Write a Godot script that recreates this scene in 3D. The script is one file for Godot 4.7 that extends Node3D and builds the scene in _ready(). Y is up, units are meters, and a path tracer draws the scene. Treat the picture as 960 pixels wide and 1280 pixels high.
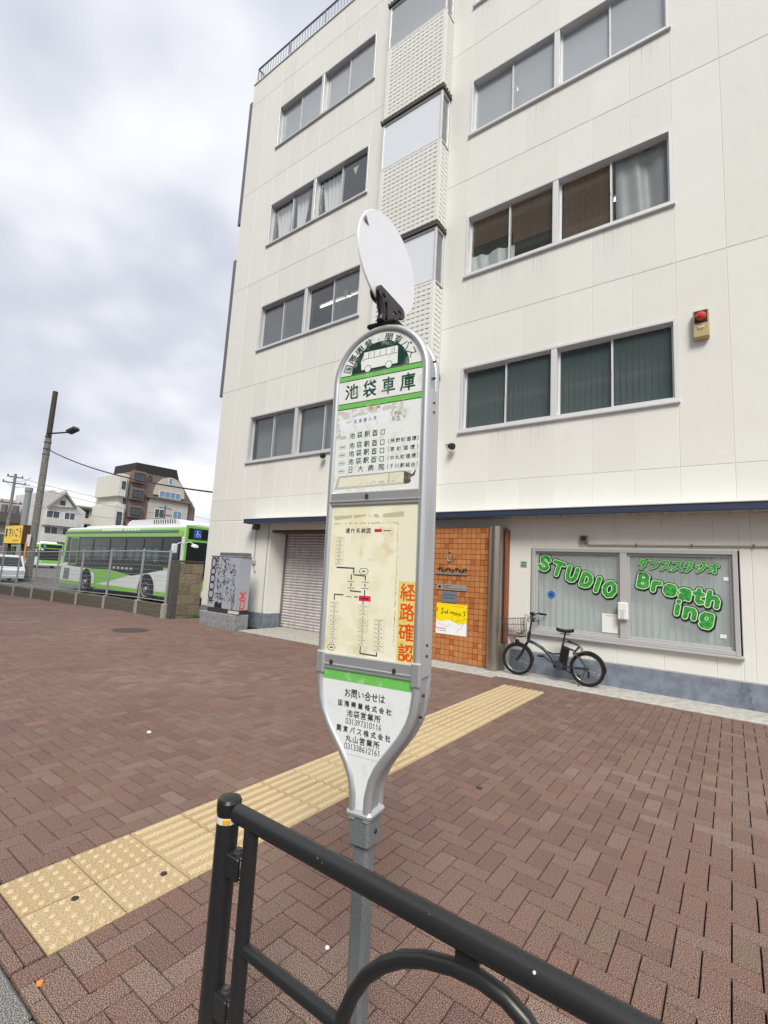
extends Node3D
# Street corner in front of a white office block: bus stop sign, guard rail, brick paving, studio shop front, bus depot.
# World: x runs along the facade, y up, z towards the street. The facade is the plane z = ZW, the camera stands 1.5 m above x = z = 0.

const ZW := -8.05
const TURN := Transform3D(Vector3(0, 0, -1), Vector3(0, 1, 0), Vector3(1, 0, 0), Vector3.ZERO)   # an outline in x / y becomes one in -z / y, its depth runs along x
var rng := RandomNumberGenerator.new()
var T := {}      # shared textures
var K := {}      # shared materials
var counts := {}

# ---------------------------------------------------------------- mesh builder
class MB:
	var v := PackedVector3Array()
	var n := PackedVector3Array()
	var uv := PackedVector2Array()
	var ix := PackedInt32Array()
	var xf := Transform3D()
	func vert(p: Vector3, nn: Vector3, t: Vector2) -> int:
		v.append(xf * p); n.append((xf.basis * nn).normalized()); uv.append(t)
		return v.size() - 1
	# corners run counter-clockwise seen from outside
	func quad(a: Vector3, b: Vector3, c: Vector3, d: Vector3, t0 := Vector2(0, 0), t1 := Vector2(1, 1)) -> void:
		var nn := (c - a).cross(d - b)
		if nn.length() < 1e-12: return
		nn = nn.normalized()
		var i := vert(a, nn, Vector2(t0.x, t1.y))
		vert(b, nn, Vector2(t1.x, t1.y)); vert(c, nn, Vector2(t1.x, t0.y)); vert(d, nn, Vector2(t0.x, t0.y))
		ix.append_array([i, i + 2, i + 1, i, i + 3, i + 2])
	func tri(a: Vector3, b: Vector3, c: Vector3) -> void:
		var nn := (b - a).cross(c - a).normalized()
		var i := vert(a, nn, Vector2.ZERO)
		vert(b, nn, Vector2(1, 0)); vert(c, nn, Vector2(0, 1))
		ix.append_array([i, i + 2, i + 1])
	func box(c: Vector3, s: Vector3) -> void:
		var h := s / 2
		var p := func(x, y, z): return c + Vector3(h.x * x, h.y * y, h.z * z)
		quad(p.call(-1, -1, 1), p.call(1, -1, 1), p.call(1, 1, 1), p.call(-1, 1, 1))
		quad(p.call(1, -1, -1), p.call(-1, -1, -1), p.call(-1, 1, -1), p.call(1, 1, -1))
		quad(p.call(1, -1, 1), p.call(1, -1, -1), p.call(1, 1, -1), p.call(1, 1, 1))
		quad(p.call(-1, -1, -1), p.call(-1, -1, 1), p.call(-1, 1, 1), p.call(-1, 1, -1))
		quad(p.call(-1, 1, 1), p.call(1, 1, 1), p.call(1, 1, -1), p.call(-1, 1, -1))
		quad(p.call(-1, -1, -1), p.call(1, -1, -1), p.call(1, -1, 1), p.call(-1, -1, 1))
	func span(x0: float, x1: float, y0: float, y1: float, z0: float, z1: float) -> void:
		box(Vector3((x0 + x1) / 2, (y0 + y1) / 2, (z0 + z1) / 2), Vector3(absf(x1 - x0), absf(y1 - y0), absf(z1 - z0)))
	# box whose twelve edges are chamfered by r
	func bevel(c: Vector3, s: Vector3, r: float) -> void:
		var h := s / 2
		r = minf(r, minf(h.x, minf(h.y, h.z)) * 0.9)
		var f := func(ax: int, sg: float):   # four corners of the inset face on axis ax
			var a1 := (ax + 1) % 3
			var a2 := (ax + 2) % 3
			var out := []
			for k in [[-1, -1], [1, -1], [1, 1], [-1, 1]]:
				var q := Vector3.ZERO
				q[ax] = h[ax] * sg
				q[a1] = (h[a1] - r) * k[0]
				q[a2] = (h[a2] - r) * k[1]
				out.append(c + q)
			return out
		for ax in 3:
			for sg in [-1.0, 1.0]:
				var q = f.call(ax, sg)
				if sg > 0: quad(q[0], q[1], q[2], q[3])
				else: quad(q[3], q[2], q[1], q[0])
		for ax in 3:                         # edges along axis ax
			var a1 := (ax + 1) % 3
			var a2 := (ax + 2) % 3
			for s1 in [-1.0, 1.0]:
				for s2 in [-1.0, 1.0]:
					var q0 := Vector3.ZERO; var q1 := Vector3.ZERO
					q0[a1] = h[a1] * s1; q0[a2] = (h[a2] - r) * s2
					q1[a1] = (h[a1] - r) * s1; q1[a2] = h[a2] * s2
					var e := Vector3.ZERO
					e[ax] = h[ax] - r
					if (q1 - q0).cross(e).dot(q0 + q1) > 0: quad(c + q0 - e, c + q1 - e, c + q1 + e, c + q0 + e)
					else: quad(c + q0 - e, c + q0 + e, c + q1 + e, c + q1 - e)
		for sx in [-1.0, 1.0]:
			for sy in [-1.0, 1.0]:
				for sz in [-1.0, 1.0]:
					var a := c + Vector3(h.x * sx, (h.y - r) * sy, (h.z - r) * sz)
					var b := c + Vector3((h.x - r) * sx, h.y * sy, (h.z - r) * sz)
					var d := c + Vector3((h.x - r) * sx, (h.y - r) * sy, h.z * sz)
					if sx * sy * sz > 0: tri(a, b, d)
					else: tri(a, d, b)
	func bspan(x0: float, x1: float, y0: float, y1: float, z0: float, z1: float, r: float) -> void:
		bevel(Vector3((x0 + x1) / 2, (y0 + y1) / 2, (z0 + z1) / 2), Vector3(absf(x1 - x0), absf(y1 - y0), absf(z1 - z0)), r)
	func tube(pts: Array, r: float, seg := 10, closed := false) -> void:
		var m := pts.size()
		var first := v.size()
		var side := Vector3.ZERO
		for i in m:
			var a: Vector3 = pts[(i - 1 + m) % m] if closed or i > 0 else pts[0]
			var b: Vector3 = pts[(i + 1) % m] if closed or i < m - 1 else pts[m - 1]
			var t := (b - a).normalized()
			if side == Vector3.ZERO: side = t.cross(Vector3.UP if absf(t.y) < 0.9 else Vector3.RIGHT).normalized()
			else: side = (side - t * side.dot(t)).normalized()
			var up := side.cross(t).normalized()
			for k in seg:
				var w := TAU * k / seg
				var d := side * cos(w) + up * sin(w)
				vert(pts[i] + d * r, d, Vector2(float(k) / seg, float(i) / m))
		for i in (m if closed else m - 1):
			for k in seg:
				var a0 := first + i * seg + k
				var a1 := first + i * seg + (k + 1) % seg
				var b0 := first + ((i + 1) % m) * seg + k
				var b1 := first + ((i + 1) % m) * seg + (k + 1) % seg
				ix.append_array([a0, b0, a1, a1, b0, b1])
		if not closed:
			_cap(pts[0], pts[0] - pts[1], first, seg); _cap(pts[m - 1], pts[m - 1] - pts[m - 2], first + (m - 1) * seg, seg)
	func _cap(p: Vector3, d: Vector3, at: int, seg: int) -> void:
		var back := xf.affine_inverse()
		var ring := []
		for k in seg: ring.append(back * v[at + k])
		for k in seg:
			var a: Vector3 = ring[k]; var b: Vector3 = ring[(k + 1) % seg]
			if (a - p).cross(b - p).dot(d) > 0: tri(p, a, b)
			else: tri(p, b, a)
	func rod(a: Vector3, b: Vector3, r: float, seg := 8) -> void:
		tube([a, b], r, seg)
	# surface of revolution about the axis from c along dir; prof holds (radius, height)
	func lathe(c: Vector3, dir: Vector3, prof: Array, seg := 20) -> void:
		dir = dir.normalized()
		var s := dir.cross(Vector3.UP if absf(dir.y) < 0.9 else Vector3.RIGHT).normalized()
		var u := s.cross(dir)
		for i in prof.size() - 1:
			var p: Vector2 = prof[i]; var q: Vector2 = prof[i + 1]
			var sl := Vector2(q.y - p.y, -(q.x - p.x)).normalized()
			var first := v.size()
			for k in seg + 1:
				var w := TAU * k / seg
				var d := s * cos(w) + u * sin(w)
				var nn := d * sl.x + dir * sl.y
				vert(c + d * p.x + dir * p.y, nn, Vector2(float(k) / seg, 0)); vert(c + d * q.x + dir * q.y, nn, Vector2(float(k) / seg, 1))
			for k in seg:
				var a := first + k * 2
				ix.append_array([a, a + 1, a + 2, a + 2, a + 1, a + 3])
	# polygon (counter-clockwise) in x/y pushed from z0 to z1 (z1 > z0)
	func prism(poly: Array, z0: float, z1: float, smooth := false) -> void:
		var pk := PackedVector2Array(poly)
		var lo := pk[0]; var hi := pk[0]
		for p in pk: lo = lo.min(p); hi = hi.max(p)
		var tr := Geometry2D.triangulate_polygon(pk)
		var at := [0, 0]
		for f in 2:
			at[f] = v.size()
			for p in pk: vert(Vector3(p.x, p.y, z1 if f else z0), Vector3(0, 0, 1 if f else -1), Vector2((p.x - lo.x) / (hi.x - lo.x), (hi.y - p.y) / (hi.y - lo.y)))
		for i in range(0, tr.size(), 3):
			var a := pk[tr[i]]; var b := pk[tr[i + 1]]; var c := pk[tr[i + 2]]
			var ccw := (b - a).cross(c - a) > 0
			for f in 2:
				if ccw == (f == 1): ix.append_array([at[f] + tr[i], at[f] + tr[i + 2], at[f] + tr[i + 1]])
				else: ix.append_array([at[f] + tr[i], at[f] + tr[i + 1], at[f] + tr[i + 2]])
		var m := pk.size()
		for i in m:
			var a := pk[i]; var b := pk[(i + 1) % m]
			if not smooth: quad(Vector3(a.x, a.y, z0), Vector3(b.x, b.y, z0), Vector3(b.x, b.y, z1), Vector3(a.x, a.y, z1))
			else:
				var i0 := v.size()
				for j in [i, (i + 1) % m]:
					var e := pk[(j + 1) % m] - pk[(j - 1 + m) % m]
					var nn := Vector3(e.y, -e.x, 0).normalized()
					vert(Vector3(pk[j].x, pk[j].y, z0), nn, Vector2.ZERO); vert(Vector3(pk[j].x, pk[j].y, z1), nn, Vector2.ONE)
				ix.append_array([i0, i0 + 3, i0 + 2, i0, i0 + 1, i0 + 3])
	func mesh() -> ArrayMesh:
		for i in range(0, ix.size(), 3):      # turn every face so that its front agrees with its normals
			var p := v[ix[i]]; var q := v[ix[i + 1]]; var r := v[ix[i + 2]]
			if (q - p).cross(r - p).dot(n[ix[i]] + n[ix[i + 1]] + n[ix[i + 2]]) > 0:
				var k := ix[i + 1]
				ix[i + 1] = ix[i + 2]; ix[i + 2] = k
		var a := []
		a.resize(Mesh.ARRAY_MAX)
		a[Mesh.ARRAY_VERTEX] = v; a[Mesh.ARRAY_NORMAL] = n; a[Mesh.ARRAY_TEX_UV] = uv; a[Mesh.ARRAY_INDEX] = ix
		var m := ArrayMesh.new()
		m.add_surface_from_arrays(Mesh.PRIMITIVE_TRIANGLES, a)
		return m

# ---------------------------------------------------------------- printed lettering: every character is a few pen strokes on a 100 x 100 field
const GATE := "10,6 10,96|10,6 42,6 42,38 10,38|10,22 42,22|90,6 90,96 82,96|90,6 58,6 58,38 90,38|58,22 90,22|"
const THREAD := "26,4 10,24 24,36|38,20 10,52 42,48|26,50 26,96|12,62 6,84|38,60 44,78|"
const WATER := "12,12 26,22|6,38 20,48|8,92 28,58|"
const STROKES := {
	"国": "12,10 12,92 88,92 88,10 12,10|28,30 72,30|30,52 70,52|26,76 74,76|50,30 50,76|60,60 68,68",
	"際": "12,10 12,94|12,10 36,10 26,34 36,50 34,62 24,62|52,8 40,34|46,22 62,22 46,46|66,12 90,12 60,44|70,24 94,46|52,48 84,48|42,62 96,62|69,62 69,94|54,72 44,88|82,72 92,88",
	"興": "18,10 10,14 10,62|10,30 22,30|10,46 22,46|36,62 36,10 64,10 64,62|44,24 56,24|44,34 56,34 56,50 44,50 44,34|78,12 90,12 90,62|78,30 90,30|78,46 90,46|4,64 96,64|34,72 14,94|66,72 86,94",
	"業": "38,4 38,26|62,4 62,26|18,10 28,24|82,10 72,24|6,28 94,28|30,32 36,42|70,32 64,42|14,44 86,44|20,56 80,56|6,68 94,68|50,44 50,98|44,70 12,92|56,70 88,92",
	"・": "47,50 53,50|50,47 50,53", "関": GATE + "38,44 44,52|62,44 56,52|28,56 72,56|22,70 78,70|50,56 50,70 26,92|50,70 74,92",
	"東": "8,18 92,18|50,4 50,98|22,30 78,30 78,62 22,62 22,30|22,46 78,46|46,64 10,92|54,64 90,92",
	"バ": "36,24 28,54 8,84|58,22 78,50 90,84|74,6 82,18|88,2 96,14", "ス": "14,18 80,18 62,52 8,92|54,56 92,92",
	"池": WATER + "36,40 90,24 90,62 82,66|64,8 64,72|46,18 46,84 52,92 92,92 94,74",
	"袋": "28,4 10,28|20,18 20,46|34,24 92,16|54,4 60,26 90,46|78,6 86,12|50,48 50,58|8,60 92,60|44,60 8,84|32,72 32,96 54,86|54,60 66,78 94,94|84,66 66,76",
	"車": "12,16 88,16|22,30 78,30 78,64 22,64 22,30|22,47 78,47|6,80 94,80|50,4 50,98",
	"庫": "50,2 50,14|12,14 94,14|14,14 14,60 4,94|28,26 90,26|34,36 84,36 84,66 34,66 34,36|34,51 84,51|22,80 96,80|59,18 59,98",
	"江": WATER + "40,18 90,18|65,18 65,86|34,86 96,86", "古": "8,28 92,28|50,6 50,54|24,54 76,54 76,94 24,94 24,54",
	"田": "14,14 86,14 86,92 14,92 14,14|14,52 86,52|50,14 50,92", "二": "20,26 80,26|8,82 92,82", "又": "14,18 82,18 60,60 12,94|26,36 60,72 92,94",
	"駅": "12,10 12,58|12,10 46,10|12,26 44,26|12,42 44,42|28,10 28,58|12,58 48,58 46,92 36,94|8,70 4,88|18,70 20,84|28,68 32,80|58,10 90,10 90,40 58,40|58,10 58,50 46,94|72,40 96,94",
	"西": "6,12 94,12|16,34 84,34 84,92 16,92 16,34|38,12 36,48 24,62|60,12 60,56 78,58|16,80 84,80", "口": "18,18 82,18 82,88 18,88 18,18",
	"熊": "28,4 14,22 44,20|14,30 44,30 44,62|14,30 14,64|14,40 44,40|14,50 44,50|60,6 60,26 88,26|88,10 60,18|60,36 60,58 90,58|88,42 60,48|10,74 6,92|34,74 36,90|60,74 64,90|84,74 94,92",
	"野": "10,8 44,8 44,44 10,44 10,8|10,26 44,26|27,8 27,84|8,62 46,62|4,88 48,80|56,10 92,10 72,28|64,20 84,34|52,40 96,40 88,56|74,40 74,92 64,94",
	"町": "8,14 46,14 46,84 8,84 8,14|8,48 46,48|27,14 27,84|54,18 98,18|80,18 80,92 66,92",
	"循": "28,4 8,26|30,26 6,52|20,42 20,96|90,6 44,14 44,50 34,94|42,24 96,24|68,12 68,38|54,38 90,38 90,96 54,96 54,38|54,58 90,58|54,76 90,76",
	"環": "6,14 38,14|8,46 36,46|22,14 22,80|4,84 40,76|46,8 94,8 94,26 46,26 46,8|62,8 62,26|78,8 78,26|42,36 98,36|52,46 88,46 88,60 52,60 52,46|68,60 42,80|56,72 56,96 70,88|70,62 98,94",
	"要": "6,10 94,10|18,22 82,22 82,46 18,46 18,22|38,10 38,46|62,10 62,46|4,58 96,58|42,48 22,76 84,96|70,60 16,96", "中": "12,26 88,26 88,66 12,66 12,26|50,4 50,98",
	"丸": "10,32 70,32 68,82 76,92 94,90 96,70|42,6 40,46 10,92|18,50 52,72", "日": "22,8 78,8 78,94 22,94 22,8|22,50 78,50", "大": "6,34 94,34|50,6 48,40 8,94|52,40 94,94",
	"病": "54,2 54,12|18,14 96,14|22,14 22,54 6,94|4,30 16,40|2,66 20,54|34,28 92,28|36,44 88,44 88,94 80,94|36,44 36,96|62,28 62,52 46,76|62,56 78,74",
	"院": "10,10 10,96|10,10 34,10 24,34 34,52 32,62 22,62|66,2 66,14|42,28 42,16 94,16 94,28|50,36 86,36|40,54 98,54|58,54 56,74 40,94|74,54 74,90 96,90 96,76",
	"千": "78,6 22,18|6,46 94,46|50,14 50,98", "川": "18,8 18,56 6,94|50,12 50,86|84,8 84,96", "由": "14,26 86,26 86,92 14,92 14,26|14,58 86,58|50,4 50,92",
	"経": THREAD + "52,10 88,10 74,36 46,52|58,14 96,48|48,66 94,66|71,50 71,90|44,92 98,92",
	"運": "10,8 20,18|6,38 22,38 20,76 4,92|20,78 40,94 98,94|36,10 36,4 94,4 94,14|40,20 90,20|46,30 84,30 84,56 46,56 46,30|46,43 84,43|36,68 96,68|65,12 65,84",
	"行": "30,4 8,26|32,26 6,52|20,42 20,96|44,14 92,14|40,42 98,42|76,42 76,92 62,92", "系": "82,4 22,14|52,10 26,30 52,40|74,24 22,58 82,54|50,56 50,96|28,66 10,88|72,66 92,88",
	"統": THREAD + "72,4 72,16|48,18 98,18|64,20 54,40 88,38|80,28 94,44|62,48 60,74 44,94|80,46 80,90 98,90 98,76",
	"図": "10,8 90,8 90,94 10,94 10,8|34,24 40,36|54,20 58,32|74,22 26,80|34,48 72,78",
	"路": "12,8 44,8 44,32 12,32 12,8|28,32 28,84|28,56 46,56|12,48 12,84|4,90 50,80|66,4 50,34|60,16 88,16 48,56|60,24 96,56|58,60 88,60 88,94 58,94 58,60",
	"確": "4,14 40,14|22,14 4,60|14,48 36,48 36,82 14,82 14,48|48,22 46,12 96,12 94,22|66,6 46,50|56,36 56,96|76,20 72,34|56,36 94,36|56,54 92,54|56,72 92,72|56,92 96,92|74,36 74,92",
	"認": "20,6 28,14|4,22 42,22|8,36 38,36|8,50 38,50|8,64 38,64 38,92 8,92 8,64|50,12 92,12 88,44 80,44|68,12 66,30 48,46|54,22 62,32|50,66 46,88|60,60 60,86 66,92 86,92 86,78|68,54 74,66|90,60 98,76",
	"お": "8,30 58,30|32,8 32,80 22,90 12,78 30,56 60,48 84,58 82,80 62,90|74,14 90,28", "問": GATE + "34,52 66,52 66,82 34,82 34,52", "い": "16,20 18,60 28,80 38,66|72,26 86,48 90,68",
	"合": "50,4 34,26 4,48|50,4 68,26 96,48|32,44 68,44|24,60 76,60 76,94 24,94 24,60", "せ": "6,44 94,36|72,10 72,58 60,60|30,14 30,80 42,88 80,88",
	"は": "18,12 12,50 18,90|42,32 92,32|70,10 70,78 56,90 42,80 54,66 70,70 92,88",
	"株": "4,28 46,28|26,4 26,98|24,32 4,68|28,38 44,56|60,10 50,34|54,24 92,24|46,50 98,50|73,4 73,98|70,52 46,88|76,52 98,86",
	"式": "8,26 92,26|60,4 64,50 78,84 92,92 94,74|72,6 84,16|14,50 52,50|33,50 33,80|8,88 56,76", "会": "50,4 34,26 4,46|50,4 68,26 96,46|32,42 68,42|14,60 86,60|44,60 24,88 76,84|64,70 84,94",
	"社": "22,4 28,14|6,24 40,24 6,64|24,48 24,98|32,46 42,58|52,36 94,36|73,8 73,90|46,90 98,90",
	"営": "20,6 28,20|46,4 50,18|80,4 72,20|10,40 10,26 90,26 90,40|30,38 70,38 70,56 30,56 30,38|20,68 80,68 80,94 20,94 20,68|46,56 42,68",
	"所": "6,14 46,14|12,30 44,30 44,52 12,52|12,30 12,56 4,92|90,8 58,18 58,52 50,92|58,42 98,42|80,42 80,98", "山": "50,8 50,86|14,36 14,86 86,86|86,36 86,92",
	"0": "50,6 30,14 24,32 24,68 30,86 50,94 70,86 76,68 76,32 70,14 50,6", "1": "36,22 54,6 54,94", "2": "24,26 36,8 64,8 76,26 72,46 24,92 78,92", "3": "26,14 50,6 72,18 70,40 46,48 74,58 76,82 50,94 24,84",
	"6": "68,8 38,30 24,62 30,86 52,94 74,82 74,60 52,50 28,62", "7": "22,8 78,8 44,94", "8": "50,6 28,18 30,38 50,47 72,62 72,84 50,94 28,84 28,62 50,47 70,38 72,18 50,6", "9": "32,92 62,70 76,38 70,14 48,6 26,18 26,40 48,50 72,38",
	"(": "62,4 44,30 44,70 62,96", ")": "38,4 56,30 56,70 38,96",
	"ダ": "34,8 24,30 8,50|30,22 74,22 58,62 22,94|28,42 62,62|80,2 86,12|92,0 98,10", "ン": "14,20 34,34|14,88 60,70 90,30", "タ": "38,8 28,30 10,50|34,22 80,22 62,62 24,94|30,42 66,62",
	"ジ": "16,14 34,24|8,40 26,50|12,90 56,70 86,34|68,8 76,20|84,4 92,16", "オ": "8,32 92,32|62,6 62,92 50,88|60,36 8,82",
	"で": "10,18 88,14 56,34 50,60 62,82 80,88|66,42 74,54|80,36 88,48", "こ": "24,18 76,18 68,28|20,64 26,82 80,84", "う": "34,8 62,16|22,42 60,34 76,50 66,78 38,96",
	"S": "80,26 66,12 36,12 20,26 32,46 68,54 82,74 66,90 34,90 18,76", "T": "12,14 88,14|50,14 50,90", "U": "18,12 18,64 30,84 50,90 70,84 82,64 82,12",
	"D": "20,14 20,88 48,88 72,78 82,51 72,24 48,14 20,14", "I": "50,12 50,90", "O": "50,10 26,20 14,50 26,80 50,90 74,80 86,50 74,20 50,10",
	"B": "22,14 22,88 58,88 78,76 76,58 58,50 22,50|58,50 72,40 72,22 58,14 22,14", "r": "26,42 26,90|26,58 42,44 66,42", "e": "20,66 80,66 78,50 66,40 36,40 20,54 20,76 36,90 64,90 78,82",
	"a": "24,48 44,40 68,42 76,54 76,90|76,64 40,66 24,76 28,88 48,90 76,80", "t": "44,20 44,80 56,90 72,86|22,42 70,42", "h": "22,12 22,90|22,58 40,42 66,42 78,56 78,90",
	"i": "50,44 50,90|50,16 50,18", "n": "22,42 22,90|22,58 40,42 66,42 78,56 78,90", "g": "78,42 78,98 66,112 36,112 24,104|78,68 66,86 38,88 22,76 22,56 38,42 64,42 78,56",
}

class Pen:
	var im: Image
	var w: int
	var h: int
	var book: Dictionary
	func _init(ww: int, hh: int, back: Color, strokes: Dictionary) -> void:
		w = ww; h = hh; book = strokes
		im = Image.create(w, h, false, Image.FORMAT_RGBA8)
		im.fill(back)
	func seg(a: Vector2, b: Vector2, th: float, col: Color) -> void:
		var r := th / 2
		for y in range(maxi(0, int(minf(a.y, b.y) - r - 1)), mini(h, int(maxf(a.y, b.y) + r + 2))):
			for x in range(maxi(0, int(minf(a.x, b.x) - r - 1)), mini(w, int(maxf(a.x, b.x) + r + 2))):
				var p := Vector2(x + 0.5, y + 0.5)
				var d := p.distance_to(Geometry2D.get_closest_point_to_segment(p, a, b))
				var k := clampf(r - d + 0.5, 0, 1) * col.a
				if k > 0: im.set_pixel(x, y, Color(im.get_pixel(x, y).lerp(Color(col, 1), k), 1))
	func line(pts: Array, th: float, col: Color) -> void:
		for i in pts.size() - 1: seg(pts[i], pts[i + 1], th, col)
	func rect(x0: float, y0: float, x1: float, y1: float, col: Color) -> void:
		im.fill_rect(Rect2i(int(x0), int(y0), maxi(1, int(x1) - int(x0)), maxi(1, int(y1) - int(y0))), col)
	func poly(pts: Array, col: Color) -> void:
		var pk := PackedVector2Array(pts)
		var lo := pk[0]; var hi := pk[0]
		for p in pk: lo = lo.min(p); hi = hi.max(p)
		for y in range(maxi(0, int(lo.y)), mini(h, int(hi.y) + 1)):
			for x in range(maxi(0, int(lo.x)), mini(w, int(hi.x) + 1)):
				if Geometry2D.is_point_in_polygon(Vector2(x + 0.5, y + 0.5), pk): im.set_pixel(x, y, im.get_pixel(x, y).lerp(Color(col, 1), col.a))
	static func strokes(data: String) -> Array:
		var out := []
		for s in data.split("|", false):
			var l := []
			for p in s.split(" ", false):
				var q := p.split(",")
				l.append(Vector2(float(q[0]), float(q[1])) / 100.0)
			out.append(l)
		return out
	# one character centred at c, width cw, height ch, turned by rot
	func glyph(ch_: String, c: Vector2, cw: float, ch: float, th: float, col: Color, rot := 0.0) -> void:
		if not book.has(ch_): return
		for s in strokes(book[ch_]):
			var l := []
			for p in s: l.append(c + ((p - Vector2(0.5, 0.5)) * Vector2(cw, ch)).rotated(rot))
			line(l, th, col)
	func text(t: String, x: float, y: float, cw: float, ch: float, adv: float, th: float, col: Color) -> void:
		for i in t.length(): glyph(t[i], Vector2(x + adv * i, y), cw, ch, th, col)
	# patches of dirt, glue or bleaching where a noise is above a threshold, inside a box
	func blotch(nz: FastNoiseLite, lo: float, hi: float, col: Color, box := Rect2i()) -> void:
		if box.size == Vector2i.ZERO: box = Rect2i(0, 0, w, h)
		for y in range(box.position.y, mini(h, box.end.y)):
			for x in range(box.position.x, mini(w, box.end.x)):
				var k := clampf((nz.get_noise_2d(x, y) - lo) / (hi - lo), 0, 1) * col.a
				if k > 0: im.set_pixel(x, y, im.get_pixel(x, y).lerp(Color(col, 1), k))
	func tex() -> ImageTexture:
		return ImageTexture.create_from_image(im)

# ---------------------------------------------------------------- small helpers
func s8(r: int, g: int, b: int, a := 1.0) -> Color:
	return Color(r / 255.0, g / 255.0, b / 255.0, a)
func lin(r: float, g: float, b: float) -> Color:
	return Color(r, g, b).linear_to_srgb()
func noise(freq: float, sd: int, oct := 3, kind := FastNoiseLite.TYPE_SIMPLEX_SMOOTH) -> FastNoiseLite:
	var f := FastNoiseLite.new()
	f.noise_type = kind; f.frequency = freq; f.seed = sd
	f.fractal_octaves = oct
	if oct < 2: f.fractal_type = FastNoiseLite.FRACTAL_NONE
	return f
func noise_tex(freq: float, sd: int, lo: float, hi: float, size := 512, oct := 3, normal := 0.0, a := 0.2, b := 0.8) -> NoiseTexture2D:
	var t := NoiseTexture2D.new()
	t.width = size; t.height = size; t.seamless = true
	t.noise = noise(freq, sd, oct)
	if normal > 0:
		t.as_normal_map = true; t.bump_strength = normal
	else:
		var g := Gradient.new()
		g.set_color(0, Color(lo, lo, lo)); g.set_color(1, Color(hi, hi, hi))
		g.set_offset(0, a); g.set_offset(1, b)
		t.color_ramp = g
	return t
# plain material, optionally with a shared grey pattern over its colour and a shared relief, both laid in world metres
func mat(col: Color, rough := 0.7, metal := 0.0, pattern := "", scale := 1.0, relief := "", rscale := 1.0, rdepth := 1.0) -> StandardMaterial3D:
	var m := StandardMaterial3D.new()
	m.albedo_color = col; m.roughness = rough; m.metallic = metal
	if pattern:
		m.albedo_texture = T[pattern]
		m.uv1_triplanar = true; m.uv1_world_triplanar = true
		m.uv1_scale = Vector3.ONE * scale
	if relief:
		m.normal_enabled = true; m.normal_texture = T[relief]; m.normal_scale = rdepth
		m.uv1_triplanar = true; m.uv1_world_triplanar = true
		m.uv1_scale = Vector3.ONE * (scale if pattern else rscale)
	return m
func print_mat(t: Texture2D, rough := 0.5) -> StandardMaterial3D:
	var m := StandardMaterial3D.new()
	m.albedo_texture = t; m.roughness = rough
	return m
func glass(col: Color, alpha: float, rough := 0.03) -> StandardMaterial3D:
	var m := StandardMaterial3D.new()
	m.transparency = BaseMaterial3D.TRANSPARENCY_ALPHA
	m.albedo_color = Color(col, alpha); m.roughness = rough
	return m
func part(called: String, m: MB, material: Material, parent: Node) -> MeshInstance3D:
	return inst(called, m.mesh(), material, parent)
func inst(called: String, m: Mesh, material: Material, parent: Node) -> MeshInstance3D:
	var o := MeshInstance3D.new()
	o.mesh = m; o.material_override = material
	o.name = called
	if parent == self: o.name = numbered(called)
	parent.add_child(o, true)
	return o
func numbered(called: String) -> String:
	counts[called] = counts.get(called, -1) + 1
	return called if counts[called] == 0 else "%s_%03d" % [called, counts[called]]
func thing(called: String, label: String, category: String, at := Vector3.ZERO, group := "") -> Node3D:
	var o := Node3D.new()
	o.name = numbered(called)
	add_child(o)
	o.position = at
	tag(o, label, category, group)
	return o
func tag(o: Node, label: String, category: String, group := "") -> void:
	o.set_meta("label", label); o.set_meta("category", category)
	if group: o.set_meta("group", group)
func structure(o: Node, label: String, category := "ground") -> void:
	o.set_meta("kind", "structure"); o.set_meta("label", label); o.set_meta("category", category)
func ground_y(x: float) -> float:      # the pavement falls gently towards the depot
	return minf(0.0, (x + 14.0) * 0.0217)

var cam: Camera3D
func to_pixel(p: Vector3) -> Vector2:  # where a point lands in the 960 x 1280 photograph, to rank paving bricks by how large they show
	var q := cam.transform.affine_inverse() * p
	if q.z > -0.05: return Vector2(-9999, -9999)
	var f := 640.0 / tan(deg_to_rad(cam.fov / 2))
	return Vector2(480 + f * q.x / -q.z, 640 - f * q.y / -q.z)

# ================================================================ scene
func _ready() -> void:
	rng.seed = 20240611
	setup_camera_and_light()
	make_textures()
	make_materials()
	build_ground()
	build_office()
	build_entrance()
	build_bus_stop()
	build_guard_rail()
	build_bicycle()
	build_cabinet()
	build_depot_edge()
	build_bus()
	build_poles()
	build_houses()
	build_opposite()

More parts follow.
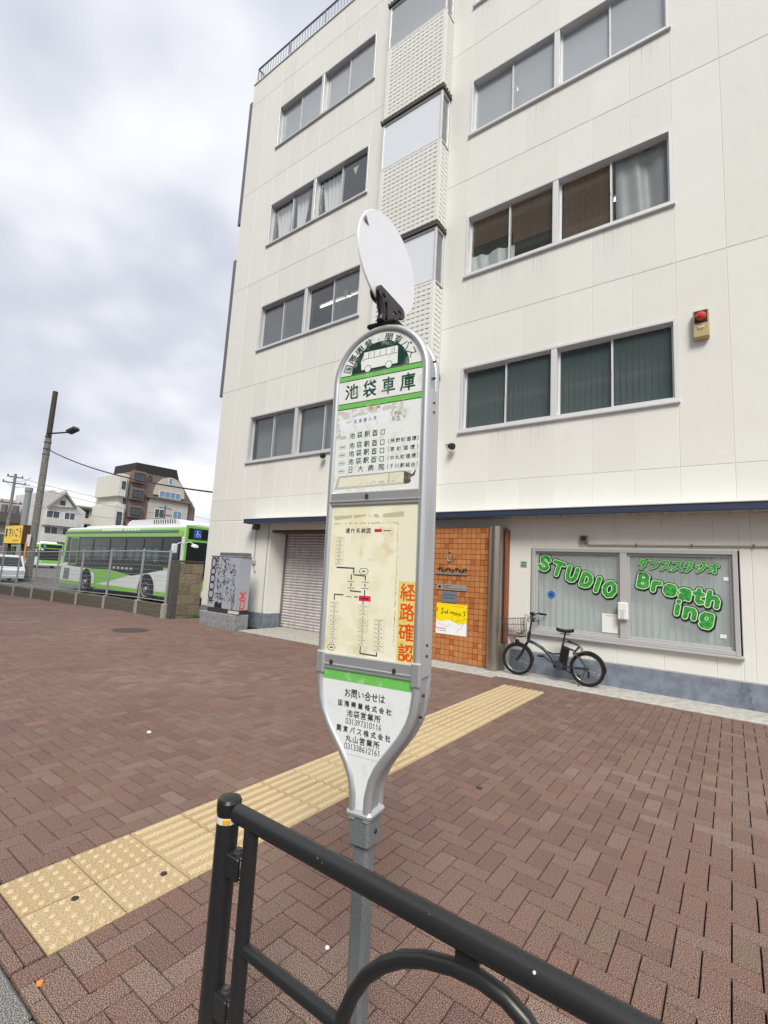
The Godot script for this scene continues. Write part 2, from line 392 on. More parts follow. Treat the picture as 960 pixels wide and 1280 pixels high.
func setup_camera_and_light() -> void:
	cam = Camera3D.new()
	cam.name = "camera"
	cam.fov = 94.28; cam.near = 0.05; cam.far = 900.0
	var fw := Vector3(sin(-0.6343) * cos(0.1293), sin(0.1293), -cos(-0.6343) * cos(0.1293))
	var rt := fw.cross(Vector3.UP).normalized()
	var up := rt.cross(fw)
	var roll := 0.05599
	cam.transform = Transform3D(Basis(rt * cos(roll) + up * sin(roll), up * cos(roll) - rt * sin(roll), -fw), Vector3(0, 1.5, 0))
	add_child(cam)
	cam.current = true
	# thin bright overcast: pale cloud with blue-grey undersides, the same all round
	var W := 1024
	var H := 512
	var im := Image.create(W, H, false, Image.FORMAT_RGBF)
	var big := noise(0.9, 11, 5)
	var fine := noise(2.6, 5, 4)
	for y in H:
		var el := PI * (0.5 - (y + 0.5) / H)
		for x in W:
			var az := TAU * (x + 0.5) / W
			var d := Vector3(cos(el) * sin(az), sin(el), -cos(el) * cos(az))
			var q := d / (maxf(d.y, 0.0) + 0.45)
			var k := big.get_noise_3d(q.x * 1.5, q.y * 1.5 + 3.0, q.z * 1.5) * 0.8 + fine.get_noise_3d(q.x, q.y, q.z) * 0.42
			k = smoothstep(-0.42, 0.42, k)
			var c := Color(0.298, 0.315, 0.364).lerp(Color(0.488, 0.495, 0.513), k)
			if d.y < 0: c = Color(0.24, 0.235, 0.23)
			im.set_pixel(x, y, c)
	var pan := PanoramaSkyMaterial.new()
	pan.panorama = ImageTexture.create_from_image(im)
	var sky := Sky.new()
	sky.sky_material = pan
	var env := Environment.new()
	env.background_mode = Environment.BG_SKY
	env.sky = sky
	env.sky_rotation = Vector3(0, 3.3, 0)
	env.tonemap_mode = Environment.TONE_MAPPER_LINEAR
	env.tonemap_exposure = 2.12
	env.sdfgi_enabled = true; env.ssao_enabled = true; env.ssil_enabled = true
	var we := WorldEnvironment.new()
	we.environment = env
	add_child(we)
	var sun := DirectionalLight3D.new()
	sun.name = "sun"
	sun.light_energy = 0.5
	sun.light_angular_distance = 22.0
	sun.light_color = Color(1.0, 0.975, 0.93)
	sun.shadow_enabled = true
	add_child(sun)
	sun.look_at_from_position(Vector3(8.5, 15, 11.5), Vector3.ZERO)

func make_textures() -> void:
	T.grain = noise_tex(0.15, 3, 0.30, 1.0, 512, 2, 0, 0.25, 0.72)       # fine speckle
	T.grain_n = noise_tex(0.16, 3, 0, 1, 512, 2, 5.0)
	T.stipple_n = noise_tex(0.10, 8, 0, 1, 512, 3, 3.0)                   # sprayed wall finish
	T.cloud = noise_tex(0.012, 9, 0.86, 1.0, 512, 5)
	T.mottle = noise_tex(0.03, 21, 0.62, 1.0, 512, 5)
	T.speck = noise_tex(0.09, 31, 0.72, 1.0, 512, 4)
	# soft vertical rain streaks on the facade, faint
	var im := Image.create(512, 512, false, Image.FORMAT_RGBA8)
	var a := noise(0.05, 41, 3); var b := noise(0.008, 43, 4)
	for y in 512:
		for x in 512:
			var u := TAU * x / 512.0
			var k := 0.99 + 0.005 * a.get_noise_3d(cos(u) * 82.0, sin(u) * 82.0, absf(y - 256) * 0.05) + 0.012 * b.get_noise_3d(cos(u) * 82.0, sin(u) * 82.0, absf(y - 256))
			k = clampf(k, 0.8, 1.0)
			im.set_pixel(x, y, Color(k, k, k * 0.995))
	T.streak = ImageTexture.create_from_image(im)
	# dirt that has run down below a window: thin irregular lines starting at the sill
	im = Image.create(256, 512, false, Image.FORMAT_RGBA8)
	im.fill(Color(0.975, 0.975, 0.97))
	var r := RandomNumberGenerator.new()
	r.seed = 5
	for i in 26:
		var x := clampi(int(128 + r.randfn(0, 46)), 2, 253)
		var ln := r.randi_range(60, 430)
		var dk := r.randf_range(0.08, 0.30)
		for y in ln:
			var k := dk * (1.0 - float(y) / ln) * (0.55 + 0.45 * a.get_noise_2d(x * 9, y * 1.7))
			for e in [-1, 0, 1]:
				var c := im.get_pixel(x + e, y)
				im.set_pixel(x + e, y, c.darkened(clampf(k * (1.0 if e == 0 else 0.4), 0, 1)))
	T.run = ImageTexture.create_from_image(im)

func make_materials() -> void:
	var paint := lin(0.765, 0.775, 0.752)
	K.wall = mat(paint, 0.75, 0, "streak", 0.28)
	K.wall_b = mat(lin(0.742, 0.750, 0.726), 0.75, 0, "streak", 0.23)
	K.wall2 = mat(lin(0.77, 0.772, 0.742), 0.75, 0, "streak", 0.9, "stipple_n", 1, 0.12)
	K.wall_run = StandardMaterial3D.new()
	K.wall_run.albedo_color = paint; K.wall_run.roughness = 0.75; K.wall_run.albedo_texture = T.run
	K.room = mat(s8(92, 88, 80), 0.9, 0, "cloud", 0.7)
	K.room_dark = mat(s8(64, 60, 54), 0.9, 0, "mottle", 0.5)
	K.alu = mat(s8(204, 206, 209), 0.42, 0.25)
	K.alu_white = mat(s8(214, 216, 218), 0.5, 0.2)
	K.bronze = mat(s8(84, 80, 74), 0.6, 0.1)
	K.black = mat(s8(24, 24, 25), 0.45)
	K.rubber = mat(s8(22, 22, 23), 0.85)
	K.glass = glass(s8(120, 130, 132), 0.10)
	K.glass_tint = glass(s8(96, 112, 114), 0.34, 0.03)
	K.glass_grey = glass(s8(128, 134, 140), 0.42, 0.06)
	K.glass_film = glass(s8(186, 192, 198), 0.50, 0.05)  # pale body colour raised in place of mirrored sky
	K.concrete = mat(s8(196, 194, 188), 0.9, 0, "cloud", 1.1, "grain_n", 1, 0.3)
	K.kerb = mat(s8(172, 172, 168), 0.9, 0, "grain", 2.2, "grain_n", 1, 0.5)
	K.dado = mat(s8(128, 137, 152), 0.8, 0, "cloud", 0.9, "stipple_n", 1, 0.15)
	K.dado_worn = mat(s8(112, 120, 136), 0.8, 0, "cloud", 2.0)
	K.steel = mat(s8(164, 156, 146), 0.30, 0.85)
	K.white_plastic = mat(s8(232, 232, 230), 0.4)
	K.asphalt = mat(lin(0.10, 0.10, 0.098), 0.95, 0, "grain", 0.8)
	K.paper = mat(s8(232, 234, 232), 0.7)

# ---------------------------------------------------------------- ground
func build_ground() -> void:
	var m := MB.new()
	m.quad(Vector3(-700, -0.9, 700), Vector3(700, -0.9, 700), Vector3(700, -0.9, -700), Vector3(-700, -0.9, -700))
	structure(part("ground", m, mat(lin(0.16, 0.155, 0.145), 0.95, 0, "mottle", 0.05), self), "wide pale ground stretching away beyond the depot")
	m = MB.new()
	m.span(-190, -12.4, -0.5, -0.1, -120, -7.2)
	structure(part("depot_yard", m, mat(lin(0.21, 0.20, 0.19), 0.95, 0, "mottle", 0.12), self), "pale grey asphalt yard of the bus depot behind the fence")
	m = MB.new()
	m.span(-120, 60, -0.5, -0.15, -0.62, 9.0)
	structure(part("road", m, K.asphalt, self), "grey asphalt road beside the pavement kerb", "road")
	# kerb stones along the road
	var kerb := Node3D.new()
	kerb.name = "kerb"
	add_child(kerb)
	structure(kerb, "pale granite kerb stones between brick pavement and road", "kerb")
	m = MB.new()
	m.bevel(Vector3(0, -0.1, 0), Vector3(0.594, 0.2, 0.18), 0.012)
	var km := m.mesh()
	for i in 52:
		var x := -28.0 + i * 0.6
		var o := inst("kerb_stone", km, K.kerb, kerb)
		o.position = Vector3(x, ground_y(x) + 0.0, -0.71)
	# mortar bed below the bricks
	m = MB.new()
	for i in 40:
		var x0 := -34.0 + i
		var x1 := x0 + 1
		m.quad(Vector3(x0, ground_y(x0) - 0.018, -0.80), Vector3(x1, ground_y(x1) - 0.018, -0.80), Vector3(x1, ground_y(x1) - 0.018, -8.05), Vector3(x0, ground_y(x0) - 0.018, -8.05))
	var pave := part("pavement", m, mat(lin(0.040, 0.018, 0.012), 0.95, 0, "grain", 2.0), self)
	structure(pave, "brown brick pavement laid in a herringbone pattern", "pavement")
	# one chamfered paving brick, 200 x 100 mm, top at y = 0
	m = MB.new()
	var hx := 0.0985; var hz := 0.0485; var ch := 0.0018
	var top := [Vector3(-hx + ch, 0, hz - ch), Vector3(hx - ch, 0, hz - ch), Vector3(hx - ch, 0, -hz + ch), Vector3(-hx + ch, 0, -hz + ch)]
	var mid := [Vector3(-hx, -0.003, hz), Vector3(hx, -0.003, hz), Vector3(hx, -0.003, -hz), Vector3(-hx, -0.003, -hz)]
	m.quad(top[0], top[1], top[2], top[3])
	for i in 4:
		var j := (i + 1) % 4
		m.quad(mid[i], mid[j], top[j], top[i])
		m.quad(mid[i] + Vector3(0, -0.02, 0), mid[j] + Vector3(0, -0.02, 0), mid[j], mid[i])
	var brick := m.mesh()
	var tones := []          # linear base colours of the fired bricks
	for c in [[0.450, 0.276, 0.222], [0.462, 0.290, 0.236], [0.424, 0.260, 0.212], [0.488, 0.318, 0.260], [0.436, 0.298, 0.230], [0.392, 0.244, 0.202], [0.515, 0.358, 0.292], [0.458, 0.272, 0.214]]:
		tones.append(Color(c[0], c[1], c[2]))
	var tone_mats := []
	for c in tones: tone_mats.append(mat(c.linear_to_srgb(), 0.88, 0, "grain", 2.3, "grain_n", 1, 0.9))
	var wear := noise(0.35, 77, 3)
	var list := []
	for n in range(-340, 200):
		for k in range(-90, 90):
			for o in 2:
				# row n: a lying brick at cells (n+4k, n), (n+4k+1, n) and a standing one at (n+4k, n+1), (n+4k, n+2)
				var i := n + 4 * k
				var x0 := -0.45 + i * 0.1
				var x1 := x0 + (0.2 if o == 0 else 0.1)
				var z0 := -2.55 + (n if o == 0 else n + 1) * 0.1
				var z1 := z0 + (0.1 if o == 0 else 0.2)
				if x1 < -29 or x0 > 5 or z1 < -8.1 or z0 > -0.8: continue
				var xc := (x0 + x1) / 2
				var zl := -7.05
				if xc > -12.17: zl = -8.0
				if xc > -10.86: zl = -7.16
				if xc > -9.34: zl = -7.22
				if xc > -3.06: zl = -7.38
				z0 = maxf(z0, zl); z1 = minf(z1, -0.802)
				if z1 - z0 < 0.014: continue
				if x1 > -2.733 and x0 < -2.139 and z1 > -6.892 and z0 < -0.918:     # cut at the tactile strip
					var left := [[x0, minf(x1, -2.733), z0, z1], [maxf(x0, -2.139), x1, z0, z1], [x0, x1, z0, minf(z1, -6.892)], [x0, x1, maxf(z0, -0.918), z1]]
					left.sort_custom(func(p, q): return maxf(p[1] - p[0], 0) * maxf(p[3] - p[2], 0) > maxf(q[1] - q[0], 0) * maxf(q[3] - q[2], 0))
					x0 = left[0][0]; x1 = left[0][1]; z0 = left[0][2]; z1 = left[0][3]
					if z1 - z0 < 0.014 or x1 - x0 < 0.014: continue
				var sx := x1 - x0; var sz := z1 - z0
				var y := ground_y(xc) + rng.randf_range(-0.0012, 0.0)
				var tilt := Basis(Vector3(1, 0, 0), rng.randf_range(-0.006, 0.006)) * Basis(Vector3(0, 0, 1), rng.randf_range(-0.006, 0.006))
				var b: Basis
				if sx >= sz: b = tilt * Basis.from_scale(Vector3((sx - 0.0062) / 0.197, 1, (sz - 0.0062) / 0.097))
				else: b = tilt * Basis(Vector3(0, 1, 0), PI / 2) * Basis.from_scale(Vector3((sz - 0.0062) / 0.197, 1, (sx - 0.0062) / 0.097))
				var t := [0, 0, 1, 1, 2, 3, 4, 5, 7][rng.randi_range(0, 8)] as int
				var wr := wear.get_noise_2d(xc, (z0 + z1) / 2)
				if wr > 0.22 and rng.randf() < 0.45: t = 6 if rng.randf() < 0.6 else 3
				if wr < -0.25 and rng.randf() < 0.4: t = 5
				var c := Vector3(xc if sx < 0.19 and o == 1 else (x0 + x1) / 2, y, (z0 + z1) / 2)
				c.x = (x0 + x1) / 2
				var shows := 0.0
				var q := to_pixel(c)
				if q.x > -15 and q.x < 975 and q.y > 0 and q.y < 1295:
					shows = sx * sz * (1.5 / pow(c.distance_to(cam.position), 3))
				list.append([shows, Transform3D(b, c), t])
	list.sort_custom(func(p, q): return p[0] > q[0])
	for i in 300:
		var o := inst("paver", brick, tone_mats[list[i][2]], pave)
		o.transform = list[i][1]
	var mm := MultiMesh.new()
	mm.transform_format = MultiMesh.TRANSFORM_3D
	mm.use_colors = true
	mm.mesh = brick
	mm.instance_count = list.size() - 300
	for i in range(300, list.size()):
		mm.set_instance_transform(i - 300, list[i][1])
		var c: Color = tones[list[i][2]]
		var f := 0.93 + 0.14 * float((i * 7919) % 101) / 100.0
		mm.set_instance_color(i - 300, Color(c.r * f, c.g * f, c.b * f))
	var mi := MultiMeshInstance3D.new()
	mi.name = "distant_pavers"
	mi.multimesh = mm
	var bm := mat(Color.WHITE, 0.88, 0, "grain", 2.3, "grain_n", 1, 0.9)
	bm.vertex_color_use_as_albedo = true
	mi.material_override = bm
	mi.set_meta("kind", "stuff")
	pave.add_child(mi)
	# tactile strip: four warning tiles at the kerb end, guide tiles from there to the building
	m = MB.new()
	m.quad(Vector3(-2.735, -0.007, -0.915), Vector3(-2.137, -0.007, -0.915), Vector3(-2.137, -0.007, -6.895), Vector3(-2.735, -0.007, -6.895))
	var strip := part("tactile_path", m, mat(lin(0.12, 0.09, 0.06), 0.95, 0, "grain", 2.0), self)
	structure(strip, "yellow tactile paving strip crossing the brick pavement", "tactile paving")
	var slab := MB.new()
	slab.bevel(Vector3(0, -0.008, 0), Vector3(0.2935, 0.02, 0.2930), 0.003)
	var slab_m := slab.mesh()
	var dome := MB.new(); var bars := MB.new()
	for i in 5:
		for j in 5:
			dome.lathe(Vector3(-0.12 + i * 0.06, 0.0015, -0.12 + j * 0.06), Vector3.UP, [Vector2(0.0150, 0), Vector2(0.0135, 0.0040), Vector2(0.0110, 0.0062), Vector2(0, 0.0068)], 12)
	for i in 4:
		var x := -0.1125 + i * 0.075
		bars.prism([Vector2(x - 0.0165, 0.0015), Vector2(x + 0.0165, 0.0015), Vector2(x + 0.0145, 0.0075), Vector2(x + 0.0120, 0.0090), Vector2(x - 0.0120, 0.0090), Vector2(x - 0.0145, 0.0075)], -0.138, 0.138)
	var dome_m := dome.mesh(); var bars_m := bars.mesh()
	var ymats := []
	for c in [[0.60, 0.455, 0.255], [0.56, 0.42, 0.23], [0.63, 0.485, 0.28]]: ymats.append(mat(lin(c[0], c[1], c[2]), 0.85, 0, "speck", 2.3, "grain_n", 1, 0.25))
	var lit_relief := mat(lin(0.76, 0.605, 0.375), 0.8, 0, "speck", 2.3)  # raised parts coloured paler than the slabs to stand in for shading; grooves also dirty
	for i in 20:
		for j in 2:
			var o := inst("tactile_tile", slab_m, ymats[(i * 3 + j * 2 + i / 3) % 3], strip)
			o.position = Vector3(-2.586 + j * 0.299, rng.randf_range(-0.001, 0.001), -1.069 - i * 0.2985)
			inst("dome_relief" if i < 2 else "bar_relief", dome_m if i < 2 else bars_m, lit_relief, o).position = Vector3.ZERO
	# concrete apron along the foot of the building
	m = MB.new()
	m.bspan(-3.06, 5.0, -0.1, 0.016, -8.06, -7.385, 0.008)
	var apron := part("apron", m, K.concrete, self)
	structure(apron, "narrow pale concrete apron along the foot of the white building", "apron")
	m = MB.new()
	m.bspan(-9.34, -3.065, -0.1, 0.012, -8.7, -7.225, 0.008)
	part("apron_slab", m, mat(s8(190, 186, 178), 0.9, 0, "cloud", 1.0, "grain_n", 1, 0.3), apron)
	m = MB.new()
	m.lathe(Vector3(-10.45, 0.0015, -5.3), Vector3.UP, [Vector2(0.36, -0.02), Vector2(0.36, 0.003), Vector2(0.33, 0.003), Vector2(0.325, -0.001), Vector2(0.31, -0.001), Vector2(0.305, 0.003), Vector2(0, 0.003)], 32)
	tag(part("manhole_cover", m, mat(s8(112, 104, 98), 0.6, 0.5, "grain", 3.0), self), "round iron manhole cover set in the brick pavement", "manhole")
	for p in [[Vector3(-1.36, 0, -1.63), 0.010], [Vector3(-0.86, 0, -2.02), 0.009], [Vector3(-4.2, 0, -2.4), 0.02], [Vector3(0.16, 0, -2.75), 0.012]]:
		m = MB.new()
		m.lathe(p[0], Vector3.UP, [Vector2(p[1], 0), Vector2(p[1] * 0.8, p[1] * 0.5), Vector2(0, p[1] * 0.6)], 7)
		tag(part("litter_scrap", m, K.paper, self), "tiny white scrap of litter lying on the brick pavement", "litter", "scraps of litter on the pavement")
	for q in [[-2.394, -1.112, 0.004, 0.016], [-2.269, -1.453, 0.004, 0.017], [-1.527, -3.427, 0.001, 0.024]]:
		m = MB.new()
		m.lathe(Vector3(q[0], q[2], q[1]), Vector3.UP, [Vector2(q[3], -0.003), Vector2(q[3] * 0.85, 0.0025), Vector2(0, 0.004)], 9)
		tag(part("gum_spot", m, mat(s8(52, 46, 42), 0.8), self), "black trodden chewing gum spot on a yellow dotted tile" if q[0] < -2 else "dark trodden gum spot on the brown bricks beyond the rail", "gum spot", "trodden gum spots")
	m = MB.new()
	m.lathe(Vector3(-2.02, 0, -0.855), Vector3.UP, [Vector2(0.012, 0), Vector2(0.01, 0.007), Vector2(0, 0.009)], 7)
	tag(part("leaf_scrap", m, mat(s8(220, 140, 60), 0.8), self), "small orange leaf scrap lying beside the tactile warning tiles", "leaf")

# ---------------------------------------------------------------- the white office building
var office: Node3D
func pane_quad(x0: float, x1: float, y0: float, y1: float, z: float) -> MB:
	var m := MB.new()
	m.span(x0, x1, y0, y1, z - 0.003, z + 0.003)
	return m

func window(x0: float, x1: float, y0: float, y1: float, glasses: Array, col: Material) -> MeshInstance3D:
	var m := MB.new()
	var zf := ZW + 0.018
	var zb := ZW - 0.16
	m.bspan(x0, x0 + 0.045, y0, y1, zb, zf, 0.005); m.bspan(x1 - 0.045, x1, y0, y1, zb, zf, 0.005)
	m.bspan(x0 + 0.045, x1 - 0.045, y1 - 0.05, y1, zb, zf, 0.005); m.bspan(x0 + 0.045, x1 - 0.045, y0, y0 + 0.05, zb, zf, 0.005)
	var xm := (x0 + x1) / 2 - 0.02
	m.bspan(xm - 0.05, xm + 0.05, y0 + 0.05, y1 - 0.05, zb, zf - 0.004, 0.005)
	var w := part("window", m, col, office)
	m = MB.new()
	m.bspan(x0 - 0.03, x1 + 0.03, y0 - 0.045, y0 - 0.002, ZW - 0.02, ZW + 0.05, 0.006)
	part("sill", m, col, w)
	var halves := [[x0 + 0.045, xm - 0.05], [xm + 0.05, x1 - 0.045]]
	for hfi in 2:
		var a: float = halves[hfi][0]; var b: float = halves[hfi][1]
		var c := (a + b) / 2
		for side in 2:
			var xa := a if side == 0 else c - 0.015
			var xb := c + 0.015 if side == 0 else b
			var z := ZW - 0.125 if side == 0 else ZW - 0.085
			m = MB.new()
			var ya := y0 + 0.05; var yb := y1 - 0.05
			m.span(xa, xa + 0.03, ya, yb, z - 0.014, z + 0.014); m.span(xb - 0.03, xb, ya, yb, z - 0.014, z + 0.014)
			m.span(xa + 0.03, xb - 0.03, ya, ya + 0.035, z - 0.014, z + 0.014); m.span(xa + 0.03, xb - 0.03, yb - 0.03, yb, z - 0.014, z + 0.014)
			if side == 1: m.span(xa + 0.008, xa + 0.022, (ya + yb) / 2 - 0.04, (ya + yb) / 2 + 0.04, z + 0.014, z + 0.024)
			part("sash", m, col, w)
			part("pane", pane_quad(xa + 0.03, xb - 0.03, ya + 0.035, yb - 0.03, z), glasses[hfi * 2 + side], w)
	return w

func curtain(called: String, x0: float, x1: float, y0: float, y1: float, z: float, wave: float, depth: float, material: Material, parent: Node, pinch := 0.0) -> void:
	var m := MB.new()
	var n := int((x1 - x0) / 0.022)
	for j in 6:
		for i in n:
			var ps := []
			for q in [[i, j], [i + 1, j], [i + 1, j + 1], [i, j + 1]]:
				var u: float = float(q[0]) / n
				var t: float = float(q[1]) / 6
				var xx := lerpf(x0, x1, u)
				if pinch != 0.0: xx = lerpf(xx, lerpf(x0, x1, 0.5) + pinch, (1 - t) * 0.45)
				ps.append(Vector3(xx, lerpf(y0, y1, t), z + depth * sin(u * (x1 - x0) * wave + 0.6 * sin(u * 9.0 + t * 2.0)) + 0.4 * depth * sin(u * (x1 - x0) * wave * 2.3 + t)))
			m.quad(ps[0], ps[1], ps[2], ps[3])
	part(called, m, material, parent)

func build_office() -> void:
	office = thing("office_building", "five storey white office block with strip windows and a louvred stair bay", "building", Vector3(-4, 0, -8.05))
	office.position = Vector3.ZERO
	var XL := -12.15
	var XR := 4.6
	var TOP := 17.1
	var rows := [[4.32, 5.64], [7.585, 8.93], [10.83, 12.15], [14.06, 15.43]]
	var joints := [3.3, 6.56, 9.80, 13.05, 16.3]
	var wl := [-10.72, -7.0]; var wr := [-4.21, -0.565]
	# backing wall behind the cladding, with real openings
	var m := MB.new()
	var zb := ZW - 0.0065
	var zi := ZW - 0.2
	m.span(XL, XR, 2.45, rows[0][0], zi, zb)
	for k in 4:
		var y0: float = rows[k][0]; var y1: float = rows[k][1]
		m.span(XL, wl[0], y0, y1, zi, zb); m.span(wl[1], wr[0], y0, y1, zi, zb); m.span(wr[1], XR, y0, y1, zi, zb)
		m.span(XL, XR, y1, rows[k + 1][0] if k < 3 else TOP, zi, zb)
	m.span(XL, XL + 0.2, -0.3, TOP, -16, zi); m.span(XR - 0.2, XR, -0.3, TOP, -16, zi); m.span(XL + 0.2, XR - 0.2, -0.3, TOP, -16, -15.8)
	m.span(XL + 0.2, XR - 0.2, 16.2, 16.5, -15.8, zi)
	m.span(XL, -9.462, 0.0, 2.45, zi, zb); m.span(-9.662, -9.462, 0.0, 2.45, -8.7, zi); m.span(-6.9, -4.3, 0.0, 2.45, zi, zb); m.span(-6.9, -6.7, 0.0, 2.45, -8.7, zi)
	m.span(-4.3, -2.76, 0, 2.45, zi, zb); m.span(-2.76, 0.09, 0, 0.68, zi, zb); m.span(-2.76, 0.09, 2.08, 2.45, zi, zb); m.span(0.09, XR, 0, 2.45, zi, zb)
	part("wall", m, K.wall, office)
	m = MB.new()
	m.span(XL + 0.2, XR - 0.2, 0, TOP - 1, -12.3, -12.1)
	for y in [3.2, 6.45, 9.7, 12.95]: m.span(XL + 0.2, XR - 0.2, y - 0.15, y + 0.1, -12.1, zi - 0.005)
	part("interior", m, K.room_dark, office)
	m = MB.new()
	m.span(-4.85, -4.7, 0, 16, -12.1, zi - 0.005); m.span(-6.5, -6.35, 0, 16, -12.1, zi - 0.005)
	part("partition", m, K.room, office)
	# cladding panels: each one a chamfered slab with a recessed joint round it
	var cols_l := [XL, -11.45]
	for i in 7: cols_l.append(wl[0] + i * (wl[1] - wl[0]) / 6.0)
	cols_l.append(-6.335)
	var cols_r := [-4.72]
	for i in 7: cols_r.append(wr[0] + i * (wr[1] - wr[0]) / 6.0)
	for i in 7: cols_r.append(0.085 + i * 0.645)
	for cols in [cols_l, cols_r]:
		for i in cols.size() - 1:
			var xa: float = cols[i]; var xb: float = cols[i + 1]
			var win = null
			for w in [wl, wr]:
				if xa >= w[0] - 0.01 and xb <= w[1] + 0.01: win = w
			panel(xa, xb, 2.72, joints[0], K.wall)
			for k in 4:
				if win == null: panel(xa, xb, joints[k], joints[k + 1], K.wall)
				else:
					var stained: bool = cols == cols_r and i in [2, 3] and k in [0, 1] or (i * 5 + k * 3) % 7 < 2
					panel(xa, xb, joints[k], rows[k][0] - 0.0, K.wall_run if stained else K.wall)
					panel(xa, xb, rows[k][1], joints[k + 1], K.wall)
			panel(xa, xb, joints[4], TOP, K.wall)
	# wall panels below the canopy
	var gx := [XL, -11.45, -10.8, -10.1, -9.462]
	for i in 4: panel(gx[i], gx[i + 1], 0.36, 2.70, K.wall2)
	gx = [-6.9, -6.3, -5.7, -5.1, -4.6]
	for i in 4: panel(gx[i], gx[i + 1], 0.36, 2.70, K.wall2)
	gx = [-4.6, -4.0, -3.4, -2.76]
	for i in 3: panel(gx[i], gx[i + 1], 0.36, 2.70, K.wall2)
	gx = [-2.76, -2.1, -1.45, -0.82, -0.2, 0.09]
	for i in 5:
		panel(gx[i], gx[i + 1], 0.36, 0.66, K.wall2); panel(gx[i], gx[i + 1], 2.10, 2.70, K.wall2)
	gx = [0.09, 0.22, 0.9, 1.55, 2.2, 2.85, 3.5, 4.15, 4.6]
	for i in 8: panel(gx[i], gx[i + 1], 0.36, 2.70, K.wall2)
	# grey painted plinth band
	for r in [[XL, -9.455, 0.0], [-6.9, -4.55, 0.0], [-3.1, 4.6, 0.0]]:
		m = MB.new()
		m.bspan(r[0], r[1], -0.05, 0.355, ZW - 0.15, ZW + 0.012, 0.006)
		if r[1] < -9: m.bspan(-9.60, -9.452, -0.05, 0.353, -8.64, ZW - 0.151, 0.006)
		part("plinth_band", m, K.dado, office)
	m = MB.new()
	m.prism([Vector2(0.02, 0.09), Vector2(0.05, 0.06), Vector2(0.11, 0.07), Vector2(0.13, 0.03), Vector2(0.19, 0.02), Vector2(0.18, 0.08), Vector2(0.155, 0.11), Vector2(0.17, 0.17), Vector2(0.14, 0.21), Vector2(0.16, 0.27), Vector2(0.13, 0.30), Vector2(0.14, 0.345), Vector2(0.05, 0.35), Vector2(0.06, 0.29), Vector2(0.02, 0.26), Vector2(0.035, 0.22), Vector2(-0.01, 0.17), Vector2(0.04, 0.13)], ZW + 0.0125, ZW + 0.0155)
	part("paint_patch", m, K.dado_worn, office)
	# strip windows
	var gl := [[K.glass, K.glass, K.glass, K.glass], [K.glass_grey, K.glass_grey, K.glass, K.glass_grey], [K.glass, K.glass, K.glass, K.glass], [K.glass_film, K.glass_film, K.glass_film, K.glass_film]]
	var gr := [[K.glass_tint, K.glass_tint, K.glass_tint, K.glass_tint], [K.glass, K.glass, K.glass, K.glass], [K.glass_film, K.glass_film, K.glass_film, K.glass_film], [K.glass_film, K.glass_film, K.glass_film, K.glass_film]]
	var blind := mat(s8(104, 116, 114), 0.8)
	var blind2 := mat(s8(176, 142, 100), 0.8, 0, "cloud", 2.0)
	var cloth := mat(s8(222, 226, 230), 0.9)
	var sheet := mat(s8(168, 174, 178), 0.45)
	for k in 4:
		var y0: float = rows[k][0]; var y1: float = rows[k][1]
		var a := window(wl[0], wl[1], y0, y1, gl[k], K.alu)
		var b := window(wr[0], wr[1], y0, y1, gr[k], K.alu_white)
		if k == 0:
			for w in [[a, wl], [b, wr]]:
				m = MB.new()
				var x: float = w[1][0] + 0.1
				while x < w[1][1] - 0.1:
					m.xf = Transform3D(Basis(Vector3.UP, 0.5 + 0.15 * sin(x * 7.0)), Vector3(x, (y0 + y1) / 2, ZW - 0.3))
					m.box(Vector3.ZERO, Vector3(0.088, y1 - y0, 0.002))
					x += 0.092
				m.xf = Transform3D()
				part("vertical_blind", m, blind, w[0])
		if k == 1:
			m = MB.new()
			for q in [[wr[0] + 0.05, wr[0] + 0.95, 0.72], [wr[0] + 1.9, wr[0] + 2.75, 0.0], [wr[0] + 0.95, wr[0] + 1.75, 0.5]]:
				var y: float = y1 - 0.04
				while y > y0 + q[2]:
					m.xf = Transform3D(Basis(Vector3.RIGHT, 0.9), Vector3((q[0] + q[1]) / 2, y, ZW - 0.165))
					m.box(Vector3.ZERO, Vector3(q[1] - q[0], 0.024, 0.001))
					y -= 0.023
			m.xf = Transform3D()
			part("slatted_blind", m, blind2, b)
			curtain("plastic_sheet", wr[0] + 2.78, wr[1] - 0.05, y0, y1, ZW - 0.21, 9.0, 0.03, sheet, b)
			curtain("plastic_sheet", wr[0] + 0.05, wr[0] + 0.95, y0, y0 + 0.5, ZW - 0.2, 14.0, 0.04, mat(s8(196, 204, 206), 0.5), b)
		if k == 2:
			for q in [[wl[0] + 0.08, wl[0] + 0.8, 0.1], [wl[0] + 0.95, wl[0] + 1.45, -0.1], [wl[0] + 1.95, wl[0] + 2.75, 0.05]]:
				curtain("curtain", q[0], q[1], y0, y1 - 0.06, ZW - 0.22, 38.0, 0.02, cloth, a, q[2])
			sky_tone_screens(b, wr[0], wr[1], y0, y1, [[0.0, 0.245, 0.10, 206], [0.255, 0.50, 0.0, 228], [0.51, 0.755, 0.0, 240], [0.755, 1.0, 0.0, 214]])
		if k == 3:
			sky_tone_screens(a, wl[0], wl[1], y0, y1, [[0.0, 0.25, 0.0, 186], [0.25, 0.5, 0.0, 214], [0.51, 0.74, 0.12, 226], [0.75, 1.0, 0.0, 176]])
			sky_tone_screens(b, wr[0], wr[1], y0, y1, [[0.0, 0.25, 0.0, 200], [0.25, 0.5, 0.1, 214], [0.51, 0.75, 0.0, 220], [0.75, 1.0, 0.0, 198]])
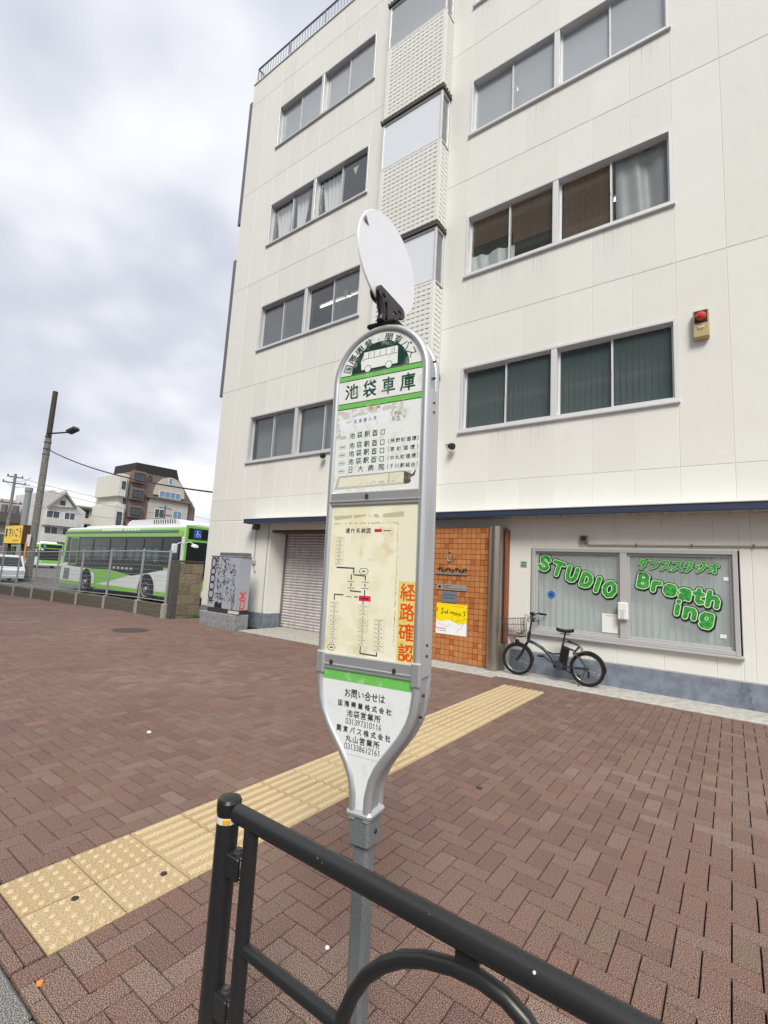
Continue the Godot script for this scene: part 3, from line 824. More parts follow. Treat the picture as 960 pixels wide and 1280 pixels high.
	# paper notices stuck inside two left windows
	for q in [[-7.55, 8.35], [-7.5, 11.75]]:
		m = MB.new()
		m.prism([Vector2(q[0] - 0.09, q[1] + 0.1), Vector2(q[0], q[1] - 0.12), Vector2(q[0] + 0.09, q[1] + 0.1)], ZW - 0.096, ZW - 0.092)
		part("notice", m, mat(s8(216, 204, 180), 0.8), office)
	# fluorescent tubes lit inside the third storey rooms
	var tube_m := StandardMaterial3D.new()
	tube_m.albedo_color = Color.WHITE; tube_m.emission_enabled = true; tube_m.emission = Color(1, 0.98, 0.94); tube_m.emission_energy_multiplier = 1.3
	for q in [[-9.0, 9.2, -9.3, 1.2, 0.0], [-7.9, 9.2, -9.3, 1.2, 0.0], [-7.9, 9.2, -10.6, 1.2, 0.0], [-3.3, 9.2, -9.1, 1.25, 0.0], [-1.7, 9.2, -9.5, 1.25, 0.0], [-3.7, 12.45, -9.0, 1.2, 0.0]]:
		var lampn := Node3D.new()
		lampn.name = "ceiling_lamp"
		office.add_child(lampn, true)
		lampn.position = Vector3(q[0], q[1], q[2])
		m = MB.new()
		m.bspan(-q[3] / 2, q[3] / 2, 0.035, 0.08, -0.06, 0.06, 0.01)
		part("housing", m, K.white_plastic, lampn)
		m = MB.new()
		m.rod(Vector3(-q[3] / 2, 0, 0), Vector3(q[3] / 2, 0, 0), 0.018, 8)
		part("lamp_tube", m, tube_m, lampn)
		var li := OmniLight3D.new()
		li.light_energy = 0.06; li.light_size = 0.3; li.omni_range = 8.0; li.omni_attenuation = 2.0; li.shadow_enabled = true
		li.light_color = Color(1, 0.97, 0.92)
		lampn.add_child(li)
		li.position = Vector3(0, -0.08, 0)
	build_bay()
	build_roof_and_canopy(XL, XR, TOP)
	build_shop_window()

# pale screens added behind single panes, their tones painted in for the mirrored sky: [from, to, gap at the foot, tone]
func sky_tone_screens(w: Node, x0: float, x1: float, y0: float, y1: float, list: Array) -> void:
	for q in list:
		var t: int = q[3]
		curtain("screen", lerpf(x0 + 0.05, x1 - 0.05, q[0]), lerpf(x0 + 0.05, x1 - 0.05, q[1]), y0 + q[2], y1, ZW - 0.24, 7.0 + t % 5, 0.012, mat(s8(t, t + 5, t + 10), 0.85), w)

func panel(x0: float, x1: float, y0: float, y1: float, material: Material) -> void:
	var m := MB.new()
	var g := 0.003
	var z0 := ZW - 0.0065
	var zf := ZW
	var c := 0.004
	var a := [Vector3(x0 + g, y0 + g, z0), Vector3(x1 - g, y0 + g, z0), Vector3(x1 - g, y1 - g, z0), Vector3(x0 + g, y1 - g, z0)]
	var b := [Vector3(x0 + g + c, y0 + g + c, zf), Vector3(x1 - g - c, y0 + g + c, zf), Vector3(x1 - g - c, y1 - g - c, zf), Vector3(x0 + g + c, y1 - g - c, zf)]
	m.quad(b[0], b[1], b[2], b[3])
	for i in 4:
		var j := (i + 1) % 4
		m.quad(a[i], a[j], b[j], b[i])
	if material == K.wall and rng.randf() < 0.35: material = K.wall_b      # repainted or slightly greyer slabs
	part("wall_panel", m, material, office)

func build_bay() -> void:
	# stair bay between the windows: glazed strips and bands of slotted white blocks, each band topped off by a dark scalloped drip edge below it
	var x0 := -6.33
	var x1 := -4.72
	var zf := -7.70
	var bay := Node3D.new()
	bay.name = "stair_bay"
	office.add_child(bay)
	var core := MB.new()
	var shade := mat(s8(70, 74, 76), 0.8)
	var film := mat(s8(220, 226, 234), 0.3)
	var slot_dark := mat(lin(0.30, 0.29, 0.26), 0.9)
	var slat := MB.new()
	slat.bspan(x0 + 0.12, x1 - 0.06, -0.044, 0.044, -0.025, 0, 0.004)
	var slat_m := slat.mesh()
	var side := MB.new()
	side.bspan(-0.025, 0, -0.044, 0.044, ZW + 0.02, zf - 0.06, 0.004)
	var side_m := side.mesh()
	for k in 5:
		var b := 4.26 + 3.25 * k - 3.25        # foot of a glazed strip
		var w0 := b; var w1 := b + 1.21
		var p0 := b + 1.36; var p1 := b + 3.25
		if k > 0:
			# glazed strip
			var fr := MB.new()
			fr.bspan(x1 - 0.05, x1, w0, w1, zf - 0.05, zf, 0.005); fr.bspan(x0, x0 + 0.05, w0, w1, zf - 0.05, zf, 0.005)
			fr.bspan(x0 + 0.05, x1 - 0.05, w1 - 0.05, w1, zf - 0.05, zf, 0.005); fr.bspan(x0 + 0.05, x1 - 0.05, w0, w0 + 0.04, zf - 0.05, zf, 0.005)
			fr.bspan(x1 - 0.05, x1, w0, w1, ZW, ZW + 0.05, 0.005); fr.bspan(x1 - 0.05, x1, w1 - 0.05, w1, ZW + 0.05, zf - 0.05, 0.005); fr.bspan(x1 - 0.05, x1, w0, w0 + 0.04, ZW + 0.05, zf - 0.05, 0.005)
			fr.span(x0, x0 + 0.05, w0, w1, ZW, zf - 0.05)
			var s := part("glazing", fr, K.alu, bay)
			var g := MB.new()
			g.span(x0 + 0.05, x1 - 0.05, w0 + 0.04, w1 - 0.05, zf - 0.03, zf - 0.024)
			part("pane", g, film if k in [3, 2] else (K.glass_film if k == 4 else K.glass), s)
			g = MB.new()
			g.span(x1 - 0.03, x1 - 0.024, w0 + 0.04, w1 - 0.05, ZW + 0.05, zf - 0.05)
			part("pane", g, K.glass_grey, s)
			g = MB.new()
			g.span(x0 + 0.055, x1 - 0.3, w0, w1, ZW + 0.03, ZW + 0.05)
			part("screen", g, film if k != 2 else mat(s8(204, 212, 214), 0.7), s)
			# dark drip edge: fascia and scallops
			var e := MB.new()
			e.bspan(x0 - 0.04, x1 + 0.04, w1 + 0.005, w1 + 0.060, ZW, zf + 0.04, 0.006)
			part("drip_edge", e, K.bronze, bay)
			e = MB.new()
			for i in 22:
				var x := x0 - 0.02 + i * (x1 - x0 + 0.04) / 21.0
				e.rod(Vector3(x, w1 + 0.085, zf - 0.02), Vector3(x, w1 + 0.078, zf + 0.045), 0.027, 8)
			for i in 4:
				var z := ZW + 0.05 + i * 0.085
				e.rod(Vector3(x1 - 0.02, w1 + 0.085, z), Vector3(x1 + 0.045, w1 + 0.078, z), 0.027, 8)
			part("scallop", e, K.bronze, bay)
		if k == 4: core.span(x0, x1, p0, 16.9, ZW, zf - 0.026)
		else: core.span(x0 + 0.0, x1 - 0.026, p0 - 0.02, p1, ZW, zf - 0.026)
		# slotted band
		var rowsn := int((p1 - p0 - 0.06) / 0.108)
		var pillar := MB.new()
		pillar.bspan(x1 - 0.06, x1, p0, p1, zf - 0.06, zf, 0.006)
		pillar.bspan(x0, x0 + 0.12, p0, p1, zf - 0.026, zf, 0.006)
		pillar.span(x0 + 0.12, x1 - 0.06, p1 - 0.05, p1, zf - 0.026, zf - 0.001)
		for i in 12:                                   # the short bridges between slots
			var x := x0 + 0.12 + (i + 0.5) * (x1 - x0 - 0.18) / 12.0 + 0.05
			pillar.span(x - 0.020, x + 0.020, p0, p1 - 0.05, zf - 0.026, zf - 0.004)
		for i in 3:
			var z := ZW + 0.02 + i * 0.125 + 0.01
			pillar.span(x1 - 0.026, x1 - 0.004, p0, p1 - 0.05, z - 0.014, z + 0.014)
		var band := part("block_band", pillar, K.wall, bay)
		for i in rowsn + 1:
			var y := p0 + 0.05 + i * 0.108
			if y + 0.044 > p1 - 0.05: continue
			var o := inst("slat", slat_m, K.wall, band)
			o.position = Vector3(0, y, zf - 0.001)
			o = inst("slat", side_m, K.wall, band)
			o.position = Vector3(x1 - 0.001, y, 0)
	part("bay_core", core, slot_dark, bay)

func build_roof_and_canopy(XL: float, XR: float, TOP: float) -> void:
	var m := MB.new()
	m.bspan(XL - 0.02, XR + 0.02, TOP, TOP + 0.05, -8.4, ZW + 0.03, 0.008); m.bspan(XL - 0.02, XL + 0.3, TOP, TOP + 0.05, -16, -8.4, 0.008)
	part("coping", m, K.wall, office)
	var rail := Node3D.new()
	rail.name = "roof_railing"
	office.add_child(rail)
	var grey := mat(s8(120, 122, 128), 0.5, 0.4)
	m = MB.new()
	m.rod(Vector3(XL + 0.08, TOP + 0.62, -8.1), Vector3(XR - 0.1, TOP + 0.62, -8.1), 0.028); m.rod(Vector3(XL + 0.08, TOP + 0.12, -8.1), Vector3(XR - 0.1, TOP + 0.12, -8.1), 0.02)
	m.rod(Vector3(XL + 0.08, TOP + 0.62, -8.1), Vector3(XL + 0.08, TOP + 0.62, -15.5), 0.028); m.rod(Vector3(XL + 0.08, TOP + 0.12, -8.1), Vector3(XL + 0.08, TOP + 0.12, -15.5), 0.02)
	part("top_rail", m, grey, rail)
	var pm := MB.new()
	pm.rod(Vector3(0, 0.03, 0), Vector3(0, 0.62, 0), 0.024)
	var post := pm.mesh()
	var i := 0
	while XL + 0.08 + i * 1.5 < XR - 0.2:
		var o := inst("post", post, grey, rail)
		o.position = Vector3(XL + 0.08 + i * 1.5, TOP, -8.1)
		i += 1
	pm = MB.new()
	pm.rod(Vector3(0, 0.12, 0), Vector3(0, 0.62, 0), 0.011, 6)
	var pick := pm.mesh()
	i = 0
	while XL + 0.2 + i * 0.12 < -6.0:
		var o := inst("baluster", pick, grey, rail)
		o.position = Vector3(XL + 0.2 + i * 0.12, TOP, -8.1)
		i += 1
	for k in 30:
		var o := inst("baluster", pick, grey, rail)
		o.position = Vector3(XL + 0.08, TOP, -8.22 - k * 0.12)
	# slim dark downpipe ducts on the left flank
	for r in [[12.15, 16.55], [6.5, 10.95]]:
		m = MB.new()
		m.bspan(XL - 0.17, XL - 0.002, r[0], r[1], -8.13, -8.056, 0.01)
		part("flank_duct", m, mat(s8(108, 110, 116), 0.6, 0.2), office)
	# canopy over the ground floor
	var cp := Node3D.new()
	cp.name = "canopy"
	office.add_child(cp)
	m = MB.new()
	m.bspan(-10.09, XR, 2.585, 2.685, -7.695, -7.66, 0.006)
	m.bspan(-10.09, -10.06, 2.585, 2.685, ZW, -7.695, 0.004)
	part("fascia", m, mat(s8(52, 66, 96), 0.55, 0, "speck", 1.4), cp)
	m = MB.new()
	m.bspan(-10.11, XR, 2.688, 2.712, ZW, -7.645, 0.006)
	part("flashing", m, mat(s8(214, 216, 214), 0.6), cp)
	m = MB.new()
	m.span(-10.058, XR, 2.60, 2.64, ZW, -7.70)
	part("soffit", m, mat(s8(206, 203, 194), 0.8, 0, "mottle", 0.7), cp)
	m = MB.new()
	m.span(-9.46, -6.9, 2.39, 2.6, -8.62, -8.10)
	part("lintel", m, mat(s8(88, 66, 62), 0.8), office)
	# roller shutter
	var frame := MB.new()
	frame.span(-9.452, -9.40, 0.012, 2.39, -8.64, -8.56); frame.span(-6.96, -6.902, 0.012, 2.39, -8.64, -8.56)
	var sh := part("roller_shutter", frame, mat(s8(120, 118, 118), 0.5, 0.4), office)
	var sl := MB.new()
	var prof := []
	for q in 7: prof.append(Vector2(0.022 * sin(PI * q / 6.0), -0.034 + 0.068 * q / 6.0))
	for q in 6:
		var a: Vector2 = prof[q]; var b: Vector2 = prof[q + 1]
		sl.quad(Vector3(-9.40, a.y, a.x), Vector3(-6.96, a.y, a.x), Vector3(-6.96, b.y, b.x), Vector3(-9.40, b.y, b.x))
	sl.quad(Vector3(-9.40, -0.037, -0.004), Vector3(-6.96, -0.037, -0.004), Vector3(-6.96, -0.034, 0), Vector3(-9.40, -0.034, 0))
	var slm := sl.mesh()
	var smat := mat(s8(206, 201, 201), 0.5, 0.15, "cloud", 0.9)
	for k in 34:
		var o := inst("shutter_slat", slm, smat, sh)
		o.position = Vector3(0, 0.035 + 0.012 + k * 0.071, -8.6)
	# thin conduit and switch box on the left pier, vent bracket behind the cabinet
	m = MB.new()
	m.rod(Vector3(-10.02, 2.6, ZW + 0.02), Vector3(-9.98, 1.50, ZW + 0.02), 0.014); m.bspan(-10.05, -9.93, 1.56, 1.66, ZW + 0.005, ZW + 0.05, 0.006); m.rod(Vector3(-9.98, 1.50, ZW + 0.02), Vector3(-9.91, 1.37, ZW + 0.03), 0.02)
	m.rod(Vector3(-9.52, 2.6, ZW + 0.015), Vector3(-9.52, 0.37, ZW + 0.015), 0.012)
	part("conduit", m, mat(s8(168, 164, 156), 0.6), office)
	m = MB.new()
	m.bspan(-10.05, -9.9, 2.45, 2.57, ZW + 0.002, ZW + 0.14, 0.01)
	part("conduit_box", m, mat(s8(92, 90, 86), 0.6), office)
	m = MB.new()
	m.bspan(-11.4, -10.14, 1.745, 1.84, ZW + 0.002, ZW + 0.07, 0.006)
	part("cable_duct", m, mat(s8(140, 141, 140), 0.6, 0.2, "mottle", 1.2), office)
	# alarm box with red lamp
	var al := thing("alarm_box", "beige wall alarm box with a round red lamp", "alarm", Vector3(-0.25, 5.20, ZW))
	m = MB.new()
	m.bspan(-0.10, 0.10, 0, 0.43, 0.001, 0.11, 0.012)
	part("casing", m, mat(s8(206, 188, 138), 0.6, 0, "speck", 2.0), al)
	m = MB.new()
	m.bspan(-0.08, 0.08, 0.22, 0.41, 0.108, 0.116, 0.003)
	part("lamp_recess", m, K.black, al)
	m = MB.new()
	m.lathe(Vector3(0, 0.315, 0.113), Vector3(0, 0, 1), [Vector2(0.07, 0), Vector2(0.068, 0.03), Vector2(0.055, 0.055), Vector2(0.03, 0.07), Vector2(0, 0.074)], 20)
	part("lamp_dome", m, mat(s8(196, 52, 46), 0.25), al)
	m = MB.new()
	m.tube([Vector3(-0.035, 0.17, 0.11), Vector3(-0.03, 0.145, 0.13), Vector3(0.03, 0.145, 0.13), Vector3(0.035, 0.17, 0.11)], 0.006)
	part("handle", m, K.white_plastic, al)
	# two small wall spotlights above the canopy
	for q in [[-4.30, 4.03], [-7.72, 4.20]]:
		var sp := thing("wall_spotlight", "small black round spotlight on a thin arm, right of the sign" if q[0] > -5 else "small black spotlight on a thin arm below the left windows", "spotlight", Vector3(q[0], q[1], ZW))
		m = MB.new()
		m.rod(Vector3(-0.20, 0.08, 0.0), Vector3(-0.05, 0.02, 0.10), 0.008, 6)
		part("arm", m, K.black, sp)
		m = MB.new()
		m.lathe(Vector3(-0.06, 0, 0.11), Vector3(1, -0.3, 0.3), [Vector2(0, 0), Vector2(0.05, 0.005), Vector2(0.065, 0.05), Vector2(0.065, 0.11), Vector2(0.05, 0.12), Vector2(0, 0.115)], 14)
		part("lamp_head", m, K.black, sp)

func sticker_field(words: Array, wpx: int, hpx: int) -> ImageTexture:
	# words: [text, first centre, step, char width, char height, stroke]; green letters with a pale rim and a dark outline falling to the lower right
	var far := PackedFloat32Array()
	far.resize(wpx * hpx); far.fill(99)
	var low := far.duplicate()
	var r0 := 0.0
	for wd in words:
		r0 = wd[5]
		for i in (wd[0] as String).length():
			var c: Vector2 = wd[1] + wd[2] * i
			if wd.size() > 6: c.x = wd[6][i] * wd[3] + wd[1].x; 
			if wd.size() > 6: c.y = wd[1].y + (c.x - wd[1].x) * wd[2].y
			for s in Pen.strokes(STROKES[wd[0][i]]):
				for k in s.size() - 1:
					var rot: float = wd[7] if wd.size() > 7 else 0.0
					var a: Vector2 = c + ((s[k] - Vector2(0.5, 0.5)) * Vector2(wd[3], wd[4])).rotated(rot)
					var b: Vector2 = c + ((s[k + 1] - Vector2(0.5, 0.5)) * Vector2(wd[3], wd[4])).rotated(rot)
					var off := Vector2(r0 * 0.28, r0 * 0.55)
					var pad := r0 * 3.2
					for y in range(maxi(0, int(minf(a.y, b.y) - pad)), mini(hpx, int(maxf(a.y, b.y) + pad))):
						for x in range(maxi(0, int(minf(a.x, b.x) - pad)), mini(wpx, int(maxf(a.x, b.x) + pad))):
							var p := Vector2(x + 0.5, y + 0.5)
							var at := y * wpx + x
							far[at] = minf(far[at], p.distance_to(Geometry2D.get_closest_point_to_segment(p, a, b)))
							low[at] = minf(low[at], (p - off).distance_to(Geometry2D.get_closest_point_to_segment(p - off, a, b)))
	var im := Image.create(wpx, hpx, false, Image.FORMAT_RGBA8)
	var nz := noise(0.03, 6, 2)
	for y in hpx:
		for x in wpx:
			var d := far[y * wpx + x] / r0
			var e := low[y * wpx + x] / r0
			var c := Color(0.05, 0.09, 0.06, 0)
			if d < 1.8 or e < 1.8: c = s8(18, 44, 28)
			if d < 1.38: c = s8(214, 238, 200)
			if d < 1.0:
				var k := clampf(nz.get_noise_2d(x, y) * 0.9 + 0.4, 0, 1)
				c = s8(40, 138, 62).lerp(s8(84, 178, 78), k)
			im.set_pixel(x, y, c)
	return ImageTexture.create_from_image(im)

func decal(called: String, label: String, t: Texture2D, x0: float, x1: float, y0: float, y1: float, z: float) -> void:
	var m := MB.new()
	m.quad(Vector3(x0, y0, z), Vector3(x1, y0, z), Vector3(x1, y1, z), Vector3(x0, y1, z))
	var k := print_mat(t, 0.35)
	k.transparency = BaseMaterial3D.TRANSPARENCY_ALPHA_SCISSOR
	k.alpha_scissor_threshold = 0.5
	tag(part(called, m, k, self), label, "lettering")

func build_shop_window() -> void:
	var x0 := -2.74; var x1 := 0.07
	var y0 := 0.68; var y1 := 2.08
	var m := MB.new()
	var fm := mat(s8(190, 191, 192), 0.42, 0.25)
	var za := ZW - 0.12; var zf := ZW + 0.03
	m.bspan(x0, x0 + 0.06, y0, y1, za, zf, 0.006); m.bspan(x1 - 0.06, x1, y0, y1, za, zf, 0.006); m.bspan(x0 + 0.06, x1 - 0.06, y1 - 0.06, y1, za, zf, 0.006); m.bspan(x0 + 0.06, x1 - 0.06, y0, y0 + 0.06, za, zf, 0.006)
	m.bspan(-1.385, -1.285, y0 + 0.06, y1 - 0.06, za, zf - 0.004, 0.006)
	var w := part("shop_window", m, fm, office)
	m = MB.new()
	m.bspan(x0 - 0.04, x1 + 0.04, y0 - 0.035, y0 - 0.002, ZW - 0.01, ZW + 0.075, 0.006)
	part("sill", m, fm, w)
	for r in [[x0 + 0.06, -1.385], [-1.285, x1 - 0.06]]:
		m = MB.new()
		m.bspan(r[0], r[0] + 0.035, y0 + 0.06, y1 - 0.06, ZW - 0.05, ZW - 0.02, 0.004); m.bspan(r[1] - 0.035, r[1], y0 + 0.06, y1 - 0.06, ZW - 0.05, ZW - 0.02, 0.004)
		m.bspan(r[0] + 0.035, r[1] - 0.035, y1 - 0.095, y1 - 0.06, ZW - 0.05, ZW - 0.02, 0.004); m.bspan(r[0] + 0.035, r[1] - 0.035, y0 + 0.06, y0 + 0.1, ZW - 0.05, ZW - 0.02, 0.004)
		part("sash", m, fm, w)
		part("pane", pane_quad(r[0] + 0.035, r[1] - 0.035, y0 + 0.1, y1 - 0.095, ZW - 0.035), glass(s8(190, 202, 202), 0.34, 0.05), w)
		curtain("curtain", r[0] + 0.01, r[1] - 0.01, y0 + 0.05, y1 - 0.05, ZW - 0.17, 64.0, 0.022, mat(s8(226, 234, 232), 0.9), w)
	m = MB.new()
	m.span(x0 - 0.1, x1 + 0.1, 0.4, 2.3, -8.6, -8.55); m.span(x0 - 0.1, x0 - 0.05, 0.4, 2.3, -8.55, -8.26); m.span(x1 + 0.05, x1 + 0.1, 0.4, 2.3, -8.55, -8.26); m.span(x0 - 0.05, x1 + 0.05, 2.25, 2.3, -8.55, -8.26); m.span(x0 - 0.05, x1 + 0.05, 0.4, 0.45, -8.55, -8.26)
	part("window_box", m, K.room, office)
	# lettering stuck on the panes
	var zl := ZW - 0.027
	decal("studio_lettering", "green outlined word STUDIO sloping across the left shop pane", sticker_field([["STUDIO", Vector2(75, 88), Vector2(1, 0.375), 92.0, 118.0, 14.5, [0.0, 1.12, 2.22, 3.34, 4.16, 5.02], 0.3]], 600, 340), -2.70, -1.40, 1.29, 2.02, zl)
	decal("dance_lettering", "green outlined katakana line at the top of the right pane", sticker_field([["ダンススタジオ", Vector2(46, 52), Vector2(70, 2.6), 62.0, 74.0, 7.4]], 512, 130), -1.16, -0.11, 1.705, 1.972, zl)
	decal("breath_lettering", "green outlined word Breath sloping across the right pane", sticker_field([["Breath", Vector2(70, 78), Vector2(1, 0.25), 92.0, 118.0, 14.5, [0.0, 0.98, 1.86, 2.84, 3.72, 4.58], 0.18]], 570, 290), -1.21, -0.06, 1.19, 1.775, zl)
	decal("ing_lettering", "green outlined letters ing below the word Breath", sticker_field([["ing", Vector2(50, 70), Vector2(1, 0.27), 92.0, 118.0, 14.5, [0.0, 0.82, 1.86], 0.18]], 300, 270), -0.74, -0.135, 0.86, 1.405, zl + 0.003)
	# small things fixed to the window
	m = MB.new()
	m.bspan(-1.405, -1.265, 1.02, 1.275, ZW + 0.028, ZW + 0.085, 0.012)
	var box := part("mail_box", m, K.white_plastic, self)
	tag(box, "white plastic mail box on the bar between the shop panes", "mail box")
	m = MB.new()
	m.bspan(-1.375, -1.295, 1.15, 1.165, ZW + 0.084, ZW + 0.092, 0.003); m.bspan(-1.36, -1.31, 1.03, 1.14, ZW + 0.084, ZW + 0.094, 0.004)
	part("flap", m, mat(s8(206, 207, 206), 0.4), box)
	var pn := Pen.new(128, 160, s8(232, 235, 232), STROKES)
	pn.rect(26, 14, 102, 17, s8(90, 110, 100)); pn.rect(38, 22, 90, 24, s8(150, 160, 155))
	m = MB.new()
	m.quad(Vector3(-1.645, 0.80, zl), Vector3(-1.425, 0.80, zl), Vector3(-1.425, 1.085, zl), Vector3(-1.645, 1.085, zl))
	tag(part("notice_sheet", m, print_mat(pn.tex()), self), "white notice sheet taped low inside the left shop pane", "notice")
	m = MB.new()
	m.lathe(Vector3(-2.42, 1.316, zl), Vector3(0, 0, 1), [Vector2(0.062, 0), Vector2(0.062, 0.002), Vector2(0.040, 0.003), Vector2(0, 0.003)], 20)
	var bs := part("round_sticker", m, mat(s8(40, 110, 190), 0.5), self)
	tag(bs, "round blue sticker on the left shop pane", "sticker")
	m = MB.new()
	m.lathe(Vector3(-2.42, 1.316, zl + 0.003), Vector3(0, 0, 1), [Vector2(0.026, 0), Vector2(0.022, 0.001), Vector2(0, 0.001)], 14)
	part("print", m, mat(s8(20, 60, 140), 0.5), bs)
	for q in [[-0.11, 0.915, 0.045, "small white sticker low on the right shop pane"], [-0.06, 1.69, 0.035, "tiny pale sticker high on the right shop pane"]]:
		m = MB.new()
		m.span(q[0] - q[2], q[0] + q[2] * 0.6, q[1] - 0.025, q[1] + 0.025, zl, zl + 0.002)
		tag(part("label_sticker", m, K.paper, self), q[3], "sticker")
	# conduit and lamp sensor above the window
	m = MB.new()
	m.tube([Vector3(-1.9, 2.2, ZW + 0.02), Vector3(-1.88, 2.16, ZW + 0.02), Vector3(-1.82, 2.14, ZW + 0.02), Vector3(4.5, 2.14, ZW + 0.02)], 0.012, 8)
	part("conduit", m, mat(s8(170, 162, 150), 0.6), office)
	for x in [-1.15, -0.45, 0.25]:
		m = MB.new()
		m.bspan(x - 0.012, x + 0.012, 2.12, 2.165, ZW + 0.001, ZW + 0.035, 0.004)
		part("pipe_clip", m, mat(s8(120, 110, 98), 0.6, 0.3), office)
	m = MB.new()
	m.bspan(-1.955, -1.835, 2.17, 2.285, ZW + 0.002, ZW + 0.07, 0.01)
	part("sensor_box", m, mat(s8(134, 122, 106), 0.6), office)
	m = MB.new()
	m.bspan(-1.935, -1.855, 2.20, 2.27, ZW + 0.07, ZW + 0.078, 0.004)
	part("sensor_glass", m, mat(s8(58, 54, 50), 0.3), office)
	m = MB.new()
	m.bspan(-2.935, -2.825, 1.75, 1.85, ZW + 0.001, ZW + 0.012, 0.004)
	var pl := part("wall_plate", m, mat(s8(150, 178, 158), 0.5), self)
	tag(pl, "small green and white plate on the wall beside the shop window", "plate")
	m = MB.new()
	m.span(-2.92, -2.84, 1.81, 1.835, ZW + 0.012, ZW + 0.0135); m.span(-2.92, -2.84, 1.765, 1.79, ZW + 0.012, ZW + 0.0135)
	part("print", m, mat(s8(90, 118, 100), 0.5), pl)

# ---------------------------------------------------------------- orange tiled entrance wall
func build_entrance() -> void:
	var zt := -7.82
	var en := thing("tiled_entrance_wall", "orange tiled entrance wall ending in a rounded steel column", "wall")
	var m := MB.new()
	m.span(-5.25, -3.405, 0.0, 2.41, -8.04, zt - 0.008)
	part("backing", m, mat(s8(74, 52, 42), 0.9), en)
	var tile := MB.new()
	tile.bevel(Vector3.ZERO, Vector3(0.085, 0.0895, 0.016), 0.004)
	var tm := tile.mesh()
	var tones := []
	for c in [[212, 142, 86], [217, 148, 92], [206, 135, 80], [222, 156, 100], [190, 116, 68], [213, 140, 87]]:
		tones.append(mat(s8(c[0], c[1], c[2]), 0.35, 0, "speck", 4.0))
	var pick := []
	for col in 20:
		for row in 25:
			pick.append([col, row, [0, 0, 1, 1, 2, 2, 3, 5, 5, 0, 1, 4][rng.randi_range(0, 11)]])
	var far := MB.new()
	for p in pick:
		var at := Vector3(-3.45 - p[0] * 0.0912, 0.068 + p[1] * 0.0955, zt - 0.001 + rng.randf_range(-0.0012, 0.0012))
		if p[0] < 12:
			var o := inst("tile", tm, tones[p[2]], en)
			o.position = at
			o.rotation = Vector3(rng.randf_range(-0.012, 0.012), rng.randf_range(-0.012, 0.012), 0)
		else: far.bevel(at, Vector3(0.085, 0.0895, 0.016), 0.004)
	var st := part("hidden_side_tiles", far, tones[0], en)
	st.set_meta("kind", "stuff")
	# column: rounded front, straight cheeks
	var poly := []
	for i in 15:
		var a := PI * i / 14.0
		poly.append(Vector2(-3.285 + 0.115 * cos(a), -7.775 + 0.115 * sin(-a) * -1.0))
	poly.append(Vector2(-3.40, -8.0)); poly.append(Vector2(-3.17, -8.0))
	m = MB.new()
	m.xf = Transform3D(Basis(Vector3(1, 0, 0), Vector3(0, 0, 1), Vector3(0, 1, 0)), Vector3.ZERO)    # x stays, polygon y becomes z, depth becomes height
	m.prism(poly, 0.0, 2.42, true)
	m.xf = Transform3D()
	part("steel_column", m, K.steel, en)
	m = MB.new()
	m.bspan(-3.168, -3.13, 0.45, 2.38, -8.04, -7.9, 0.005)
	part("edge_strip", m, mat(s8(150, 92, 60), 0.6, 0, "speck", 6.0), en)
	m = MB.new()
	m.bspan(-5.25, -3.41, 0.0, 0.022, zt - 0.006, zt + 0.06, 0.005)
	part("base_strip", m, mat(s8(150, 140, 128), 0.8, 0, "mottle", 1.0), en)
	# things mounted on it
	var sg := mat(s8(176, 176, 172), 0.35, 0.6)
	var lg := thing("script_sign", "raised metal script lettering with a round emblem above a bar on the orange tiles", "sign")
	m = MB.new()
	var zc := zt + 0.02
	var ring := []
	for i in 14: ring.append(Vector3(-4.19 + 0.05 * cos(0.9 + i * 0.34), 1.885 + 0.095 * sin(0.9 + i * 0.34), zc))
	m.tube(ring, 0.010, 6); m.tube([Vector3(-4.15, 1.86, zc), Vector3(-4.11, 1.93, zc), Vector3(-4.09, 1.86, zc), Vector3(-4.13, 1.80, zc), Vector3(-4.06, 1.88, zc)], 0.008, 6)
	part("emblem", m, sg, lg)
	m = MB.new()
	var scr := []
	for i in 60: scr.append(Vector3(-4.42 + i * 0.0100 + 0.012 * sin(i * 0.9), 1.64 + 0.032 * sin(i * 1.25) + 0.012 * sin(i * 0.37), zc))
	m.tube(scr, 0.007, 6)
	part("script", m, mat(s8(58, 50, 44), 0.4, 0.4), lg)
	m = MB.new()
	m.bspan(-4.45, -3.815, 1.552, 1.588, zt + 0.009, zt + 0.03, 0.004)
	part("bar", m, sg, lg)
	var pn := Pen.new(340, 64, s8(150, 148, 142), STROKES)
	pn.poly([Vector2(14, 32), Vector2(22, 18), Vector2(36, 16), Vector2(46, 28), Vector2(42, 44), Vector2(26, 50)], s8(30, 30, 32))
	for r in [[70, 14, 170], [70, 28, 140], [70, 44, 300]]: pn.rect(r[0], r[1], r[2], r[1] + 5, s8(60, 58, 54))
	plate("nameplate", "pale metal nameplate with a black emblem on the orange tiles", pn, -4.42, -3.825, 1.275, 1.378, zt + 0.008, zt + 0.022)
	pn = Pen.new(160, 110, s8(112, 122, 134), STROKES)
	for r in [[14, 30, 146], [14, 62, 140]]: pn.rect(r[0], r[1], r[2], r[1] + 8, s8(70, 80, 92))
	plate("nameplate", "blue grey metal nameplate between the pale plate and the yellow poster", pn, -4.31, -4.02, 1.055, 1.243, zt + 0.008, zt + 0.02)
	pn = Pen.new(420, 380, s8(240, 243, 246), STROKES)
	var wave := []
	for i in 22: wave.append(Vector2(i * 20.0, 205 + 16 * sin(i * 0.5) + i * 1.5))
	wave.append(Vector2(420, 0)); wave.append(Vector2(0, 0))
	pn.poly(wave, s8(248, 224, 18))
	var ink := s8(24, 24, 24)
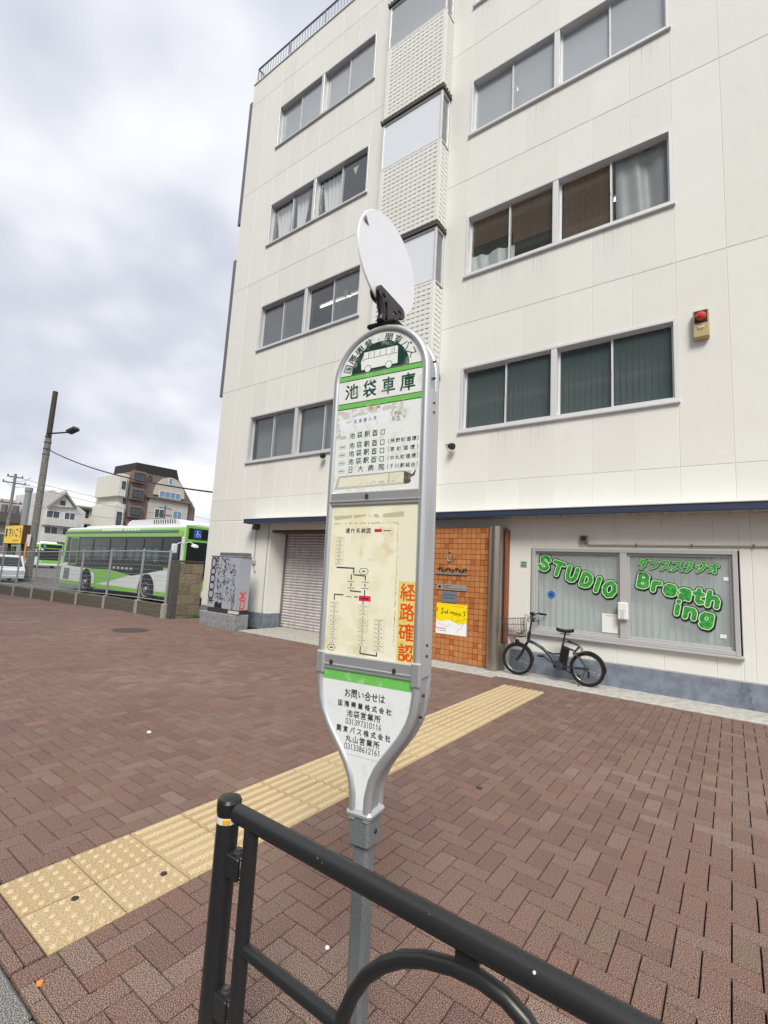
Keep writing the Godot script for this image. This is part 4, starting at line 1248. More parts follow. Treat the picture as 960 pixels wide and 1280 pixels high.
	pn.line([Vector2(16, 60), Vector2(6, 74), Vector2(18, 88), Vector2(4, 104)], 7, ink)
	pn.line([Vector2(96, 62), Vector2(76, 66), Vector2(82, 92), Vector2(98, 110), Vector2(80, 132), Vector2(66, 122)], 9, ink)
	pn.line([Vector2(116, 96), Vector2(120, 122), Vector2(132, 118), Vector2(136, 100)], 7, ink); pn.line([Vector2(160, 70), Vector2(156, 122), Vector2(142, 116), Vector2(156, 98)], 7, ink)
	var sc := []
	for i in 36: sc.append(Vector2(190 + i * 4.4, 104 + 14 * sin(i * 1.2) + i * 0.7))
	pn.line(sc, 6, ink)
	pn.line([Vector2(396, 84), Vector2(376, 86), Vector2(384, 104), Vector2(394, 122), Vector2(376, 138)], 9, ink)
	pn.line([Vector2(20, 250), Vector2(90, 268), Vector2(140, 290), Vector2(200, 262)], 3, s8(120, 130, 150))
	for i in 9: pn.rect(220 + i * 18, 28, 232 + i * 18, 33, s8(120, 110, 30))
	for i in 6: pn.rect(10 + i * 22, 306, 26 + i * 22, 320, s8(214, 60, 40))
	for i in 4: pn.rect(30 + i * 32, 336, 48 + i * 32, 346, s8(60, 60, 60))
	for i in 24:                                  # a loose line drawing: bubble and ribbon
		var a := TAU * i / 24; var b := TAU * (i + 1) / 24
		pn.seg(Vector2(262, 176) + Vector2(46, 40) * Vector2(cos(a), sin(a)), Vector2(262, 176) + Vector2(46, 40) * Vector2(cos(b), sin(b)), 3, s8(90, 90, 60))
	pn.line([Vector2(300, 210), Vector2(350, 196), Vector2(376, 230), Vector2(352, 282), Vector2(300, 318), Vector2(286, 352)], 3, s8(90, 100, 90)); pn.line([Vector2(370, 190), Vector2(396, 160)], 4, s8(60, 60, 50))
	plate("poster", "yellow and white poster with black brush lettering on the orange tiles", pn, -4.42, -3.803, 0.486, 1.030, zt + 0.008, zt + 0.011, "poster")

func plate(called: String, label: String, pn: Pen, x0: float, x1: float, y0: float, y1: float, z0: float, z1: float, category := "sign") -> void:
	var m := MB.new()
	m.span(x0, x1, y0, y1, z0, z1)
	tag(part(called, m, print_mat(pn.tex(), 0.4), self), label, category)

# ---------------------------------------------------------------- bus stop sign
func face_outline(grow: float) -> Array:
	# half widths from foot to arch, mirrored; grow moves the line outwards
	var right := [Vector2(0.030, 0.80), Vector2(0.033, 0.865), Vector2(0.042, 0.905), Vector2(0.058, 0.94), Vector2(0.080, 0.972), Vector2(0.106, 1.005), Vector2(0.132, 1.04), Vector2(0.154, 1.08), Vector2(0.166, 1.115), Vector2(0.1725, 1.16), Vector2(0.174, 1.20), Vector2(0.174, 2.13)]
	var out := []
	for i in right.size():
		var p: Vector2 = right[i]
		var a: Vector2 = right[maxi(0, i - 1)]; var b: Vector2 = right[mini(right.size() - 1, i + 1)]
		var t := (b - a).normalized()
		out.append(p + Vector2(t.y, -t.x) * grow)
	for i in range(1, 24):
		var w := PI * i / 24.0
		out.append(Vector2(0, 2.13) + Vector2(cos(w), sin(w)) * (0.174 + grow))
	var n := right.size()
	for i in range(n - 1, -1, -1): out.append(Vector2(-out[i].x, out[i].y))
	return out

func clip_outline(pts: Array, lo: float, hi: float) -> Array:
	var r := Geometry2D.intersect_polygons(PackedVector2Array(pts), PackedVector2Array([Vector2(-1, lo), Vector2(1, lo), Vector2(1, hi), Vector2(-1, hi)]))
	var out := Array(r[0])
	if Geometry2D.is_polygon_clockwise(r[0]): out.reverse()
	return out

func build_bus_stop() -> void:
	var th := deg_to_rad(6.6)
	var stop := thing("bus_stop_sign", "tall white and green bus stop sign with route map in a silver frame", "bus stop", Vector3(-0.876, 0, -1.2))
	stop.transform.basis = Basis(Vector3.UP, th) * Basis(Vector3(0, 0, 1), deg_to_rad(0.85))
	var alu := mat(s8(196, 198, 201), 0.36, 0.6)
	var galv := mat(s8(150, 158, 162), 0.5, 0.4, "speck", 4.0)
	# pole, socket, collar
	var m := MB.new()
	m.bevel(Vector3(0, 0.36, 0), Vector3(0.052, 0.76, 0.052), 0.010)
	part("pole", m, galv, stop)
	m = MB.new()
	m.bevel(Vector3(0, 0.006, 0), Vector3(0.2, 0.014, 0.2), 0.003)
	part("base_plate", m, galv, stop)
	m = MB.new()
	m.bevel(Vector3(0, 0.768, 0), Vector3(0.070, 0.085, 0.078), 0.008)
	part("socket", m, galv, stop)
	m = MB.new()
	m.bevel(Vector3(0, 0.815, 0), Vector3(0.086, 0.026, 0.094), 0.010)
	part("collar", m, alu, stop)
	m = MB.new()
	m.lathe(Vector3(0.035, 0.766, 0), Vector3(1, 0, 0), [Vector2(0.007, 0), Vector2(0.006, 0.003), Vector2(0, 0.0035)], 10)
	part("bolt", m, K.black, stop)
	# body and rims
	m = MB.new()
	m.prism(face_outline(-0.002), -0.036, 0.032, true)
	part("body", m, mat(s8(180, 183, 187), 0.42, 0.5), stop)
	for z in [0.031, -0.035]:
		m = MB.new()
		var l := []
		for p in face_outline(-0.008): l.append(Vector3(p.x, p.y, z))
		m.tube(l, 0.0135, 10)
		part("rim", m, alu, stop)
	m = MB.new()
	for x in [-0.173, 0.173]: m.bspan(x - 0.006, x + 0.006, 1.21, 2.075, -0.028, 0.026, 0.003)
	part("side_rail", m, alu, stop)
	for r in [[1.710, 1.756], [1.202, 1.250]]:
		m = MB.new()
		m.bspan(-0.163, 0.163, r[0], r[1], 0.030, 0.043, 0.004)
		m.bspan(-0.163, 0.163, r[0] + 0.012, r[0] + 0.018, 0.042, 0.0455, 0.0012)
		part("cross_bar", m, alu, stop)
	for x in [-0.16, 0.17]:
		m = MB.new()
		m.bspan(x - 0.017, x + 0.012, 1.188, 1.255, 0.033, 0.049, 0.004)
		part("corner_clip", m, alu, stop)
	for q in [[0.181, 2.165], [0.181, 2.11], [0.182, 2.03], [0.182, 2.0], [0.182, 1.30], [0.182, 1.27], [0.176, 1.16], [0.170, 1.10]]:
		m = MB.new()
		m.lathe(Vector3(q[0] - 0.008, q[1], -0.002), Vector3(1, 0, 0), [Vector2(0.0045, 0), Vector2(0.004, 0.008), Vector2(0, 0.009)], 8)
		part("screw", m, mat(s8(70, 70, 72), 0.4, 0.6), stop)
	for q in [[-0.12, 1.226], [0.10, 1.226], [-0.02, 1.74]]:
		m = MB.new()
		m.bspan(q[0] - 0.005, q[0] + 0.005, q[1] - 0.008, q[1] + 0.006, 0.042, 0.050, 0.002)
		part("hook", m, mat(s8(74, 72, 70), 0.4, 0.6), stop)
	# printed plates
	var inner := face_outline(-0.016)
	m = MB.new()
	m.prism(clip_outline(inner, 1.752, 2.4), 0.033, 0.0372)
	part("head_plate", m, print_mat(head_print(), 0.38), stop)
	m = MB.new()
	m.span(-0.160, 0.160, 1.248, 1.712, 0.033, 0.0368)
	part("route_map", m, print_mat(map_print(), 0.42), stop)
	m = MB.new()
	m.prism(clip_outline(inner, 0.80, 1.204), 0.033, 0.0372)
	part("contact_plate", m, print_mat(contact_print(), 0.38), stop)
	# round plate on top, standing across the sign
	var disc := MB.new()
	var c := Vector3(-0.006, 2.55, 0.0)
	disc.lathe(c, Vector3(1, 0.03, 0.085), [Vector2(0, -0.003), Vector2(0.172, -0.003), Vector2(0.174, 0.0), Vector2(0.172, 0.003), Vector2(0, 0.003)], 56)
	var d := part("round_plate", disc, mat(s8(232, 234, 240), 0.3), stop)
	m = MB.new()
	m.prism([Vector2(-0.012, 0.166), Vector2(0, 0.138), Vector2(0.012, 0.166)], 0, 0.001)
	var tri := part("direction_mark", m, mat(s8(110, 110, 112), 0.5), d)
	tri.transform = Transform3D(Basis(Vector3.RIGHT, 1.08) * Basis(Vector3.UP, PI / 2), c + Vector3(-0.0085, 0, 0))
	# black bracket holding it: a long clamp plate on the disc, a flared stem and a foot on the arch
	m = MB.new()
	var pr := []
	for i in 20:
		var a := TAU * i / 20
		pr.append(Vector2((0.070 if cos(a) > 0 else -0.070) + 0.022 * cos(a), 0.022 * sin(a)))
	m.xf = Transform3D(Basis(Vector3.UP, PI / 2), Vector3(-0.001, 2.411, -0.010))
	m.prism(pr, 0.0, 0.012, true)
	m.prism(pr, -0.022, -0.010, true)
	m.xf = Transform3D()
	part("clamp_plate", m, mat(s8(40, 40, 43), 0.36, 0.2), stop)
	m = MB.new()
	m.prism([Vector2(-0.016, 2.318), Vector2(0.016, 2.318), Vector2(0.013, 2.40), Vector2(-0.013, 2.40)], -0.012, 0.026)
	m.tube([Vector3(0, 2.32, 0.045), Vector3(0, 2.35, 0.036), Vector3(0, 2.40, 0.060)], 0.014, 10); m.tube([Vector3(0, 2.32, -0.028), Vector3(0, 2.36, -0.030), Vector3(0, 2.40, -0.066)], 0.014, 10)
	part("stem", m, mat(s8(34, 34, 36), 0.4, 0.2), stop)
	m = MB.new()
	m.bevel(Vector3(0.0, 2.316, 0.0), Vector3(0.115, 0.018, 0.085), 0.007)
	part("foot", m, mat(s8(30, 30, 32), 0.45), stop)
	for z in [0.045, -0.068]:
		m = MB.new()
		m.lathe(Vector3(0.010, 2.411, z), Vector3(1, 0, 0), [Vector2(0.010, 0), Vector2(0.009, 0.006), Vector2(0, 0.007)], 8)
		part("bolt", m, mat(s8(70, 70, 74), 0.35, 0.7), stop)

func head_print() -> ImageTexture:
	var S := 1600.0
	var W := 506; var H := 858         # 316 x 536 mm
	var pn := Pen.new(W, H, s8(232, 236, 234), STROKES)
	var P := func(u: float, v: float): return Vector2((u + 0.158) * S, (2.288 - v) * S)
	var dark := s8(30, 58, 52); var green := s8(116, 196, 96); var ink := s8(34, 48, 46)
	# half disc with coach
	var half := []
	for i in 33: half.append(P.call(0.108 * cos(PI * i / 32), 2.156 + 0.098 * sin(PI * i / 32)))
	pn.poly(half, dark)
	var wht := s8(236, 240, 238)
	pn.poly([P.call(-0.070, 2.166), P.call(-0.072, 2.196), P.call(-0.062, 2.226), P.call(0.062, 2.226), P.call(0.066, 2.222), P.call(0.066, 2.166)], wht)
	for i in 5: pn.line([P.call(-0.044 + i * 0.022, 2.223), P.call(-0.044 + i * 0.022, 2.202)], 2.4, dark)
	pn.line([P.call(-0.06, 2.202), P.call(0.064, 2.202)], 2.4, dark); pn.line([P.call(-0.063, 2.222), P.call(-0.066, 2.200), P.call(-0.060, 2.196)], 2.4, dark)
	pn.line([P.call(0.052, 2.224), P.call(0.052, 2.202)], 2.4, dark)
	for x in [-0.045, 0.034]:
		for i in 20:
			var a := TAU * i / 20; var b := TAU * (i + 1) / 20
			pn.poly([P.call(x, 2.167), P.call(x + 0.012 * cos(a), 2.167 + 0.012 * sin(a)), P.call(x + 0.012 * cos(b), 2.167 + 0.012 * sin(b))], wht)
			pn.seg(P.call(x + 0.012 * cos(a), 2.167 + 0.012 * sin(a)), P.call(x + 0.012 * cos(b), 2.167 + 0.012 * sin(b)), 2.4, dark)
	# operator names round the arch
	var t := "国際興業・関東バス"
	for i in 9:
		var a := deg_to_rad(160.0 - i * 16.6)
		pn.glyph(t[i], P.call(0.131 * cos(a), 2.137 + 0.124 * sin(a)), 0.031 * S, 0.034 * S, 5.0, ink, PI / 2 - a)
	# bands and stop name
	for v in [[2.134, 2.155], [2.036, 2.058]]:
		pn.rect(0, P.call(0, v[1]).y, W, P.call(0, v[0]).y, ink)
		pn.rect(0, P.call(0, v[1] - 0.003).y, W, P.call(0, v[0] + 0.003).y, green)
	var nm := "池袋車庫"
	for i in 4: pn.glyph(nm[i], P.call(-0.103 + i * 0.0695, 2.097), 0.051 * S, 0.056 * S, 9.6, s8(28, 66, 56))
	# old glue and torn paper below the band
	var gl := noise(0.022, 15, 4)
	pn.blotch(gl, -0.05, 0.05, s8(168, 170, 166, 0.85), Rect2i(0, int(P.call(0, 2.034).y), 400, 66))
	pn.blotch(gl, 0.06, 0.12, s8(214, 210, 196, 0.9), Rect2i(0, int(P.call(0, 2.034).y), 400, 66))
	pn.blotch(noise(0.03, 3, 4), -0.1, 0.05, s8(158, 158, 154, 0.8), Rect2i(int(P.call(0.055, 0).x), int(P.call(0, 2.012).y), 76, 62))
	pn.blotch(noise(0.03, 9, 4), -0.1, 0.1, s8(176, 176, 172, 0.8), Rect2i(0, int(P.call(0, 1.99).y), 30, 90))
	pn.text("口又", P.call(-0.025, 0).x, P.call(0, 2.029).y, 26, 15, 44, 3.6, s8(196, 60, 60))
	# paper slip
	pn.poly([P.call(-0.146, 2.002), P.call(0.046, 2.016), P.call(0.050, 1.977), P.call(-0.140, 1.966)], s8(236, 238, 246))
	for i in 5: pn.glyph("江古田二又"[i], P.call(-0.082 + i * 0.0185, 1.991 + i * 0.0008), 19, 20, 2.8, s8(44, 44, 86))
	pn.text("一", P.call(-0.11, 0).x, P.call(0, 1.988).y, 12, 12, 12, 2, ink); pn.seg(P.call(-0.118, 1.990), P.call(-0.104, 1.991), 3, s8(120, 124, 140))
	# route lines
	var rows := [["池袋駅西口", "", 1.944], ["池袋駅西口", "熊野町循環", 1.911], ["池袋駅西口", "要町循環", 1.884], ["池袋駅西口", "中丸町循環", 1.857], ["日大病院", "千川駅経由", 1.830]]
	for r in rows:
		var n: int = (r[0] as String).length()
		for i in n: pn.glyph(r[0][i], P.call(-0.092 + i * (0.0288 if n == 5 else 0.0384), r[2]), 0.0205 * S, 0.021 * S, 3.4, ink)
		var y: float = P.call(0, r[2] - 0.003).y
		var x: float = P.call(-0.128, 0).x
		pn.line([Vector2(x - 16, y - 9), Vector2(x + 16, y - 9), Vector2(x + 22, y), Vector2(x + 16, y + 9), Vector2(x - 16, y + 9), Vector2(x - 22, y), Vector2(x - 16, y - 9)], 1.6, s8(110, 130, 124))
		pn.seg(Vector2(x - 12, y), Vector2(x + 12, y), 6, s8(120, 142, 136))
		var q: int = (r[1] as String).length()
		if q:
			pn.glyph("(", P.call(0.046, r[2]), 18, 26, 2.4, ink); pn.glyph(")", P.call(0.147, r[2]), 18, 26, 2.4, ink)
			for i in q: pn.glyph(r[1][i], P.call(0.060 + i * 0.0185 * (5.0 / q if q == 4 else 1.0), r[2]), 0.0150 * S, 0.0145 * S, 2.4, ink)
	# faded strip with torn corner
	pn.poly([P.call(-0.150, 1.766), P.call(-0.136, 1.809), P.call(0.128, 1.812), P.call(0.124, 1.771)], s8(196, 192, 176))
	pn.poly([P.call(-0.138, 1.774), P.call(-0.132, 1.804), P.call(0.050, 1.808), P.call(0.048, 1.776)], s8(232, 229, 208)); pn.poly([P.call(0.054, 1.776), P.call(0.056, 1.808), P.call(0.104, 1.809), P.call(0.102, 1.777)], s8(230, 226, 200))
	pn.blotch(noise(0.04, 33, 3), 0.0, 0.2, s8(176, 176, 170, 0.6), Rect2i(int(P.call(-0.03, 0).x), int(P.call(0, 1.786).y), 190, 14))
	pn.poly([P.call(0.104, 1.812), P.call(0.118, 1.806), P.call(0.132, 1.800), P.call(0.146, 1.818), P.call(0.140, 1.796), P.call(0.126, 1.790), P.call(0.128, 1.776), P.call(0.112, 1.771), P.call(0.104, 1.774)], s8(92, 84, 76))
	pn.line([P.call(-0.150, 1.766), P.call(-0.136, 1.809), P.call(0.105, 1.812)], 2, s8(90, 90, 88))
	pn.blotch(noise(0.012, 52, 4), 0.15, 0.5, s8(206, 210, 200, 0.5))
	pn.blotch(noise(0.12, 53, 2), 0.5, 0.7, s8(150, 150, 142, 0.5))
	return pn.tex()

func map_print() -> ImageTexture:
	var W := 512; var H := 742
	var pn := Pen.new(W, H, s8(241, 238, 214), STROKES)
	var P := func(u: float, v: float): return Vector2(u * W, v * H)
	var nz := noise(0.006, 61, 4)
	pn.blotch(nz, -0.1, 0.6, s8(226, 220, 184, 0.8))
	pn.blotch(nz, 0.25, 0.6, s8(240, 234, 198, 0.7))
	pn.blotch(noise(0.006, 68, 5), -0.1, 0.7, s8(206, 190, 138, 0.8), Rect2i(0, 560, 260, 182))
	pn.blotch(noise(0.008, 64, 5), 0.0, 0.7, s8(206, 182, 128, 0.7), Rect2i(190, 110, 190, 170))
	pn.rect(W * 0.80, 0, W, H, s8(234, 232, 208))
	var rust := s8(176, 136, 72)
	var edge := noise(0.05, 71, 3)
	for i in 170:
		var k := edge.get_noise_1d(i * 3.0)
		if k > -0.1: pn.seg(Vector2(26 + i * 2.2, 92 + 9 * edge.get_noise_1d(i * 9.0)), Vector2(28 + i * 2.2, 93 + 9 * edge.get_noise_1d(i * 9.0 + 9)), 2.0 + 3.0 * maxf(0, k), Color(rust, 0.6))
		if k < 0.25: pn.seg(Vector2(401 + 5 * edge.get_noise_1d(i * 5.0), 96 + i * 3.4), Vector2(401 + 5 * edge.get_noise_1d(i * 5.0 + 5), 99.4 + i * 3.4), 2.4 + 5.0 * maxf(0, edge.get_noise_1d(i * 2.0 + 90)), Color(rust, 0.55))
	# ghost of a removed strip of tape
	var tape := s8(196, 190, 164)
	pn.poly([P.call(0.03, 0.070), P.call(0.26, 0.066), P.call(0.26, 0.088), P.call(0.06, 0.100)], tape); pn.poly([P.call(0.28, 0.066), P.call(0.43, 0.064), P.call(0.42, 0.078), P.call(0.28, 0.090)], tape)
	pn.poly([P.call(0.51, 0.066), P.call(0.55, 0.062), P.call(0.58, 0.09), P.call(0.52, 0.086)], tape); pn.poly([P.call(0.62, 0.064), P.call(0.84, 0.050), P.call(0.84, 0.086), P.call(0.66, 0.090), P.call(0.61, 0.086)], tape)
	pn.line([P.call(0.45, 0.066), P.call(0.46, 0.082)], 3, tape); pn.line([P.call(0.48, 0.066), P.call(0.49, 0.084)], 3, tape)
	var ink := s8(52, 58, 52); var navy := s8(32, 62, 78); var box := s8(206, 202, 178)
	pn.text("運行系統図", 112, 130, 25, 24, 31, 3.0, ink)
	pn.rect(270, 122, 312, 138, s8(206, 44, 56)); pn.rect(320, 128, 362, 134, s8(130, 120, 100))
	# stop boxes with a dot between them
	var stops := func(x: float, y0: float, y1: float, n: int, w: float):
		for i in n:
			var y := lerpf(y0, y1, float(i) / (n - 1))
			pn.rect(x - w / 2, y - 7, x + w / 2, y + 7, box); pn.rect(x - w / 2 + 1.5, y - 5.5, x + w / 2 - 1.5, y + 5.5, s8(238, 234, 210))
			pn.rect(x - w / 2 + 8, y - 2, x + w / 2 - 10 - (i * 7) % 14, y + 2, s8(176, 172, 148))
			if i < n - 1: pn.rect(x - 2, y + (y1 - y0) / (n - 1) / 2 - 3, x + 3, y + (y1 - y0) / (n - 1) / 2 + 3, ink)
	stops.call(66.0, 165.0, 296.0, 8, 58.0)
	pn.line([Vector2(58, 316), Vector2(160, 318), Vector2(160, 340)], 7, navy)
	pn.line([Vector2(148, 352), Vector2(148, 430), Vector2(206, 432)], 6, navy); pn.line([Vector2(162, 350), Vector2(230, 354), Vector2(230, 450)], 6, navy)
	for q in [[148, 384], [148, 416], [232, 384], [232, 414]]:
		pn.rect(q[0] - 34, q[1] - 8, q[0] + 34, q[1] + 8, s8(238, 234, 210)); pn.rect(q[0] - 22, q[1] - 2, q[0] + 20, q[1] + 2, s8(130, 128, 110))
	pn.line([Vector2(202, 318), Vector2(236, 318), Vector2(246, 332), Vector2(236, 346), Vector2(202, 346), Vector2(192, 332), Vector2(202, 318)], 2.4, navy); pn.rect(210, 329, 228, 335, navy)
	pn.rect(198, 450, 266, 476, s8(216, 50, 92)); pn.rect(212, 461, 252, 467, s8(96, 20, 40))
	pn.line([Vector2(190, 458), Vector2(172, 458)], 5, navy); pn.rect(110, 454, 168, 464, s8(238, 234, 210)); pn.rect(122, 457, 156, 461, s8(120, 118, 100))
	pn.line([Vector2(104, 452), Vector2(52, 452), Vector2(52, 478)], 6, navy)
	stops.call(54.0, 494.0, 690.0, 10, 60.0)
	pn.line([Vector2(36, 700), Vector2(64, 700), Vector2(74, 712), Vector2(64, 726), Vector2(36, 726), Vector2(26, 712), Vector2(36, 700)], 2.4, navy); pn.rect(40, 710, 60, 716, navy)
	pn.line([Vector2(224, 476), Vector2(224, 490)], 5, navy)
	stops.call(226.0, 500.0, 684.0, 10, 58.0)
	stops.call(318.0, 560.0, 700.0, 8, 64.0)
	pn.line([Vector2(220, 694), Vector2(220, 724), Vector2(312, 726), Vector2(312, 712)], 6, navy)
	# added orange lettered strip
	pn.rect(W * 0.815, H * 0.502, W * 0.995, H, s8(232, 214, 124))
	pn.blotch(noise(0.03, 66, 3), 0.1, 0.5, s8(216, 190, 96, 0.7), Rect2i(int(W * 0.815), int(H * 0.502), int(W * 0.18), int(H * 0.498)))
	for i in 4: pn.glyph("経路確認"[i], P.call(0.905, 0.568 + i * 0.1225), 76, 80, 8.4, s8(222, 84, 36))
	return pn.tex()

func contact_print() -> ImageTexture:
	var S := 1600.0
	var W := 506; var H := 646
	var pn := Pen.new(W, H, s8(230, 234, 238), STROKES)
	var P := func(u: float, v: float): return Vector2((u + 0.158) * S, (1.204 - v) * S)
	pn.rect(0, 0, W, P.call(0, 1.172).y, s8(116, 196, 96))
	var ink := s8(30, 30, 32)
	var row := func(t: String, v: float, u0: float, u1: float, cw: float, ch: float, th: float):
		var n := t.length()
		for i in n: pn.glyph(t[i], P.call(lerpf(u0, u1, (i + 0.5) / n), v), cw * S, ch * S, th, ink)
	row.call("お問い合せは", 1.140, -0.071, 0.071, 0.0215, 0.025, 4.4)
	row.call("国際興業株式会社", 1.108, -0.096, 0.096, 0.0165, 0.018, 3.6)
	row.call("池袋営業所", 1.083, -0.060, 0.060, 0.0205, 0.021, 3.6)
	row.call("03(3973)0116", 1.060, -0.062, 0.062, 0.0125, 0.0175, 2.8)
	row.call("関東バス株式会社", 1.036, -0.096, 0.096, 0.0165, 0.018, 3.6)
	row.call("丸山営業所", 1.012, -0.060, 0.060, 0.0205, 0.021, 3.6)
	row.call("03(3386)2161", 0.990, -0.062, 0.062, 0.0125, 0.0175, 2.8)
	pn.line([P.call(-0.09, 0.968), P.call(0.09, 0.968)], 1.6, s8(150, 154, 158))
	pn.blotch(noise(0.010, 91, 4), 0.2, 0.6, s8(214, 218, 220, 0.5))
	return pn.tex()

# ---------------------------------------------------------------- guard rail in the foreground
func build_guard_rail() -> void:
	var z := -0.975
	var gr := thing("guard_rail", "charcoal tubular guard rail with an arched tube, along the kerb", "guard rail", Vector3(-0.1, 0, z))
	gr.position = Vector3.ZERO
	var paint := mat(s8(46, 46, 48), 0.34, 0, "speck", 5.0)
	for x in [-1.225, 1.08]:
		var m := MB.new()
		m.lathe(Vector3(x, -0.02, z), Vector3.UP, [Vector2(0.0325, 0), Vector2(0.0325, 0.80)], 24)
		var p := part("post", m, paint, gr)
		m = MB.new()
		m.lathe(Vector3(x, 0.78, z), Vector3.UP, [Vector2(0.034, 0), Vector2(0.0355, 0.008), Vector2(0.0355, 0.030), Vector2(0.031, 0.038), Vector2(0.015, 0.043), Vector2(0, 0.044)], 24)
		part("cap", m, mat(s8(34, 34, 35), 0.3), p)
		m = MB.new()
		m.lathe(Vector3(x, 0.755, z), Vector3.UP, [Vector2(0.0332, 0), Vector2(0.0332, 0.018)], 24)
		part("reflective_band", m, mat(s8(226, 224, 214), 0.4), p)
		m = MB.new()
		m.xf = Transform3D(Basis(Vector3.UP, 0.75), Vector3(x, 0.766, z))
		m.bspan(-0.010, 0.010, -0.009, 0.005, 0.0320, 0.0346, 0.001)
		part("amber_reflector", m, mat(s8(236, 170, 30), 0.3), p)
		for y in [0.30, 0.655]:
			m = MB.new()
			var sg := 1.0 if x < 0 else -1.0
			m.bspan(x + sg * 0.03, x + sg * 0.085, y - 0.030, y + 0.030, z + 0.010, z + 0.022, 0.003)
			m.bspan(x + sg * 0.03, x + sg * 0.085, y - 0.030, y - 0.020, z - 0.020, z + 0.010, 0.003)
			m.bspan(x + sg * 0.03, x + sg * 0.085, y + 0.020, y + 0.030, z - 0.020, z + 0.010, 0.003)
			var cl := part("clamp", m, paint, gr)
			m = MB.new()
			m.lathe(Vector3(x + sg * 0.056, y + 0.030, z - 0.002), Vector3.UP, [Vector2(0.014, 0), Vector2(0.014, 0.004), Vector2(0.010, 0.005), Vector2(0.010, 0.012), Vector2(0, 0.016)], 10)
			m.lathe(Vector3(x + sg * 0.056, y - 0.030, z - 0.002), Vector3.DOWN, [Vector2(0.011, 0), Vector2(0.010, 0.012), Vector2(0, 0.013)], 8)
			part("bolt", m, mat(s8(110, 110, 108), 0.45, 0.6, "speck", 6.0), cl)
	var m := MB.new()
	m.tube([Vector3(-1.185, 0.787, z), Vector3(1.05, 0.787, z)], 0.0252, 20)
	part("top_tube", m, paint, gr)
	for x in [-1.118, 0.98]:
		m = MB.new()
		m.tube([Vector3(x, 0.775, z), Vector3(x, 0.10, z)], 0.021, 16)
		part("upright", m, paint, gr)
	m = MB.new()
	m.tube([Vector3(-1.11, 0.466, z), Vector3(-0.745, 0.466, z)], 0.0165, 14)
	part("lower_tube", m, paint, gr)
	m = MB.new()
	m.tube([Vector3(0.60, 0.466, z), Vector3(0.97, 0.466, z)], 0.0165, 14)
	part("lower_tube", m, paint, gr)
	m = MB.new()
	var arc := [Vector3(-0.765, 0.43, z), Vector3(-0.752, 0.49, z)]
	for q in [[-0.73, 0.545], [-0.695, 0.60], [-0.65, 0.645], [-0.60, 0.68], [-0.545, 0.705], [-0.48, 0.722], [-0.42, 0.728], [-0.37, 0.722], [-0.33, 0.704], [-0.305, 0.68], [-0.288, 0.64], [-0.283, 0.58], [-0.283, 0.10]]: arc.append(Vector3(q[0], q[1], z))
	m.tube(arc, 0.0165, 16)
	part("arch_tube", m, paint, gr)
	m = MB.new()
	m.tube([Vector3(-0.765, 0.46, z), Vector3(-0.775, 0.38, z), Vector3(-0.778, 0.10, z)], 0.0175, 14)
	part("arch_leg", m, paint, gr)
	m = MB.new()
	m.bspan(-0.475, -0.425, 0.728, 0.766, z - 0.007, z + 0.007, 0.003)
	part("tab", m, paint, gr)
	for i in 4:
		var w := rng.randf_range(0.3, 1.2)
		var d := Vector3(0, sin(w), cos(w))
		m = MB.new()
		m.lathe(Vector3(rng.randf_range(-1.0, 0.1), 0.787, z) + d * 0.0249, d, [Vector2(rng.randf_range(0.0012, 0.0026), 0), Vector2(0.001, 0.0006), Vector2(0, 0.0007)], 6)
		part("paint_chip", m, mat(s8(104, 102, 100), 0.7), gr)
	m = MB.new()
	m.lathe(Vector3(-0.31, 0.787 + 0.0165, z + 0.0187), Vector3(0, 0.66, 0.75), [Vector2(0.0032, 0), Vector2(0.0028, 0.001), Vector2(0, 0.0012)], 7)
	part("paint_chip", m, mat(s8(206, 208, 210), 0.7), gr)

